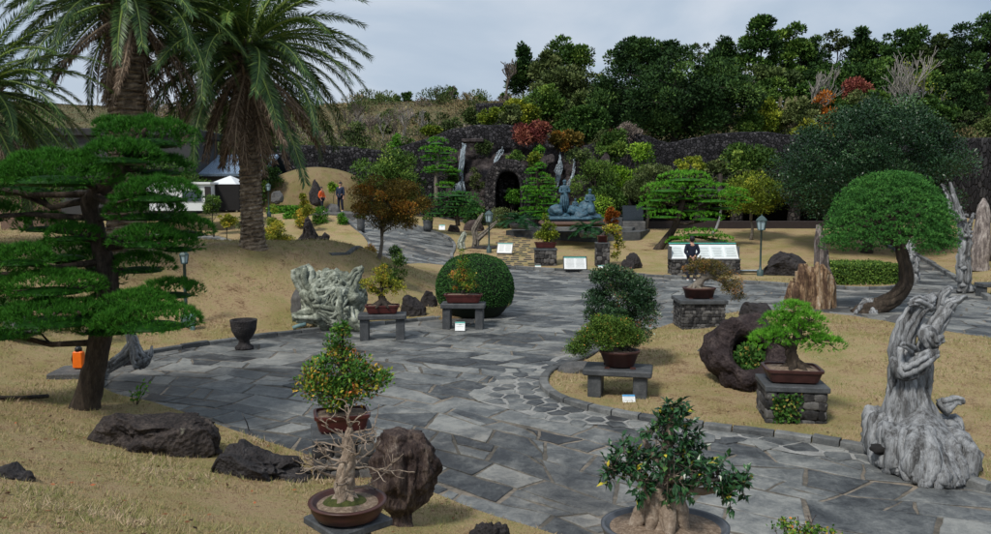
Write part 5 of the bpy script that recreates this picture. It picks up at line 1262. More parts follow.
def sign(label, px, py, w, h, rz=0.0, tilt=-.6, stripe=(.05, .3, .3), Y=None, name='plant_label', lift=0.0, cat='label sign', lines=3):
    if Y is None: p, s = place(px, py)
    else: s = Y/F; p = at(px, py, Y)
    root = thing(name, label, cat, p+np.array([0, 0, lift]), rz)
    pm = MB(); pm.box((0, .02, h*s*.45), (w*s, .012, h*s), rx=tilt, bev=.003); b = pm.build('panel', M_white, root, smooth=False)
    hb = MB(); c, sn = math.cos(tilt), math.sin(tilt)
    def onp(x, z, sx, sz, mb, e=.008): 
        y = -e; mb.box((x, .02+y*c-z*sn, h*s*.45+y*sn+z*c), (sx, .003, sz), rx=tilt)
    onp(0, h*s*.40, w*s*.99, h*s*.16, hb); hb.build('header_band', mplain('band_%d_%d' % (int(stripe[0]*100), int(stripe[2]*100)), stripe, rough=.5), root, smooth=False)
    tb = MB()
    for i in range(lines): onp(-.04*w*s*(i % 2), h*s*(.2-.5*i/max(lines, 1)), w*s*(.8-.1*(i % 2)), h*s*.04, tb)
    tb.build('text_lines', mplain('faint_print', (.35, .38, .38)), root, smooth=False)
    sb = MB(); sb.box((0, .05, h*s*.3), (w*s*.3, .03, h*s*.6)); sb.build('stand', M_black, root, smooth=False)
    return root

ML['cushion'] = mleaf('cushion_leaf', [(0, (.03, .07, .012)), (.5, (.08, .15, .025)), (.85, (.14, .22, .035)), (.97, (.22, .27, .05)), (1, (.5, .22, .05))])
# bench 1 + bonsai
r_, top, s = bench('stone bench carrying the yellow-green bonsai beside the white root sculpture', 381, 341, 49, 27, .62, rz=.10, legw=9)
bonsai('yellow-green leafy bonsai in brown pot next to the root sculpture', top, 34*s, .42, 9*s, M_clayred, [(0, 0, 0), (.02, 0, .12), (-.05, 0, .3), (0, 0, .55), (.02, 0, .8)], [.15, .1, .07, .045, .02],
    [((0, 0, .85), (.25, .22, .2)), ((-.32, 0, .5), (.3, .25, .2)), ((.3, 0, .45), (.32, .26, .2)), ((0, -.05, .6), (.35, .3, .22)), ((-.1, 0, .35), (.3, .2, .12))], 3600, 1.9*s, ML['yellow'], rz=.1)
# bench 2 + bonsai
r_, top, s = bench('stone bench carrying the conical bonsai in front of the topiary dome', 463, 330, 45, 27, .6, rz=-.05, legw=8)
bonsai('conical green bonsai in a long brown pot before the topiary dome', top, 38*s, .45, 9*s, M_clayred, [(0, 0, 0), (.02, 0, .4), (0, 0, .8), (0, 0, 1.1)], [.07, .05, .03, .01],
    [((0, 0, 1.05), (.12, .12, .2)), ((0, 0, .8), (.26, .24, .2)), ((0, 0, .5), (.42, .36, .2)), ((0, 0, .25), (.5, .42, .16))], 4200, 1.7*s, ML['mixed'])
# bench 3 + bonsai
r_, top, s = bench('stone bench on the island lawn holding the windswept cushion bonsai', 621, 402, 70, 33, .72, rz=-.22, top=6.5, legw=14, inset=.17)
def jn(root, z0): pass
bonsai('windswept cushion-shaped bonsai leaning left in an octagonal brown pot on the island bench', top+np.array([.02, 0, 0]), 41*s, .58, 18*s, M_clay, [(.12, 0, 0), (.05, 0, .1), (-.1, 0, .18), (-.3, 0, .3), (-.55, 0, .22)], [.09, .085, .07, .05, .03],
    [((-.1, 0, .42), (.42, .36, .22)), ((-.32, .05, .5), (.26, .26, .14)), ((.16, 0, .25), (.3, .3, .18)), ((-.42, 0, .25), (.42, .34, .22)), ((-.72, -.05, .06), (.26, .26, .18)), ((-.2, -.2, .2), (.35, .2, .18))], 26000, 1.75*s, ML['cushion'], oval=True, rz=-.1, taper=.72)
sign('white and blue plant label standing at the island bench foot', 629, 405, 13, 11, stripe=(.03, .25, .5), lines=2)
sign('white label with green header in front of the conical bonsai bench', 460, 331, 10, 10, stripe=(.05, .35, .3), lines=2)
sign('small white label leaning at the topiary dome foot', 482, 318, 6, 6, lines=1)
# pedestal far with conical bonsai
r_, top, s = pedestal('short cobbled pedestal under the conical bonsai beside the stepping stones', 546, 267, 23, 19, 1.0, cob=.2, top=2)
bonsai('conical yellow-green bonsai in red-brown pot on the short pedestal across the path', top, 22*s, .6, 6*s, M_clayred, [(0, 0, 0), (0, 0, .6), (0, 0, 1.3)], [.1, .07, .02],
    [((0, 0, 1.15), (.2, .2, .3)), ((.1, 0, .75), (.4, .36, .3)), ((-.15, 0, .35), (.55, .45, .28)), ((.25, 0, .35), (.45, .4, .26))], 3600, 1.7*s, ML['ygreen'])
sign('tiny green and white label at the short cobbled pedestal', 538, 268, 6, 3, lines=1)
r_, top, s = pedestal('narrow tall cobbled pedestal holding the drooping yellow bonsai', 603, 268, 14, 26, .7, cob=.2, top=1.5)
bonsai('drooping sparse yellow-brown bonsai in small round pot on the narrow pedestal', top, 11*s, .5, 7*s, M_clayred, [(0, 0, 0), (.2, 0, .25), (.45, 0, .2), (.7, 0, -.1), (.75, 0, -.6)], [.1, .08, .06, .04, .02],
    [((.35, 0, .35), (.35, .3, .25)), ((.7, 0, .1), (.35, .3, .4)), ((.8, 0, -.5), (.3, .25, .35)), ((.65, 0, -.95), (.28, .2, .25))], 1700, 1.8*s, ML['yellow'], oval=True)
sign('small white label at the foot of the narrow pedestal', 601, 269, 6, 4, lines=1)
r_, top, s = pedestal('wide cobbled pedestal on the island edge under the bronze-leaved bonsai', 704, 330, 48, 31, 1.15, cob=.09, top=4)
bonsai('bronze-green cascading bonsai leaning right in a brown oval pot on the wide pedestal', top, 33*s, .72, 11*s, M_clay, [(-.1, 0, 0), (0, 0, .15), (.1, 0, .28), (.35, 0, .3), (.7, 0, .12)], [.13, .11, .09, .06, .04],
    [((-.05, 0, .62), (.38, .35, .2)), ((.25, 0, .6), (.36, .34, .22)), ((.55, 0, .4), (.4, .36, .26)), ((.85, 0, .1), (.36, .34, .3)), ((1.0, 0, -.15), (.24, .24, .22)), ((-.3, 0, .5), (.2, .2, .13))], 7000, 1.6*s, ML['brown'], oval=True, bark=M_greybark)
r_, top, s = pedestal('square cobbled pedestal on the island lawn under the pine bonsai', 801, 428, 64, 44, .92, rz=-.14, cob=.16, top=6)
iv = MB(); n = 350; C = np.column_stack([rng.uniform(-.36, .05, n), np.full(n, -.47)+rng.normal(0, .02, n), rng.uniform(.1, .55, n)]); iv.leaves(C, rdirs(n), unit(rdirs(n)+np.array([0, -1.5, 0])), .06, .045, jit(.5, n, .7)); iv.build('ivy', ML['mixed_green'], r_, smooth=False)
bonsai('green needled pine bonsai with curved trunk in a shallow rectangular pot', top, 56*s, .66, 15*s, M_clay, [(.05, 0, -.02), (.0, 0, .14), (-.03, 0, .3), (.07, 0, .5), (.1, 0, .66), (0, 0, .8)], [.15, .10, .08, .07, .05, .02],
    [((0, 0, .95), (.26, .25, .13)), ((-.22, 0, .78), (.26, .25, .12)), ((.2, 0, .8), (.26, .25, .12)), ((-.38, 0, .47), (.30, .27, .13)), ((-.2, -.1, .55), (.28, .25, .12)), ((.45, 0, .42), (.33, .27, .12)), ((.3, .1, .6), (.24, .22, .1)), ((.0, .1, .66), (.3, .25, .12))], 26000, .085, ML['pine2'], needle=True, bark=M_bark, rz=-.14, soil=M_soil)
# front left pair
r_, top, s = pedestal('dark rough stone pedestal behind the deadwood bonsai holding the orange-leaved bonsai', 337, 480, 64, 50, .75, rz=.25, cob=.17, top=7, Y=9.7)
bonsai('round crowned bonsai with orange and green leaves in a deep red-brown square pot', top, 56*s, .5, 19*s, M_clayred, [(0, 0, 0), (0, 0, .3), (.02, 0, .7), (.03, 0, 1.0)], [.06, .045, .03, .012],
    [((.02, 0, 1.08), (.13, .13, .14)), ((0, 0, .9), (.22, .2, .16)), ((0, 0, .62), (.46, .4, .26)), ((-.26, 0, .38), (.36, .34, .24)), ((.28, 0, .4), (.36, .34, .24)), ((0, -.14, .28), (.48, .36, .22))], 6000, 4.2*s, ML['mixed'], rz=.25)
def deadwood():
    Y = 6.7; s = Y/F; c = at(348, 522, Y); root = thing('stone_table', 'dark square slab table under the bare deadwood bonsai in front', 'stone table', (c[0], Y, float(H(c[0], Y))-.03), R(42))
    zt = at(348, 517, Y)[2]-H(c[0], Y)+.03
    tb = MB(); tb.box((0, 0, zt-.035), (.56, .56, .07), bev=.012); tb.build('table_top', M_slate, root, smooth=False)
    lb = MB(); lb.box((0, 0, (zt-.07)/2), (.3, .3, zt-.072), bev=.02); lb.build('leg', M_slate, root, smooth=False)
    b = thing('bonsai', 'bare deadwood bonsai with pale twisting branches in a round brown bowl', 'bonsai', (c[0], Y, float(H(c[0], Y))-.03+zt))
    pm = MB(); rr = 39*s; h = .155
    pm.lathe([(0, .01), (rr*.72, .01), (rr*.86, .03), (rr*.96, .09), (rr*.98, h-.02), (rr*1.03, h-.012), (rr*1.03, h), (rr*.9, h), (rr*.89, h-.03), (0, h-.03)], seg=48); pm.build('pot', M_clay, b)
    so = MB(); so.lathe([(rr*.9, h-.035), (rr*.6, h-.02), (rr*.3, h), (0, h+.01)], seg=40); so.build('soil', M_soil, b)
    mo = MB(); mo.lathe([(rr*.62, h-.03), (rr*.5, h+.005), (rr*.25, h+.03), (0, h+.04)], seg=24, sx=1, sy=.8, c=(-.02, 0, 0)); mo.build('moss', M_moss, b)
    tb = MB(); P = np.array([(-.02, 0, .1), (-.03, 0, .25), (-.01, 0, .42), (.02, 0, .56), (0.01, 0, .69), (.03, 0, .79)]); R_ = [.1, .085, .078, .064, .045, .022]
    t = np.linspace(0, 5, 26); PP = np.column_stack([np.interp(t, range(6), P[:, k]) for k in range(3)]); RR = np.interp(t, range(6), R_); tb.tube(PP, RR*.9, 12, wob=.2)
    for k in range(6):
        ph = k*1.05; tb.tube(PP+np.column_stack([np.cos(ph+t*.9)*RR*.6, np.sin(ph+t*.9)*RR*.6, 0*t]), RR*.45, 6, wob=.25)
        a = k*1.1; tb.tube([(-.02+.03*math.cos(a), .03*math.sin(a), .22), (-.02+.1*math.cos(a), .1*math.sin(a), .15), (-.02+.16*math.cos(a), .16*math.sin(a), .12)], [.04, .03, .008], 6, wob=.2)
    def twist(p, d, L, r, lev):
        Q = [p]; dd = unit(np.array(d)); n = 7
        for i in range(n): dd = unit(dd+rdirs(1)[0]*.38+np.array([0, 0, .02])); Q.append(Q[-1]+dd*L/n)
        tb.tube(Q, np.linspace(r, max(.003, r*.35), len(Q)), 6, wob=.15)
        if lev:
            for _ in range(random.randint(2, 3)):
                i = random.randint(2, n-1); twist(Q[i], unit(dd+rdirs(1)[0]*.9), L*random.uniform(.45, .65), max(.003, r*.5), lev-1)
    for k in range(17):
        a = k*2.4+.3; z = .30+.46*(k/17); q = PP[np.argmin(abs(PP[:, 2]-z))]; twist(q, (math.cos(a), math.sin(a)*.6, .02+.3*(k/17)), .36*(1.25-.55*k/17), .014*(1-.35*k/17), 2)
    for k in range(4): twist(PP[-1], rdirs(1)[0]+np.array([0, 0, 2.0]), .22, .010, 1)
    tb.build('trunk', M_bonebark, b)
deadwood()
def ficus():
    Y = 6.7; s = Y/F; c = at(665, 524, Y); g = float(H(c[0], Y)); rimz = c[2]
    tb = thing('stone_table', 'low stone table under the ficus bonsai at the bottom edge', 'stone table', (c[0], Y, g-.02)); hb = rimz-.26-g
    m = MB(); m.box((0, 0, hb-.04), (1.0, .8, .1), bev=.02); m.build('table_top', M_slate, tb, smooth=False)
    for sg in (-1, 1): l = MB(); l.box((sg*.3, 0, (hb-.09)/2), (.2, .55, hb-.094), bev=.02); l.build('leg', M_slate, tb, smooth=False)
    root = thing('bonsai', 'large ficus bonsai with thick pale roots in grey oval pot at the bottom edge', 'bonsai', (c[0], Y, g+hb-.01)); rx, ry, h = 66*s, 66*s*.78, .27
    pm = MB(); pm.lathe([(0, 0), (.74, 0), (.8, .02), (.93, .12), (.97, .21), (1.0, h-.02), (1.0, h), (.93, h), (.91, h-.03), (0, h-.03)], seg=64, sx=rx, sy=ry); pm.build('pot', M_greypot, root)
    so = MB(); so.lathe([(.915, h-.035), (.6, h-.005), (.2, h+.02), (0, h+.02)], seg=48, sx=rx, sy=ry); so.build('soil', M_soil, root)
    t = MB(); z0 = h-.03
    base = [(0, 0, 0), (.01, 0, .15), (.0, 0, .32), (.04, 0, .5), (.02, 0, .7), (.05, 0, .9), (.06, 0, 1.05)]; rr = [.17, .15, .125, .065, .045, .03, .015]
    P = np.array(base)+np.array([-.02, 0, z0]); tt = np.linspace(0, 6, 37); PP = np.column_stack([np.interp(tt, range(7), P[:, k]) for k in range(3)]); RR = np.interp(tt, range(7), rr); t.tube(PP, RR, 14, wob=.06)
    for k in range(13):     # flowing buttress roots
        a = k*2*math.pi/13+.2; r0 = .15; d = np.array([math.cos(a), math.sin(a)*.8, 0]); tw = np.array([-math.sin(a), math.cos(a), 0])*rng.uniform(-.07, .07)
        L = rng.uniform(.9, 1.35)
        t.tube([P[0]+d*.06+np.array([0, 0, .44]), P[0]+d*.11+tw*.4+np.array([0, 0, .27]), P[0]+d*.15*L+tw+np.array([0, 0, .12]), P[0]+d*.18*L+tw*1.4+np.array([0, 0, .03]), P[0]+d*.22*L+tw*2.0+np.array([0, 0, -.03])], [.05, .075, .07, .045, .015], 8, wob=.12)
    br = [((-.1, 0, .3), (-.34, -.05, .5)), ((.1, 0, .35), (.42, -.05, .45)), ((0, 0, .5), (-.22, .1, .8)), ((.05, 0, .5), (.3, .12, .62)), ((0, -.05, .42), (.05, -.3, .55)), ((0, 0, .35), (-.55, 0, .58)), ((0, 0, .35), (.62, 0, .36))]
    for a, b in br:
        a = np.array(a)+np.array([.02, 0, z0]); b = np.array(b)+np.array([.02, 0, z0]); t.tube([a, (a+b)/2+rdirs(1)[0]*.04, b], [.05, .035, .012], 7, wob=.15)
    t.build('trunk', M_bonebark, root)
    lf = MB(); tw = MB()
    cl = [((.05, 0, 1.06), .13, 7), ((.03, 0, .92), .2, 12), ((-.1, 0, .82), .18, 10), ((.14, 0, .8), .16, 9), ((0, -.05, .68), .2, 9), ((-.34, 0, .62), .19, 13), ((-.5, -.05, .52), .18, 11), ((-.26, -.1, .44), .18, 11), ((-.02, -.22, .48), .24, 16), ((.2, -.1, .5), .2, 13), ((.4, 0, .46), .2, 13), ((.6, -.03, .36), .17, 11), ((.48, -.1, .3), .13, 7), ((.24, .1, .6), .17, 8), ((-.12, .12, .55), .2, 9)]
    for c0, r, k in cl:
        c0 = np.array(c0)+np.array([.02, 0, z0])
        for _ in range(int(k*1.5)):
            d = unit(rdirs(1)[0]+np.array([0, 0, .35])); e = c0+d*r*rng.uniform(.6, 1.1); b = c0+rdirs(1)[0]*r*.3; tw.tube([b, (b+e)/2+rdirs(1)[0]*.015, e], [.006, .005, .003], 4, cap=False)
            m = 9; u = np.linspace(.35, 1, m)[:, None]; C = b*(1-u)+e*u
            D = unit(d*.7+rdirs(m)*.9+np.array([0, 0, -.1])); N = unit(np.array([0, 0, 1.])+rdirs(m)*.5)
            L = rng.uniform(.06, .095, m)
            # two-fold leaf: 6 vertex blade with midrib fold
            S = unit(np.cross(D, N)); U = np.cross(S, D)
            L_ = L[:, None]; W = L_*.24
            p0 = C; p1 = C+D*L_*.45+S*W+U*W*.35; p2 = C+D*L_-U*L_*.12; p3 = C+D*L_*.45-S*W+U*W*.35; p4 = C+D*L_*.5
            V = np.stack([p0, p1, p4, p3, p2], 1).reshape(-1, 3); o = np.arange(m)*5
            lf.add(V, tris=np.concatenate([np.stack([o, o+1, o+2], 1), np.stack([o, o+2, o+3], 1), np.stack([o+1, o+4, o+2], 1), np.stack([o+2, o+4, o+3], 1)]), rnd=np.repeat(jit(.5, m, .45), 5))
    lf.build('foliage', ML['ficus'], root, smooth=False); tw.build('twigs', M_twig, root)
ML['ficus'] = mleaf('ficus_leaf', [(0, (.008, .03, .012)), (.5, (.02, .07, .025)), (.85, (.05, .13, .04)), (.96, (.12, .2, .04)), (1, (.5, .42, .04))], rough=.3, spec=.6)
ficus()
def front_shrub():
    Y = 6.6; s = Y/F; c = at(806, 548, Y); g = float(H(c[0], Y)); z = c[2]-g
    tb = thing('stone_table', 'square stone table below the twiggy shrub at the bottom edge', 'stone table', (c[0], Y, g-.02))
    m = MB(); m.box((0, 0, z-.24), (.6, .5, .08), bev=.02); m.build('table_top', M_slate, tb, smooth=False); l = MB(); l.box((0, 0, (z-.28)/2), (.3, .3, z-.284), bev=.02); l.build('leg', M_slate, tb, smooth=False)
    root = thing('bonsai', 'twiggy shrub bonsai with dark thorny stems cut by the bottom edge', 'bonsai', (c[0], Y, g-.02+z-.2))
    rect_pot(root, .5, .4, .16, M_clay)
    t = MB(); tips = []
    for k in range(8): branchy(t, (rng.uniform(-.03, .03), 0, .13), (rng.uniform(-.8, .8), rng.uniform(-.5, .5), 1), .2, .014, 3, .7, .35, (2, 3), 5, .25, .0025, tips)
    branchy(t, (.05, 0, .2), (.15, 0, 1), .26, .01, 2, .5, .5, (2, 3), 5, .2, .003, tips)
    V = np.concatenate(t.v); k = .52/V[:, 2].max(); t.v = [a*np.array([1, 1, k]) for a in t.v]; t.build('trunk', M_thorn, root)
    P = np.array([a[0] for a in tips])*np.array([1, 1, k]); P = P[P[:, 2] < .42]; n = 900; i = rng.integers(0, len(P), n); lf = MB(); lf.leaves(P[i]+rdirs(n)*.06*rng.random((n, 1)), rdirs(n, .3), rdirs(n, .8), .035, .022, jit(.4, n, .5)); lf.build('foliage', ML['mixed'], root, smooth=False)
M_thorn = mplain('thorny_stem', (.06, .03, .028), rough=.8)
front_shrub()
# tall camellia on the island
def camellia():
    tree('camellia_shrub', 'tall glossy dark shrub with reddish buds behind the island bench', 'shrub', (584, 660, 257, 352), 16.3, ML['camellia'], 19000, 2.3, 'round', clumps=110, clump_r=.19, bark=M_greybark, trunk=.03, tx=622, nl=10)
ML['camellia'] = mleaf('camellia_leaf', [(0, (.012, .034, .014)), (.5, (.03, .075, .03)), (.85, (.07, .13, .05)), (.93, (.13, .19, .07)), (1, (.30, .12, .07))], rough=.35, spec=.5)
camellia()
rock('small sprig boulder lump left of the sprig', 200, 447, 8, 5, BN, 61, Y=12)
sp = thing('seedling', 'small green leafy sprig growing behind the large flat boulder', 'plant', hit(136, 408)); t = MB(); lf = MB()
for k in range(5):
    e = np.array([rng.uniform(-.1, .32), 0, rng.uniform(.25, .5)]); t.tube([(0, 0, 0), e*.5+rdirs(1)[0]*.03, e], .006, 4); n = 12; u = rng.uniform(.4, 1.05, n)[:, None]; lf.leaves(e*u, rdirs(n, .4), rdirs(n, .9), .07, .04, jit(.7, n, .4))
t.build('stem', M_twig, sp); lf.build('foliage', ML['bright'], sp, smooth=False)
# ------------------------------------------------------------------ driftwood
def strands(mb, path, n, spread, r, wob=.15, twist=1.2, seg=6, steps=26, jitter=.0, sc=None, ends=True):
    """bundle of strands following a path: path [(x,y,z,R)], each strand offset on the section and slowly turning"""
    P = np.array(path, float); t = np.linspace(0, len(P)-1, steps); ip = lambda k: np.interp(t, range(len(P)), P[:, k])
    C = np.column_stack([ip(0), ip(1), ip(2)]); C[1:-1] = (C[:-2]+2*C[1:-1]+C[2:])/4; RR = ip(3)
    T_ = unit(np.gradient(C, axis=0)); A = unit(np.cross(T_, np.array([.13, .9, .2]))); Bv = np.cross(T_, A)
    for k in range(n):
        a = k*2*math.pi/n+rng.uniform(-.2, .2); q = spread*rng.uniform(.8, 1.12); s0 = 0 if not ends else random.randint(0, 3); s1 = steps if not ends else steps-random.randint(0, 6)
        an = a+twist*np.linspace(0, 1, steps)+.25*np.sin(np.linspace(0, 5, steps)+k); off = (A*np.cos(an)[:, None]+Bv*np.sin(an)[:, None])*(RR*q)[:, None]
        PP = (C+off+rng.normal(0, jitter, (steps, 3)))[s0:s1]; rad = (RR*r*rng.uniform(.6, 1.25))[s0:s1]*np.linspace(1, .75, steps)[s0:s1]
        mb.tube(PP, rad, seg, wob=wob, rnd=rng.random())
    mb.tube(C, RR*spread*.96, 10, wob=.06, rnd=.25)
def pts(p0, L): return [tuple(at(a, b, p0[1]+dy)-p0)+(r,) for a, b, r, dy in L]
# big silver driftwood at right
def big_drift():
    Y = 10.6; s = Y/F; p = at(922, 474, Y); p[2] = H(p[0], Y); root = thing('driftwood', 'tall weathered silver driftwood trunk with broad grooved base on the path corner', 'driftwood', p)
    mb = MB(); N = 84; steps = 26
    # sweeping skirt: strands run from the foot outline up into the trunk
    foot = [(866, 452), (873, 463), (886, 473), (905, 481), (930, 488), (955, 489), (972, 482), (972, 468), (958, 456), (935, 450), (905, 447), (880, 446)]
    Fp = np.array([hit(a_, b_)-p for a_, b_ in foot]); Fp = np.concatenate([Fp, Fp[:1]])
    for k in range(N):
        u = k/N*(len(Fp)-1); i = int(u); f0 = Fp[i]*(1-(u-i))+Fp[i+1]*(u-i); f0[2] = 0; ph = math.atan2(f0[1]-.05, f0[0]+.1)
        lip = rng.uniform(.04, .2)*(1.4 if f0[0] < -.3 else .8)
        fl = 1+.13*math.sin(ph*5+1)+.09*math.sin(ph*9); C0 = at(911, 425, Y+.2)-p; C1 = at(908, 403, Y+.12)-p; C2 = at(907, 385, Y+.14)-p; C3 = at(908, 352, Y+.15)-p
        def rg(C, r): return C+np.array([math.cos(ph)*r*s, math.sin(ph)*r*s*.85, 0])
        Q = [f0+np.array([0, 0, rng.uniform(-.02, .08)]), f0*1.0+np.array([0, 0, lip]), f0*.84*fl+rg(C1, 20)*.16, f0*.5*fl+rg(C0, 30*fl)*.5, rg(C0, 29*fl), rg(C1, 20), rg(C2, 13), rg(C3, 10)]
        Q[2][2] = .30+.10*rng.random()+(.12 if f0[0] < -.3 else 0); Q[3][2] = .50+.08*rng.random()+(.08 if f0[0] < -.3 else 0)
        Q = np.array(Q); t = np.linspace(0, len(Q)-1, steps); QQ = np.column_stack([np.interp(t, range(len(Q)), Q[:, j]) for j in range(3)])
        for _ in range(3): QQ[1:-1] = (QQ[:-2]+2*QQ[1:-1]+QQ[2:])/4
        QQ += np.column_stack([np.sin(t*1.6+k*.4)*.03, np.cos(t*2.1+k*1.3)*.025, np.sin(t*3+k*2)*.015])
        mb.tube(QQ, np.interp(t, [0, 1, 3, 7], [.045, .07, .05, .030])*rng.uniform(.45, 1.5), 6, wob=.28, rnd=rng.random())
    v, f = ico(3); c0 = Fp[:-1].mean(0); V = []
    for q in v:
        a = math.atan2(q[1], q[0]); 
        ang_ = [math.atan2(e[1]-c0[1], e[0]-c0[0]) for e in Fp[:-1]]; rr_ = [math.hypot(e[1]-c0[1], e[0]-c0[0]) for e in Fp[:-1]]; r_a = np.interp(a, sorted(ang_), [rr_[k] for k in np.argsort(ang_)], period=2*math.pi); h_ = math.hypot(q[0], q[1])
        V.append((c0[0]+math.cos(a)*r_a*h_*.93, c0[1]+math.sin(a)*r_a*h_*.93, .15+q[2]*(.36 if q[2] > 0 else .15)+(.3*max(0, 1-h_*1.3) if q[2] > 0 else 0)))
    mb.add(np.array(V), tris=f, rnd=.3)
    hole_shade = MB(); hole_shade.blob(at(884, 449, Y-.36)-p, (.19, .12, .075), 2, .25, 2, seed=2); hole_shade.build('hollow', M_inner_shade, root)  # solid dark blob, the shade of a cavity painted as colour
    strands(mb, pts(p, [(906, 410, 14*s, .12), (903, 380, 13*s, .12), (900, 352, 11*s, .15), (908, 325, 11*s, .15), (920, 305, 9*s, .15), (935, 295, 6*s, .15)]), 9, .75, .5, jitter=.008)
    strands(mb, pts(p, [(916, 405, 12*s, .15), (922, 372, 10*s, .12), (926, 345, 8*s, .1), (936, 325, 8*s, .1), (950, 305, 7*s, .1), (966, 296, 3*s, .1)]), 8, .75, .5, jitter=.008)
    strands(mb, pts(p, [(936, 340, 6*s, .05), (925, 332, 8*s, -.1), (933, 345, 7*s, -.15), (942, 338, 5*s, -.1)]), 5, .7, .5, jitter=.006)
    strands(mb, pts(p, [(932, 308, 7*s, .15), (918, 300, 6*s, .05), (908, 304, 2.5*s, 0)]), 5, .7, .5, jitter=.004)
    strands(mb, pts(p, [(940, 310, 6*s, .15), (942, 295, 5*s, .15), (949, 289, 4*s, .12), (952, 292, 2*s, .1)]), 5, .7, .5)
    strands(mb, pts(p, [(915, 350, 5*s, -.1), (905, 345, 4*s, -.25), (900, 346, 1.5*s, -.3)]), 3, .7, .5)
    strands(mb, pts(p, [(940, 408, 10*s, .1), (955, 400, 5*s, .1), (964, 402, 4*s, .1)]), 4, .7, .5)
    strands(mb, pts(p, [(898, 350, 8*s, .05), (903, 372, 9*s, -.1), (922, 362, 8*s, -.2), (936, 350, 6*s, -.15)]), 5, .8, .45, jitter=.005)
    mb.build('weathered_wood', M_drift, root)
    db = MB(); 
    for k in range(9):
        a = at(950+rng.uniform(-14, 20), 474+rng.uniform(-10, 8), Y-.25+rng.uniform(-.2, .35))-p; v = rdirs(1)[0]*.1
        db.blob(a-np.array([0, .1, 0]), (.13, .12, .12), 2, .5, 1.6, seed=k)
    db.build('rotten_foot', M_basalt_near, root)
big_drift()
def gnarl(label, name, px, py, Y, box, n, R_, mat, depth=.4, seed=1, loops=True, cat='root sculpture', rr=.055, core=True, sxy=None):
    """twisted mass of roots filling a pixel box"""
    s = Y/F; x0, x1, y0, y1 = box; p = at(px, py, Y); p[2] = H(p[0], Y)
    root = thing(name, label, cat, p); c = at((x0+x1)/2, (y0+y1)/2, Y)-p; w, h = (x1-x0)/2*s, (y1-y0)/2*s; r0 = np.random.default_rng(seed); mb = MB()
    for k in range(n):
        a = r0.uniform(0, 6.28); b = r0.uniform(-1.2, 1.3); Q = []; da, db = r0.uniform(-.45, .45), r0.uniform(-.3, .3)
        for i in range(12):
            da += r0.normal(0, .12); db += r0.normal(0, .12); a += da*.6; b = np.clip(b+db*.6, -1.4, 1.5)
            sq = 1+.18*math.sin(a*3+b*2)+.12*math.sin(a*5)
            Q.append(c+np.array([math.cos(a)*math.cos(b)*w*sq, math.sin(a)*math.cos(b)*depth*sq, math.sin(b)*h*(1+.12*math.sin(a*4))]))
        q = rr*r0.uniform(.5, 1.5); mb.tube(Q, np.linspace(q, q*.45, 12), 7, wob=.22, rnd=r0.random())
    if core: mb.blob(c, (w*.95, depth*.93, h*.95), 4, .45, 2.4, seed=seed, rnd=.3)
    mb.build('twisted_wood', mat, root); return root, mb, p, s
rt, _, p, s = gnarl('pale lichen-green twisted root sculpture lying by the path between slab rock and stone bench', 'root_sculpture', 335, 331, 21.3, (306, 359, 274, 330), 210, .3, M_greenroot, depth=.55, seed=4, rr=.055)
mb = MB()
strands(mb, pts(p, [(318, 296, 9*s, 0), (306, 284, 10*s, 0), (302, 275, 11*s, 0), (299, 267, 9*s, 0)]), 7, .8, .45)
strands(mb, pts(p, [(345, 300, 9*s, 0), (352, 284, 7*s, 0), (357, 273, 5*s, .1), (363, 267, 2.5*s, .1)]), 6, .8, .45)
strands(mb, pts(p, [(322, 315, 9*s, -.1), (306, 316, 7*s, -.2), (292, 318, 5*s, -.3)]), 6, .8, .45)
strands(mb, pts(p, [(345, 308, 9*s, -.2), (353, 322, 9*s, -.3), (362, 332, 4*s, -.35)]), 6, .8, .45)
mb.build('root_limb', M_greenroot, rt)
# left roots by the path end
Yr = 15.2; p = at(128, 366, Yr); p[2] = H(p[0], Yr); s = Yr/F; rt = thing('driftwood', 'grey driftwood roots fanning down at the path end behind the leaning pine', 'driftwood', p); mb = MB()
strands(mb, pts(p, [(118, 322, 3*s, 0), (130, 332, 5*s, 0), (134, 345, 6*s, 0), (138, 357, 7*s, -.1), (144, 364, 9*s, -.2)]), 13, .8, .32, twist=.5)
strands(mb, pts(p, [(136, 340, 5*s, 0), (128, 352, 6*s, 0), (116, 362, 5*s, -.1), (104, 368, 2*s, -.2)]), 7, .8, .42)
strands(mb, pts(p, [(134, 345, 5*s, .1), (122, 360, 5*s, .2), (108, 372, 2*s, .1)]), 5, .8, .42)
strands(mb, pts(p, [(140, 360, 4*s, 0), (150, 356, 3*s, 0), (152, 346, 1.5*s, .1)]), 4, .8, .42)
mb.build('weathered_wood', M_drift, rt)
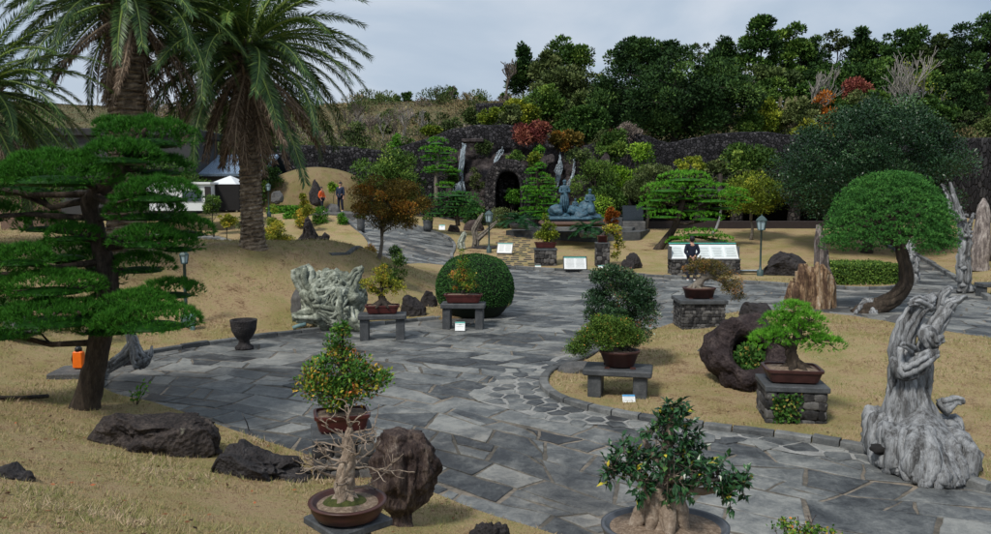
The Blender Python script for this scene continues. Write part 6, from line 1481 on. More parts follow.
# tall white driftwood on right kerb
p, s = place(962, 293); rt = thing('driftwood', 'tall bleached driftwood pole with knobbly foot at the right kerb', 'driftwood', p); mb = MB()
strands(mb, pts(p, [(963, 293, 7*s, 0), (964, 275, 6.5*s, 0), (962, 262, 6*s, 0), (965, 245, 5.5*s, 0), (964, 228, 4.5*s, 0), (959, 212, 4*s, 0), (954, 196, 3*s, 0), (950, 182, 1.5*s, 0)]), 7, .8, .5, jitter=.03)
strands(mb, pts(p, [(958, 222, 3*s, -.1), (951, 208, 3*s, -.1), (947, 193, 2*s, 0), (941, 184, 1*s, 0)]), 4, .8, .5, jitter=.02)
strands(mb, pts(p, [(966, 235, 3*s, 0), (970, 222, 2.5*s, 0), (974, 213, 1.5*s, 0)]), 3, .8, .5, jitter=.02)
for k in range(34):
    y = rng.uniform(208, 292); mb.blob(at(np.interp(y, [180, 230, 293], [951, 965, 963])+rng.uniform(-5, 5), y, p[1]+rng.uniform(-.2, .2))-p, (3.2*s, 3*s, 2.2*s), 1, .4, 2, seed=k, rnd=rng.random())
mb.build('weathered_wood', M_drift, rt)
p, s = place(912, 283); p = at(912, 283, 33); p[2] = H(p[0], 33); s = 33/F; rt = thing('driftwood', 'pale knotted driftwood stump right beside the domed juniper trunk', 'driftwood', p); mb = MB()
strands(mb, pts(p, [(911, 284, 6*s, 0), (913, 268, 5*s, 0), (910, 252, 4.5*s, 0), (913, 238, 2*s, 0)]), 7, .8, .5, jitter=.04); mb.build('weathered_wood', M_drift, rt)
# forked dead tree in the middle lawn
p, s = place(472, 248); p[1] += 0; rt = thing('driftwood', 'dark forked dead tree trunk behind the topiary dome', 'dead tree', p); mb = MB()
strands(mb, pts(p, [(475, 250, 4*s, 0), (476, 240, 3.4*s, 0), (474, 230, 3*s, 0), (480, 219, 2.2*s, 0), (483, 213, 1.5*s, 0)]), 5, .7, .5)
strands(mb, pts(p, [(476, 240, 3*s, 0), (484, 233, 2.4*s, 0), (492, 226, 2*s, 0), (497, 221, 1*s, 0)]), 4, .7, .5)
mb.build('dead_wood', M_greybark, rt)
p, s = place(461, 250); rt = thing('driftwood', 'short grey-green dead stump with hooked tip left of the forked dead tree', 'dead tree', p); mb = MB()
strands(mb, pts(p, [(462, 250, 3.6*s, 0), (461, 242, 3.2*s, 0), (464, 235, 2.5*s, 0), (465, 231, 1.4*s, 0)]), 5, .7, .5); mb.build('dead_wood', M_greenroot, rt)
p, s = place(700, 240); p = at(716, 236, 48); p[2] = H(p[0], 48); s = 48/F; rt = thing('driftwood', 'thin curved white dead branch standing right of the leaning pine crown', 'dead tree', p); mb = MB()
mb.tube([at(a, b, 48)-p for a, b in ((712, 234), (716, 230), (720, 218), (721, 208), (720, 198))], [.1, .09, .08, .07, .03], 6, wob=.2); mb.build('dead_wood', M_drift, rt)
# petrified wood
M_petr = mstone('petrified_wood', [(0, (.03, .02, .016)), (.35, (.12, .07, .045)), (.6, (.32, .21, .12)), (.8, (.46, .36, .26)), (1, (.66, .6, .5))], scale=3.0, fine=15, bump=1.0, bdist=.06, stretch=(2.6, 2.6, .8), useattr=.22)
M_petr2 = mstone('petrified_wood_grey', [(0, (.03, .026, .026)), (.4, (.12, .10, .095)), (.7, (.30, .26, .24)), (1, (.6, .56, .52))], scale=3.0, fine=15, bump=1.0, bdist=.06, stretch=(2.6, 2.6, .8), useattr=.22)
def petrified():
    Y = 25.5; s = Y/F; p = at(812, 314, Y); p[2] = H(p[0], Y)
    rt = thing('petrified_wood', 'jagged tan and brown petrified wood slab with ragged top on the island edge', 'petrified wood', p); mb = MB(); r0 = random.Random(4)
    tops = [(787, 300), (790, 276), (794, 283), (799, 268), (805, 262), (811, 270), (817, 263), (823, 264), (828, 272), (833, 280)]
    for k in range(46):
        x = r0.uniform(787, 833); yt = np.interp(x, [a for a, b in tops], [b for a, b in tops])+r0.uniform(-3, 9); dy = r0.uniform(-.35, .35); w = r0.uniform(2.5, 5)*s
        xb = 810+(x-810)*.95
        Q = [at(xb+r0.uniform(-1, 1), 316, Y+dy)-p, at(x+r0.uniform(-2, 2), (316+yt)/2+5, Y+dy)-p, at(x+r0.uniform(-2, 2), yt+8, Y+dy)-p, at(x+r0.uniform(-3, 2), yt, Y+dy)-p]
        mb.tube(Q, [w*1.2, w*1.1, w, w*.5], 6, wob=.3, rnd=r0.random())
    mb.build('mineral_body', M_petr, rt, smooth=False)
    p2 = at(822, 282, Y+1.6); p2[2] = H(p2[0], p2[1]); rt = thing('petrified_wood', 'narrow grey petrified wood pillar standing behind the jagged tan one', 'petrified wood', p2); mb = MB()
    for k in range(22):
        x = r0.uniform(815, 831); yt = np.interp(x, [814, 818, 821, 825, 831], [235, 224, 222, 240, 262])+r0.uniform(-1, 6); dy = 1.6+r0.uniform(-.2, .2); w = r0.uniform(2, 3.4)*s
        Q = [at(x+r0.uniform(-1, 1)+1, 305, Y+dy)-p2, at(x, (300+yt)/2, Y+dy)-p2, at(820+(x-820)*.8, yt+7, Y+dy)-p2, at(819+(x-820)*.6, yt, Y+dy)-p2]
        mb.tube(Q, [w*1.3, w*1.1, w, w*.5], 6, wob=.3, rnd=r0.random())
    mb.build('mineral_body', M_petr2, rt, smooth=False)
petrified()
def pillar_stone(label, px, py, w, h, Y, seed, mat):
    s = Y/F; p = at(px, py, Y); p[2] = H(p[0], Y); mb = MB(); v, f = ico(4); V = []
    for q in v:
        z = q[2]; rr = np.interp(z, [-1, -.97, -.5, .3, .8, 1], [.2, 1, .95, .85, .6, .15]); l = math.hypot(q[0], q[1]) or 1e-6; n = mnoise.fractal(Vector((q[0]*1.5, q[1]*1.5, q[2]*1.2+seed)), 1, 2.1, 4)
        V.append((q[0]/l*rr*(1+.25*n)*w/2*s, q[1]/l*rr*(1+.25*n)*w/2*s, (z+1)/2*h*s))
    mb.add(np.array(V), tris=f); o = mb.build('standing_stone', mat, loc=tuple(p)); tag(o, label, 'standing stone'); return o
pillar_stone('tall rounded brown standing stone at right in front of the boulder wall', 980, 270, 17, 74, 36, 3, M_petr2)
pillar_stone('short brown stone standing close to the tall rounded one at the right edge', 996, 262, 12, 30, 38, 5, M_brownrock)
r_, top, s_ = bench('low dark stone bench cut by the right photo edge', 995, 297, 24, 14, .6, legw=4, top=4)

# ------------------------------------------------------------------ lamps and small garden things
def lamp(label, px, py_base, py_top, Y, wpx=9):
    s = Y/F; p = at(px, py_base, Y); p[2] = H(p[0], Y); h = at(px, py_top, Y)[2]-p[2]; root = thing('street_lamp', label, 'lamp', p); hw = wpx/2*s
    pm = MB(); pm.lathe([(.14, 0), (.14, .3), (.06, .36), (.045, .5), (.04, h-hw*3.2), (.07, h-hw*3.15), (.07, h-hw*3.0), (0, h-hw*3.0)], seg=12); pm.build('pole', M_lampgreen if Y > 30 else M_lampgreen, root)
    l = thing('lantern', '', ''); 
    del l['label']; del l['category']; l.parent = root
    fm = MB(); z0 = h-hw*3.0
    for i in range(6):
        a = i*math.pi/3; fm.tube([(math.cos(a)*hw*.7, math.sin(a)*hw*.7, z0), (math.cos(a)*hw, math.sin(a)*hw, z0+hw*1.9)], hw*.09, 4)
    fm.lathe([(hw*.75, z0-.01), (hw*.78, z0+.02), (hw*.5, z0+.03)], seg=6); fm.build('frame', M_lampgreen, l, smooth=False)
    gm = MB(); gm.lathe([(hw*.62, z0+.02), (hw*.9, z0+hw*1.85)], seg=6); gm.build('glass', M_lampglass, l, smooth=False)
    cm = MB(); cm.lathe([(hw*1.15, z0+hw*1.85), (hw*1.1, z0+hw*2.05), (hw*.6, z0+hw*2.6), (hw*.15, z0+hw*2.85), (hw*.1, z0+hw*3.1), (0, z0+hw*3.15)], seg=6); cm.build('cap', M_lampgreen, l, smooth=False)
    return root
M_lampgreen = mplain('lamp_green_paint', (.05, .085, .085), rough=.5)
M_lampglass = mplain('lamp_frosted_glass', (.35, .46, .5), rough=.2, spec=.6, var=.1)
lamp('dark green lantern lamp on the lawn right of the information wall', 760, 277, 215, 35, 10)
lamp('green lantern lamp behind the topiary dome beside the forked dead tree', 489, 249, 210, 43, 8)
lamp('slim lantern lamp on the left mound behind the cloud pine', 186, 312, 250, 20.5, 9)
lamp('small far lantern lamp between palm trunk and pale mound', 269, 213, 183, 50, 5)
def lowlight(label, px, py, Y, w, h):
    s = Y/F; p = at(px, py, Y); p[2] = max(H(p[0], Y), p[2]); root = thing('garden_light', label, 'garden light', p)
    a = MB(); a.lathe([(w*.35*s, 0), (w*.3*s, h*.45*s), (w*.5*s, h*.5*s), (w*.5*s, h*.85*s), (w*.1*s, h*s), (0, h*s)], seg=8); a.build('body', M_verdigris, root, smooth=False)
lowlight('small blue-green garden light under the tips of the cloud pine', 193, 340, 20.3, 8, 20)
# goblet pot
p, s = place(243, 350); rt = thing('goblet_pot', 'black stone goblet pot on the mound side of the left path kerb', 'pot', p+np.array([0, .1, 0])); m = MB(); m.lathe([(.0, 0), (.2, 0), (.22, .05), (.14, .12), (.12, .2), (.2, .3), (.28, .45), (.31, .68), (.31, .7), (.26, .7), (.25, .6), (0, .58)], seg=24); m.build('bowl', M_cob_dark if 'M_cob_dark' in globals() else M_basalt_near, rt)
# spotlight cylinder
p = at(293, 333, 20.9); p[2] = H(p[0], p[1])+.1; o = MB().tube([(0, 0, 0), (.12, .02, .05), (.34, .04, .1)], [.055, .055, .05], 10).build('spotlight', M_verdigris, loc=tuple(p)); tag(o, 'small verdigris spotlight lying on the lawn left of the root sculpture', 'spotlight')
# pipe on lawn
a, b = hit(-8, 404), hit(48, 402); o = MB().tube([a+np.array([0, 0, .1]), (a+b)/2+np.array([0, 0, .08]), b+np.array([0, 0, .1])], .035, 8).build('pipe', M_darkbark); tag(o, 'thin dark pipe lying on the lawn at the left edge', 'pipe')
p = hit(243, 440); o = MB().tube([(0, 0, 0), (-.03, 0, .12), (-.1, 0, .27)], .008, 6).build('iron_stake', M_black, loc=tuple(p+np.array([0, .3, .05]))); tag(o, 'thin black stake sticking up behind the rugged black rock', 'stake')
# slab with orange canister
p, s = place(67, 382); o = MB(); o.box((0, .35, .09), (38*s, .8, .16), bev=.02); o = o.build('stone_slab', M_greyrock, loc=tuple(p), smooth=False); tag(o, 'flat grey stone slab under the orange container', 'slab'); o.rotation_euler.z = .1
rt = thing('orange_container', 'bright orange plastic container with black cap standing on the grey slab', 'container', p+np.array([.05, .38, .17])); w = 11*s
m = MB(); m.box((0, 0, .19), (w, w*.7, .34), bev=.022, rnd=.5, taper=.93); m.build('tank', mplain('orange_plastic', (.85, .16, .01), rough=.35, var=.1), rt, smooth=False); m = MB(); m.lathe([(0, .36), (w*.32, .36), (w*.32, .42), (w*.2, .45), (0, .45)], seg=16); m.build('cap', M_black, rt)
m = MB(); m.tube([(-w*.52, 0, .34), (-w*.62, -.02, .2), (-w*.52, 0, .03)], .012, 6); m.build('strap', M_black, rt)
# planters on left
for (x, y, w, h, l) in ((428, 231, 10, 11, 'round dark planter pot at the kerb left of the low pine'), (361, 232, 8, 14, 'dark stone post planter behind the autumn tree'), (363, 206, 6, 8, 'small planter beyond the autumn tree')):
    p = hit(x, y); s = p[1]/F; rt = thing('planter', l, 'planter', p); m = MB(); r = w/2*s; m.lathe([(0, 0), (r*.85, 0), (r, h*s*.4), (r*.92, h*s*.5), (r*1.02, h*s*.9), (r*1.02, h*s), (r*.85, h*s), (r*.8, h*s*.9), (0, h*s*.88)], seg=20); m.build('pot', M_slate, rt)
    m = MB(); n = 300; m.leaves(rdirs(n)*np.array([r, r, r*.5])+np.array([0, 0, h*s+.05]), rdirs(n, .6), rdirs(n, .9), .1, .06, jit(.4, n, .5)); m.build('plants', ML['mid'], rt, smooth=False)
sign('white leaning label by the dark planter at the kerb', 442, 230, 6, 6, lines=1, Y=44)

# ------------------------------------------------------------------ information boards and wall
def board(label, px, py, w, h, Y, rz=0.0, tilt=-.5, words=None):
    s = Y/F; p = at(px, py, Y); p[2] = H(p[0], Y); root = thing('information_board', label, 'information board', p, rz); c, sn = math.cos(tilt), math.sin(tilt); cz = h*s*.52+.05
    def on(mb, x, z, sx, sz, e, t=.01): mb.box((x, -e*c+-z*sn*1.0, cz+z*c-e*sn*-1.0*-1), (sx, t, sz), rx=tilt)
    f = MB(); on(f, 0, 0, w*s, h*s, 0, .05); f.build('frame', M_black, root, smooth=False)
    q = MB(); on(q, 0, 0, w*s*.92, h*s*.88, .03); q.build('panel', M_white, root, smooth=False)
    hb = MB(); on(hb, 0, h*s*.40, w*s*.92, h*s*.08, .038); hb.build('header_band', mplain('green_band', (.05, .3, .25)), root, smooth=False)
    tx = MB()
    for i in range(8):
        for k in range(2): on(tx, (k-.5)*w*s*.42, h*s*(.3-.085*i), w*s*rng.uniform(.28, .38), h*s*.022, .038, .004)
    tx.build('text_lines', mplain('faint_print', (.35, .38, .38)), root, smooth=False)
    lg = MB()
    for sg in (-1, 1):
        lg = MB(); lg.box((sg*w*s*.35, .2, cz*.45), (.05, .05, cz*.9)); lg.build('leg', M_black, root, smooth=False)
board('white information board in black frame leaning beside the path right of centre', 575, 269, 24, 15, 37.2)
board('smaller white information board tilted near the cycad and steps', 505, 235, 16, 12, 42.5, rz=-.25)
def infowall():
    a, b = hit(671, 276), hit(742, 277); Y = (a[1]+b[1])/2; s = Y/F; w = b[0]-a[0]; p = (a+b)/2; root = thing('information_wall', 'long low cobbled wall with slanted white information panels beside the standing man', 'information wall', p+np.array([0, .5, -.02]))
    m = MB(); cobble_block(m, w, .9, 17*s, .16, 0, 77); m.build('stone_base', M_cob, root)
    c = MB(); c.box((0, 0, 17*s+.02), (w*1.01, .95, .05)); c.build('coping', M_greyrock, root, smooth=False)
    tl = -math.radians(48); q = MB(); H0 = 17*s-.02; L = .82
    q.box((0, 0, H0+.34), (w*.99, .03, L), rx=-R(42)); q.build('panel', M_white, root, smooth=False)
    g = MB(); 
    g.box((0, .335, H0+.34+.365), (w*1.0, .04, .06), rx=-R(42)); g.build('green_rim', mplain('green_band', (.05, .3, .25)), root, smooth=False)
    e = MB(); e.box((-w*.497, .1, H0+.3), (.03, .7, .6)); e.build('side_plate', M_greyrock, root, smooth=False); e = MB(); e.box((w*.497, .1, H0+.3), (.03, .7, .6)); e.build('side_plate', M_greyrock, root, smooth=False)
    for k in range(5):
        x = (k-2)*w*.195; d = MB(); n = np.array([0, -math.sin(R(48)), math.cos(R(48))])
        for (ox, oz, sx, sz) in ((0, .02, w*.17, .62),): 
            pos = np.array([x+ox, 0, H0+.34])+np.array([0, math.sin(R(42)), math.cos(R(42))])*oz+np.array([0, -math.cos(R(42)), math.sin(R(42))])*.02
            d.box(pos, (sx, .006, sz), rx=-R(42))
        d.build('picture_sheet', mplain('pale_sheet', (.62, .68, .68), var=.08, scale=3), root, smooth=False)
        t = MB()
        for i in range(6):
            pos = np.array([x, 0, H0+.34])+np.array([0, math.sin(R(42)), math.cos(R(42))])*(.22-.09*i)+np.array([0, -math.cos(R(42)), math.sin(R(42))])*.027
            t.box(pos, (w*rng.uniform(.1, .15), .004, .025), rx=-R(42))
        t.build('text_lines', mplain('faint_print', (.35, .38, .38)), root, smooth=False)
    return root, p, s
infowall()
p = hit(752, 276); o = MB(); o.box((0, 0, .14), (.95, .4, .05), rx=-.3); o = o.build('floor_plaque', mplain('blue_grey_plate', (.3, .36, .42)), loc=tuple(p+np.array([-.1, .3, .05])), smooth=False); tag(o, 'low blue-grey plaque between information wall and lamp post', 'plaque')
# black stone monument
p = at(633, 222, 50); p[2] = H(p[0], 50); s = 50/F; rt = thing('monument', 'polished black stone slab on grey plinth behind the orange tree', 'monument', p); m = MB(); m.box((0, 0, .35), (22*s, 1.2, .75), bev=.04); m.build('plinth', M_greyrock, rt, smooth=False)
m = MB(); m.box((0, .1, .75+8*s*.9), (21*s, .18, 16*s), rx=-.25, bev=.03); m.build('black_slab', mplain('polished_black_stone', (.015, .02, .024), rough=.12, spec=.6, bump=0), rt, smooth=False)

# ------------------------------------------------------------------ steps and stepping stones
def slab_ring(name, label, pxs, h, mat, cat): 
    P = [hit(a, b)[:2] for a, b in pxs]; z = max(H(x, y) for x, y in P); c = np.mean(P, 0); n = len(P); P = np.array(P); m = MB(); zb = min(H(x, y) for x, y in P)-.1
    V = np.concatenate([np.column_stack([P, np.full(n, zb)]), np.column_stack([P, np.full(n, z+h)]), [[c[0], c[1], z+h]]]); j = np.arange(n); k = (j+1) % n
    m.add(V, quads=np.stack([j, k, n+k, n+j], 1), tris=np.stack([n+j, n+k, np.full(n, 2*n)], 1)); return struct(m.build(name, mat, smooth=False))
slab_ring('terrace_step', '', [(506, 236), (540, 240), (590, 243), (640, 241), (650, 232), (640, 229), (520, 229)], .04, M_kerb, '')
slab_ring('terrace_step', '', [(512, 233), (545, 236), (590, 238), (632, 237), (640, 229), (630, 227), (522, 227)], .14, M_kerb, '')
slab_ring('terrace', '', [(520, 230), (550, 232), (590, 233), (622, 233), (640, 228), (700, 222), (520, 221), (440, 219)], .22, M_slate, '')
st = MB()
for yy in np.arange(238, 268.5, 1.9):
    xx = 503+3*math.sin(yy)+max(0, (yy-262))*.8
    while xx < 534-max(0, 243-yy)*1.2:
        a = hit(xx, yy); w = rng.uniform(.28, .5); d = rng.uniform(.14, .2); st.box((a[0], a[1], a[2]+.05), (w, d, .07), rz=rng.uniform(-.15, .15), rnd=rng.random()); xx += (w+rng.uniform(.16, .3))/a[1]*F
o = struct(st.build('stepping_stones', M_slate, smooth=False))

# ------------------------------------------------------------------ people
M_skin = mplain('skin', (.48, .27, .19), rough=.55, var=.06); M_hair = mplain('black_hair', (.008, .007, .007), rough=.5)
def skin_mesh(name, verts, edges, radii, mat, parent, sub=2, root_i=0):
    me = bpy.data.meshes.new(name); me.from_pydata([tuple(v) for v in verts], edges, []); me.materials.append(mat)
    o = bpy.data.objects.new(name, me); COL.objects.link(o); o.parent = parent
    mod = o.modifiers.new('skin', 'SKIN'); 
    if not me.skin_vertices: 
        pass
    for i, r in enumerate(radii):
        rr = r if isinstance(r, tuple) else (r, r); me.skin_vertices[0].data[i].radius = rr
    me.skin_vertices[0].data[root_i].use_root = True; mod.use_smooth_shade = True
    s_ = o.modifiers.new('sub', 'SUBSURF'); s_.levels = sub; s_.render_levels = sub
    return o
def person(label, loc, rz, height, shirt, trousers, pose='back', hair=True, mats=None):
    k = height/1.75; root = thing('person', label, 'person', loc, rz); root.scale = (k, k, k)
    # faces -Y when rz=0 ; joints
    if pose == 'back': aL = [(-.19, 0, 1.42), (-.27, .05, 1.14), (-.06, .17, .98)]; aR = [(.19, 0, 1.42), (.27, .05, 1.14), (.05, .19, .95)]
    elif pose == 'walk': aL = [(-.19, 0, 1.42), (-.24, .08, 1.15), (-.22, -.05, .92)]; aR = [(.19, 0, 1.42), (.24, -.05, 1.15), (.2, -.2, .98)]
    else: aL = [(-.19, 0, 1.42), (-.25, 0, 1.15), (-.24, -.04, .9)]; aR = [(.19, 0, 1.42), (.25, 0, 1.15), (.24, -.04, .9)]
    st = .0 if pose != 'walk' else .16
    lL = [(-.1, 0, .92), (-.12, -.02-st*.6, .5), (-.13, .02-st, .09), (-.14, -.13-st, .04)]; lR = [(.1, 0, .92), (.12, -.02+st*.4, .5), (.13, .04+st, .09), (.14, -.11+st, .04)]
    V = [(0, 0, .95), (0, -.01, 1.15), (0, 0, 1.38), (0, 0, 1.5), (0, -.02, 1.58), (0, -.02, 1.68)]+aL+aR+lL+lR
    E = [(0, 1), (1, 2), (2, 3), (3, 4), (4, 5), (2, 6), (6, 7), (7, 8), (2, 9), (9, 10), (10, 11), (0, 12), (12, 13), (13, 14), (14, 15), (0, 16), (16, 17), (17, 18), (18, 19)]
    Rr = [(.14, .11), (.13, .1), (.14, .1), .055, (.085, .095), (.075, .085), .06, .045, .03, .06, .045, .03, .085, .06, .045, .035, .085, .06, .045, .035]
    skin_mesh('body', V, E, Rr, M_skin, root)
    skin_mesh('shirt', [(0, 0, .92), (0, -.01, 1.15), (0, 0, 1.38), (0, 0, 1.47)]+aL[:2]+[tuple(np.array(aL[1])*.2+np.array(aL[2])*.8)]+aR[:2]+[tuple(np.array(aR[1])*.2+np.array(aR[2])*.8)], [(0, 1), (1, 2), (2, 3), (2, 4), (4, 5), (5, 6), (2, 7), (7, 8), (8, 9)], [(.175, .13), (.165, .125), (.175, .125), .075, .08, .065, .05, .08, .065, .05], shirt, root)
    skin_mesh('trousers', [(0, 0, .97)]+lL[:3]+lR[:3], [(0, 1), (1, 2), (2, 3), (0, 4), (4, 5), (5, 6)], [(.165, .13), .105, .08, .065, .105, .08, .065], trousers, root)
    for L in (lL, lR): skin_mesh('shoe', [(L[2][0], L[2][1]+.03, .05), (L[3][0], L[3][1], .045)], [(0, 1)], [.05, .04], mats or M_white, root, 1)
    h = MB(); h.blob((0, 0.03, 1.665), (.1, .105, .125), 3, .06, 3, seed=2); hm = h.build('hair', M_hair, root)
    f = MB(); f.blob((0, -.115, 1.635), (.014, .02, .02), 1, 0); f.build('nose', M_skin, root)
    for sg in (-1, 1):
        e = MB(); e.blob((sg*.034, -.098, 1.665), (.012, .008, .008), 1, 0); e.build('eye', M_black, root); e = MB(); e.blob((sg*.092, -.01, 1.645), (.012, .022, .032), 1, 0); e.build('ear', M_skin, root)
    m = MB(); m.blob((0, -.1, 1.595), (.026, .01, .007), 1, 0); m.build('mouth', mplain('lips', (.35, .12, .1)), root)
    for A in (aL, aR):
        w_ = np.array(A[2]); d = unit(w_-np.array(A[1])); 
        if pose == 'back': d = unit(d+np.array([0, .1, -.6]))
        sd_ = unit(np.cross(d, [0, 1, 0.01])); vs = [tuple(w_), tuple(w_+d*.045), tuple(w_+d*.08)]; es = [(0, 1), (1, 2)]; rs = [.026, (.034, .018), (.036, .016)]
        for q in range(4):
            b = w_+d*.085+sd_*(q-1.5)*.019; Lf = (.065, .078, .072, .055)[q]; n0 = len(vs); vs += [tuple(b), tuple(b+d*Lf*.5+np.array([0, -.006, 0])), tuple(b+d*Lf+np.array([0, -.018, 0]))]; es += [(2, n0), (n0, n0+1), (n0+1, n0+2)]; rs += [.0095, .0088, .0075]
        n0 = len(vs); b = w_+d*.035; vs += [tuple(b+sd_*.04*np.sign(-A[2][0] or 1)), tuple(b+sd_*.05*np.sign(-A[2][0] or 1)+d*.04)]; es += [(1, n0), (n0, n0+1)]; rs += [.012, .009]
        skin_mesh('hand', vs, es, rs, M_skin, root, 1)
    return root
M_navy = mplain('navy_cloth', (.008, .012, .028), rough=.85, var=.3); M_navy2 = mplain('dark_trousers', (.010, .012, .022), rough=.85)
p = hit(699, 283); person('man in dark navy clothes seen from behind reading the information wall with hands clasped', p+np.array([-.3, .1, .06]), math.pi, 1.84, M_navy, M_navy2, 'back')
Yp = 50; p = at(323, 214, Yp); p[2] = max(p[2], H(p[0], Yp)); zp = at(322, 212, Yp)[2]
pl = MB(); pl.box((0, 0, -.5), (3.4, 1.4, 1.0), bev=.1); o = pl.build('stone_ledge', M_greyrock, loc=(at(330, 212, Yp)[0], Yp+.2, zp), smooth=False); tag(o, 'raised dark stone ledge under the two far visitors', 'ledge')
person('distant visitor in an orange top walking past the dark rocks', (at(322, 212, Yp)[0], Yp, zp), 1.2, 1.55, mplain('orange_cloth', (.75, .13, .03), rough=.8), M_navy2, 'walk')
person('distant visitor in a dark blue top and shorts beside the yellow shrub', (at(340, 212, Yp)[0], Yp+.2, zp), -.4, 1.85, mplain('blue_black_cloth', (.012, .022, .05), rough=.8), M_navy, 'stand')

# ------------------------------------------------------------------ bronze statue group
M_bronze = mstone('blue_bronze', [(0, (.012, .03, .045)), (.5, (.028, .08, .12)), (1, (.09, .2, .26))], scale=5, fine=26, bump=.9, bdist=.04, rough=.5, spec=.5)
def bronze():
    Y = 45.5; s = Y/F; p = at(571, 226, Y); p[2] = H(p[0], Y)+.2; root = thing('statue', 'blue-green bronze statue group of standing and seated figures on a stepped plinth', 'statue', p)
    for i, (x, w, y0, y1, d) in enumerate(((573, 62, 226, 221, 3.2), (570, 46, 221, 216, 2.4))):
        m = MB(); z0, z1 = at(x, y0, Y)[2]-p[2], at(x, y1, Y)[2]-p[2]; c = at(x, 0, Y)[0]-p[0]; m.box((c, .4, (z0+z1)/2), (w*s, d, z1-z0), bev=.12); m.build('plinth', M_bronze if i else mplain('brown_brick', (.09, .05, .035)), root, smooth=False)
    m = MB()
    for k in range(16): m.blob(at(rng.uniform(556, 592), rng.uniform(208, 219), Y+rng.uniform(-.3, .5))-p, (rng.uniform(.25, .6), .5, rng.uniform(.2, .45)), 2, .4, 1.5, seed=k)
    m.build('rock_base', M_bronze, root)
    def fig(x, yb, yt, seated=False, child=False):
        zb, zt = at(x, yb, Y)[2]-p[2], at(x, yt, Y)[2]-p[2]; h = zt-zb; X = at(x, 0, Y)[0]-p[0]
        f = bpy.data.objects.new('figure', None); COL.objects.link(f); f.parent = root; f.location = (X, 0, zb); f.scale = (h/1.75,)*3
        V = [(0, 0, .95), (0, 0, 1.2), (0, 0, 1.4), (0, 0, 1.5), (0, -.02, 1.6), (0, -.02, 1.68), (-.2, 0, 1.4), (-.27, -.05, 1.12), (-.08, -.24, 1.12), (.2, 0, 1.4), (.27, -.05, 1.12), (.08, -.24, 1.18), (0, 0, .5), (0, 0, .05)]
        E = [(0, 1), (1, 2), (2, 3), (3, 4), (4, 5), (2, 6), (6, 7), (7, 8), (2, 9), (9, 10), (10, 11), (0, 12), (12, 13)]
        Rr = [(.2, .17), (.17, .13), (.17, .12), .06, (.09, .1), .09, .1, .085, .06, .1, .085, .06, (.24, .2), (.30, .26)]
        if seated: V[12] = (0, -.35, .85); V[13] = (.02, -.45, .3); V[0] = (0, 0, .75)
        skin_mesh('body', V, E, Rr, M_bronze, f); b = MB(); b.blob((0, .02, 1.73), (.11, .12, .1), 2, .15, 3, seed=5); b.build('hair', M_bronze, f)
        r = MB()
        for q in range(14):
            a = q*.45; r.tube([(math.cos(a)*.16, math.sin(a)*.13, 1.1), (math.cos(a)*.23, math.sin(a)*.2, .6), (math.cos(a+.2)*.31, math.sin(a+.2)*.27, .05)], [.03, .04, .05], 5, wob=.2)
        if not seated: r.build('robe', M_bronze, f)
    fig(566, 212, 181); fig(592, 220, 190, True); fig(577, 216, 199, True); fig(556, 216, 205, True); fig(584, 218, 204, True)
bronze()

# ------------------------------------------------------------------ waterfall cliff, arch
def cliffdy(q, t): return -1.1+t*1.6-.9*mnoise.fractal(Vector((q[0]*.5, 3, q[2]*.55)), 1, 2.1, 5)-1.3*abs(mnoise.noise(Vector((q[0]*.35+5, 8, q[2]*.6))))
def cliff():
    Y = 59.5; s = Y/F
    root = thing('rock_cliff', 'artificial purple-brown rock cliff with ledges behind the statue in front of the wall', 'rock cliff', (at(540, 0, Y)[0], Y, 1.4)); o = np.array(root.location); mb = MB()
    xs = np.arange(444, 612, 1.5); rows = 44; V = []
    top = lambda x: np.interp(x, [440, 452, 462, 475, 500, 520, 540, 560, 580, 600, 614], [214, 160, 143, 143, 148, 148, 150, 146, 150, 160, 214])
    for x in xs:
        for k in range(rows):
            t = k/(rows-1); y = 214+(top(x)-214)*t; q = at(x, y, Y); n = mnoise.fractal(Vector((q[0]*.5, 3, q[2]*.55)), 1, 2.1, 5); n2 = abs(mnoise.noise(Vector((q[0]*.35+5, 8, q[2]*.6)))); 
            V.append(q-o+np.array([0, -1.1+t*1.6-.9*n-1.3*n2, .25*n]))
    m = len(xs); i, j = np.meshgrid(np.arange(m-1), np.arange(rows-1)); a = (i*rows+j).ravel(); mb.add(np.array(V), quads=np.stack([a, a+rows, a+rows+1, a+1], 1)); mb.build('rock_face', M_cliff, root)
    return root
cliff()
bl = 'purplish boulder piled in the rock cliff behind the statue'
r0 = random.Random(9)
for k in range(46):
    x = r0.uniform(450, 606); y = r0.uniform(156, 212)
    if 484 < x < 532 and y > 156: continue
    if 455 < x < 470 and y < 196: continue
    if 490 < x < 506 and y < 175: continue
    if 552 < x < 580 and y < 190: continue
    s_ = 57.6/F; w = r0.uniform(7, 16); rock(bl, x, y, w, w*r0.uniform(.6, .9), M_cliff, 100+k, Y=57.9-(y-156)*.035, name='cliff_boulder', cat='boulder', group='boulders of the rock cliff', level=3, rough=.35)
for (x0, x1, y0, y1, n, seed) in ((488, 612, 205, 216, 700, 1), (452, 486, 196, 212, 500, 2), (585, 612, 168, 200, 700, 3), (512, 520, 150, 160, 120, 4), (470, 484, 160, 196, 260, 5)):
    pass
bush('moss green plants clinging between the tall waterfall and arch', (468, 484, 158, 198), 57, ML['olive'], 1600, 1.8, shape='round')
bush('green plants at the foot of the small waterfalls', (590, 626, 180, 208), 55, ML['mid'], 3000, 2)
bush('low green planting in front of the rock arch', (484, 520, 208, 218), 52, ML['olive'], 1600, 1.7)
bush('clipped green mound left of the arch foot', (462, 484, 200, 214), 53, ML['box'], 1500, 1.6)
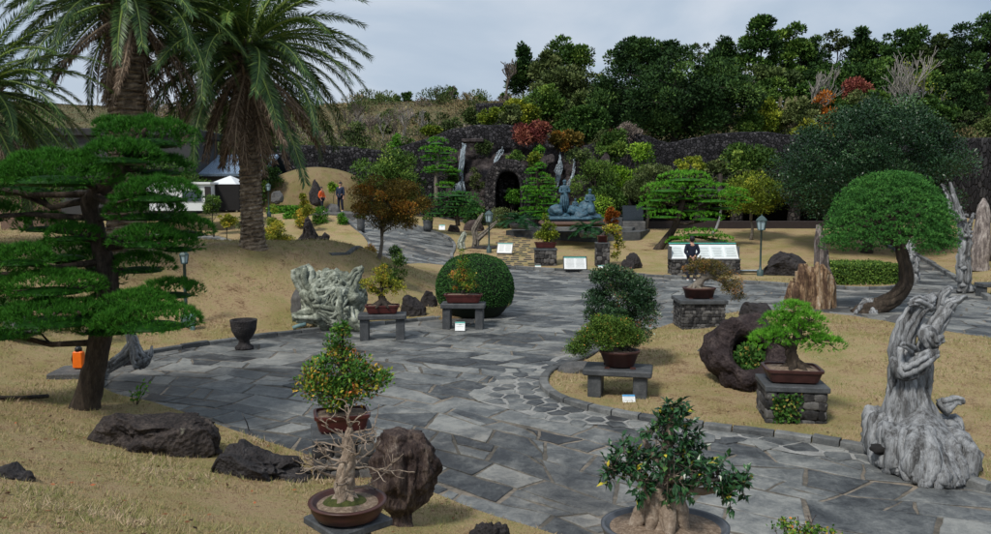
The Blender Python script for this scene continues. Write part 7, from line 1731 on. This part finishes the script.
M_water = mstone('white_water', [(0, (.14, .20, .26)), (.5, (.36, .44, .50)), (1, (.75, .8, .83))], scale=3, fine=14, bump=.8, stretch=(5, 5, .5), rough=.3, spec=.5)
def fall(label, pts_, Y, n=12):
    n = int(n*2.6); s = Y/F; root = thing('waterfall', label, 'waterfall', at(pts_[0][0], pts_[-1][1], Y)); o = np.array(root.location); mb = MB()
    for k in range(n):
        Q = []; f0 = rng.uniform(-1, 1)
        for i, (x, y, w) in enumerate(pts_):
            q0 = at(x, y, 59.5); dy = cliffdy(q0, np.clip((214-y)/66, 0, 1)); q1 = at(x+f0*w/2+rng.uniform(-.3, .3), y, 59.5+dy-.35-rng.uniform(0, .15)); Q.append(q1-o)
        Q = np.array(Q); t = np.linspace(0, len(Q)-1, 16); QQ = np.column_stack([np.interp(t, range(len(Q)), Q[:, j]) for j in range(3)]); QQ[:, 1] = np.minimum.accumulate(QQ[:, 1]); a_ = random.randint(0, 9); QQ = QQ[a_:a_+random.randint(5, 16)]; QQ = QQ if len(QQ) > 2 else QQ[:1].repeat(3, 0)+np.array([[0, 0, 0], [0, 0, -.1], [0, 0, -.2]]); mb.tube(QQ+rng.normal(0, .03, QQ.shape), s*rng.uniform(.18, .42), 5, wob=.5, rnd=rng.random())
    mb.build('falling_water', M_water, root)
fall('tallest white waterfall dropping left of the rock arch', [(464, 142, 4), (463, 155, 4), (461, 172, 4), (459, 178, 9), (459, 192, 14)], 56.2, 26)
fall('small white waterfall above the rock arch', [(503, 147, 3), (500, 153, 6), (496, 160, 3), (494, 170, 2)], 56.4, 8)
fall('stepped white waterfall left of two behind the bronze statue', [(560, 152, 2), (560, 163, 4), (559, 170, 8), (558, 178, 3), (554, 188, 7)], 56.2, 14)
fall('thin white waterfall right of two behind the bronze statue', [(575, 153, 2), (574, 165, 2), (573, 175, 3), (568, 186, 5)], 56.2, 6)
o = MB(); o.box((0, 0, 0), (22*56/F, 1.6, .25), bev=.05); o = o.build('stone_lintel', M_cliff, loc=tuple(at(473, 141, 57)), smooth=False); tag(o, 'flat pale stone ledge over the tallest waterfall', 'ledge')
def arch():
    Y = 54.2; s = Y/F; g = at(508, 214, Y); root = thing('rock_arch', 'dark domed stone grotto with arched opening left of the layered pine', 'grotto', g); w, h = 23.5*s, at(508, 158, Y)[2]-g[2]; wi, hi = 12.5*s, at(508, 171.5, Y)[2]-g[2]
    def outl(w, h, n=40, pw=2.6):
        P = []
        for i in range(n+1):
            a = math.pi*i/n; c, sn = math.cos(a), math.sin(a); P.append((w*np.sign(c)*abs(c)**(2/pw), h*.45+h*.55*abs(sn)**(2/2.2)))
        return [(w, 0)]+P+[(-w, 0)]
    A = np.array(outl(w, h)); Bv = np.array(outl(wi, hi, pw=3)); n = len(A); V = []; D = 3.0
    def ring(P, y): return np.column_stack([P[:, 0], np.full(n, y), P[:, 1]])
    ns = rng.uniform(-.05, .05, (n, 3))
    V = np.concatenate([ring(A, D), ring(A*.985, .12), ring(A*.95, 0)+ns, ring(Bv*1.16, 0)+ns, ring(Bv*1.15, -.12), ring(Bv, -.12), ring(Bv, D*.8)]); j = np.arange(n-1)
    Q = np.concatenate([np.stack([r*n+j, r*n+j+1, (r+1)*n+j+1, (r+1)*n+j], 1) for r in range(6)]); m = MB(); m.add(V, quads=Q); m.build('stone_vault', M_archst, root)
    b = MB(); b.box((0, D*.8, hi/2), (wi*2.1, .2, hi*1.05)); b.build('back_wall', M_archst, root, smooth=False)
    for x in (-.28, .2): 
        c = MB(); c.box((x*wi*2, D*.55, hi*.42), (.32, .35, hi*.84), bev=.08); c.build('inner_column', M_archst, root, smooth=False)
    c = MB(); c.box((.2, D*.5, hi*.55), (1.0, .25, .18)); c.build('inner_shelf', M_greyrock, root, smooth=False)
M_archst = mcobble('arch_stone', [(0, (.012, .011, .012)), (.6, (.04, .036, .038)), (1, (.13, .12, .115))], scale=4.6, gap=(.008, .008, .008))
arch()
for (x0, x1, y0, y1, k, l) in ((476, 492, 140, 152, 'moss', 'green tuft plant on the cliff top left of the small waterfall'), (508, 524, 150, 162, 'mid', 'green bush growing on the cliff right over the arch'), (566, 590, 148, 160, 'moss', 'bushy plant on the cliff top right of the stepped waterfall'), (540, 556, 172, 188, 'olive', 'olive plant on the cliff beside the stepped waterfall'), (446, 458, 168, 186, 'mid', 'leafy plant clinging left of the tallest waterfall'), (584, 604, 162, 180, 'olive', 'olive bush on the right shoulder of the cliff'), (528, 542, 152, 162, 'ygreen', 'yellow-green plant under the red maple')):
    bush(l, (x0, x1, y0, y1), 56.6, ML[k], 1100, 1.8, zb=at(0, y1+2, 56.6)[2])
# planted gallery with stone pillars
def gallery():
    Y = 52.0; s = Y/F; x0, x1 = 640, 862; g = H(at(750, 0, Y)[0], Y); X0, X1 = at(x0, 0, Y)[0], at(x1, 0, Y)[0]; c = (X0+X1)/2; w = X1-X0; zt = at(750, 190, Y)[2]-g
    root = thing('garden_gallery', 'long low dark gallery with stone pillars behind the autumn tree and lamp', 'gallery', (c, Y, float(g)-.1))
    m = MB(); m.box((0, 1.7, zt-.1), (w, 4.2, .5), bev=.05); m.build('roof', M_cob, root, smooth=False)
    m = MB(); m.box((0, 3.6, zt/2-.2), (w*.99, .2, zt-.3)); m.build('wall', M_inner_shade, root, smooth=False)  # back wall coloured near-black, painting in the shade under the roof
    m = MB(); m.box((0, -.2, .32), (w, .5, .55), bev=.03); m.build('low_wall', mplain('dark_ledge', (.03, .022, .022)), root, smooth=False)
    for x in (651, 706, 744, 803, 840):
        m = MB(); m.lathe([(6.5*s, 0), (6.2*s, zt*.5), (6.6*s, zt-.37)], seg=14); m.build('pillar', M_cob2, root, loc=(at(x, 0, Y)[0]-c, .3, 0))
M_cob2 = mcobble('pillar_cobble', [(0, (.012, .011, .011)), (.6, (.04, .035, .033)), (1, (.1, .09, .08))], scale=3.5)
gallery()
# tan grassy hillock in front of the long wall
mb = MB(); v, f = ico(4); c = at(322, 200, 58); V = v*np.array([5.6, 3.0, 1])*(1+.05*np.sin(v[:, 0:1]*5)); V[:, 2] = v[:, 2]*(at(322, 167, 58)[2]-.9); mb.add(V, tris=f); o = struct(mb.build('hillock', mlawn('dry_mound', .62), loc=(c[0]-.4, 58, .9)))

# ------------------------------------------------------------------ buildings and tents at left
def rail_roof(): pass
M_tile = mcobble('x', [(0, (.1, .1, .1)), (1, (.2, .2, .2))]) if False else None
def left_buildings():
    Y = 55; s = Y/F; a = at(165, 190, Y); rt = thing('tiled_building', 'building with blue-grey tiled roof seen between the palm fronds', 'building', (a[0], Y, a[2])); w = 110*s
    m = MB(); m.box((w*.35, 3, 18*s/2), (w, 5, 20*s)); m.build('wall', mplain('grey_plaster', (.10, .105, .11)), rt, smooth=False)
    rf = MB(); base = MB(); P0 = np.array([w*.35-w*.55, -.2, 20*s]); L = w*1.1
    V = [(P0[0], -.4, 14*s), (P0[0]+L, -.4, 14*s), (P0[0]+L, 4, 36*s), (P0[0], 4, 36*s), (P0[0]+L, 7, 14*s), (P0[0], 7, 14*s)]; base.add(V, quads=[[0, 1, 2, 3], [3, 2, 4, 5]]); base.build('roof', mplain('roof_tile', (.05, .085, .13), rough=.5), rt, smooth=False)
    for i in range(46):
        x = P0[0]+L*i/46; rf.tube([(x, -.45, 14*s+.05), (x, 4, 36*s+.05)], .11, 6, rnd=rng.random())
    rf.build('roof_ribs', mplain('roof_rib', (.20, .27, .36), rough=.5), rt, smooth=False)
    # dark flat roofed block
    Y = 50; a = at(92, 190, Y); rt = thing('flat_roofed_building', 'long dark flat-roofed building behind the palms at left', 'building', (a[0]-2.5, Y+2.8, 1.2)); s = Y/F; h = at(92, 124, Y)[2]-1.2
    m = MB(); m.box((0, 3, h/2), (15, 5, h-.6)); m.build('wall', mplain('dark_block_wall', (.035, .036, .038)), rt, smooth=False); m = MB(); m.box((0, 3, h-.25), (15.8, 5.8, .5), bev=.05); m.build('roof', mplain('dark_roof', (.02, .02, .022)), rt, smooth=False)
    # white kiosk
    Y = 45; s = Y/F; x0, x1 = 148, 232; a = at((x0+x1)/2, 208, Y); g = a[2]-.15; rt = thing('white_kiosk', 'white kiosk with dark window and open counter beyond the mound', 'kiosk', (a[0], Y, g)); w = (x1-x0)*s; h = at(0, 184, Y)[2]-g
    m = MB(); m.box((-w*.12, 1.2, h/2), (w*.72, 2.4, h)); m.build('wall', M_white, rt, smooth=False)
    m = MB(); m.box((w*.39, 1.6, h/2), (w*.28, 1.6, h)); m.build('painted_counter_shade', M_inner_shade, rt, smooth=False)  # solid block in near-black, shade of the open counter put into colour
    fr = MB(); fr.box((w*.03, -.02, h*.55), (w*.24, .05, h*.42)); fo = fr.build('window', mplain('window_frame', (.3, .32, .34)), rt, smooth=False); gl = MB(); gl.box((w*.03, -.05, h*.55), (w*.22, .03, h*.36)); gl.build('glass', mplain('dark_glass', (.04, .055, .075), rough=.1, spec=.6, bump=0), fo, smooth=False)
    d = MB(); d.box((w*.22, -.03, h*.45), (w*.07, .06, h*.9)); d.build('door', mplain('black_door', (.02, .014, .014)), rt, smooth=False)
    t = MB(); t.box((-w*.12, 1.2, h+.05), (w*.76, 2.7, .12)); t.build('roof', M_white, rt, smooth=False)
    # tent canopy
    def tent(label, x0, x1, ytop, yedge, Y, ybase=212):
        s = Y/F; a = at((x0+x1)/2, yedge, Y); g = at(0, ybase, Y)[2]; rt = thing('canopy_tent', label, 'tent', (a[0], Y+1.5, g)); w = (x1-x0)*s; ze = a[2]-g; zt = at(0, ytop, Y)[2]-g
        m = MB(); m.add([(-w/2, -1.5, ze), (w/2, -1.5, ze), (w/2, 1.5, ze), (-w/2, 1.5, ze), (0, 0, zt), (-w/2, -1.5, ze-.25), (w/2, -1.5, ze-.25), (w/2, 1.5, ze-.25), (-w/2, 1.5, ze-.25)], tris=[(0, 1, 4), (1, 2, 4), (2, 3, 4), (3, 0, 4)], quads=[(5, 6, 1, 0), (6, 7, 2, 1), (7, 8, 3, 2), (8, 5, 0, 3)]); m.build('canopy', M_white, rt, smooth=False)
        for i in (-1, 1):
            for j in (-1, 1): q = MB(); q.tube([(i*w*.49, j*1.47, 0), (i*w*.49, j*1.47, ze)], .05, 6); q.build('post', M_white, rt)
    tent('white peaked canopy tent right of the white kiosk', 208, 236, 175, 184, 46); tent('white canopy tent left of the white kiosk behind the pine', 140, 176, 180, 190, 47)
    q = at(20, 200, 44); rt = thing('hut', 'small hut with orange-brown gable roof behind the pine pads', 'hut', (q[0], 44, float(H(q[0], 44)))); h = at(0, 184, 44)[2]-H(q[0], 44); m = MB(); m.box((0, 1, h*.5), (2.4, 1.8, h)); m.build('wall', mplain('hut_wall', (.16, .10, .07)), rt, smooth=False)
    m = MB(); m.add([(-1.5, -.1, h), (1.5, -.1, h), (1.5, 2.1, h), (-1.5, 2.1, h), (-1.5, 1, h+.5), (1.5, 1, h+.5)], quads=[(0, 1, 5, 4), (2, 3, 4, 5)], tris=[(0, 4, 3), (1, 2, 5)]); m.build('roof', mplain('orange_tile', (.35, .16, .07)), rt, smooth=False)
left_buildings()

# ------------------------------------------------------------------ grass blades on the lawns
def lawn_grass():
    Xs, Ys = [], []
    for (ya, yb, dn) in ((5.2, 9, 2300), (9, 14, 1100), (14, 22, 480), (22, 34, 170)):
        A = (yb-ya)*(ya+yb)*.64; n = int(A*dn); y = rng.uniform(ya, yb, n); x = rng.uniform(-.66, .66, n)*y; k = np.zeros(n, bool)
        for L in LAWNS: k |= inside(L, x, y)
        Xs.append(x[k]); Ys.append(y[k])
    x = np.concatenate(Xs); y = np.concatenate(Ys); n = len(x); z = H(x, y)+.045+np.array([mnoise.noise(Vector((a*.9, b*.9, 3))) for a, b in zip(x, y)])*.035
    t = np.array([mnoise.noise(Vector((a*.7, b*.7, 4)))*.9+.6*mnoise.noise(Vector((a*2.9, b*2.9, 6)))+.55*mnoise.noise(Vector((a*8, b*8, 2))) for a, b in zip(x, y)])
    mb = MB(); D = unit(rdirs(n)*1.1+np.array([0, 0, .75])); L = (.03+.035*rng.random(n)+.0012*y)*np.clip(1+t*1.2, .5, 1.9); mb.blades(np.column_stack([x, y, z-.01]), D, L, .0045+.00065*y, np.clip(.5+t*.75+rng.normal(0, .13, n), 0, 1))
    struct(mb.build('lawn_grass', ML['grass'], smooth=False), 'stuff'); print('grass', n)
lawn_grass()
# fallen leaves
n = 900; y = 5.5+rng.random(n)**1.3*20; x = rng.uniform(-.64, .64, n)*y; k = np.zeros(n, bool)
for L in LAWNS: k |= inside(L, x, y)
x, y = x[k], y[k]; n = len(x); mb = MB(); mb.leaves(np.column_stack([x, y, H(x, y)+.085]), unit(rdirs(n)*np.array([1, 1, .15])), unit(rdirs(n)*.3+np.array([0, 0, 1])), .06, .035, rng.random(n))
struct(mb.build('fallen_leaves', mleaf('dry_leaf', [(0, (.03, .018, .012)), (.5, (.10, .05, .025)), (.9, (.2, .09, .04)), (1, (.4, .12, .05))]), smooth=False), 'stuff')
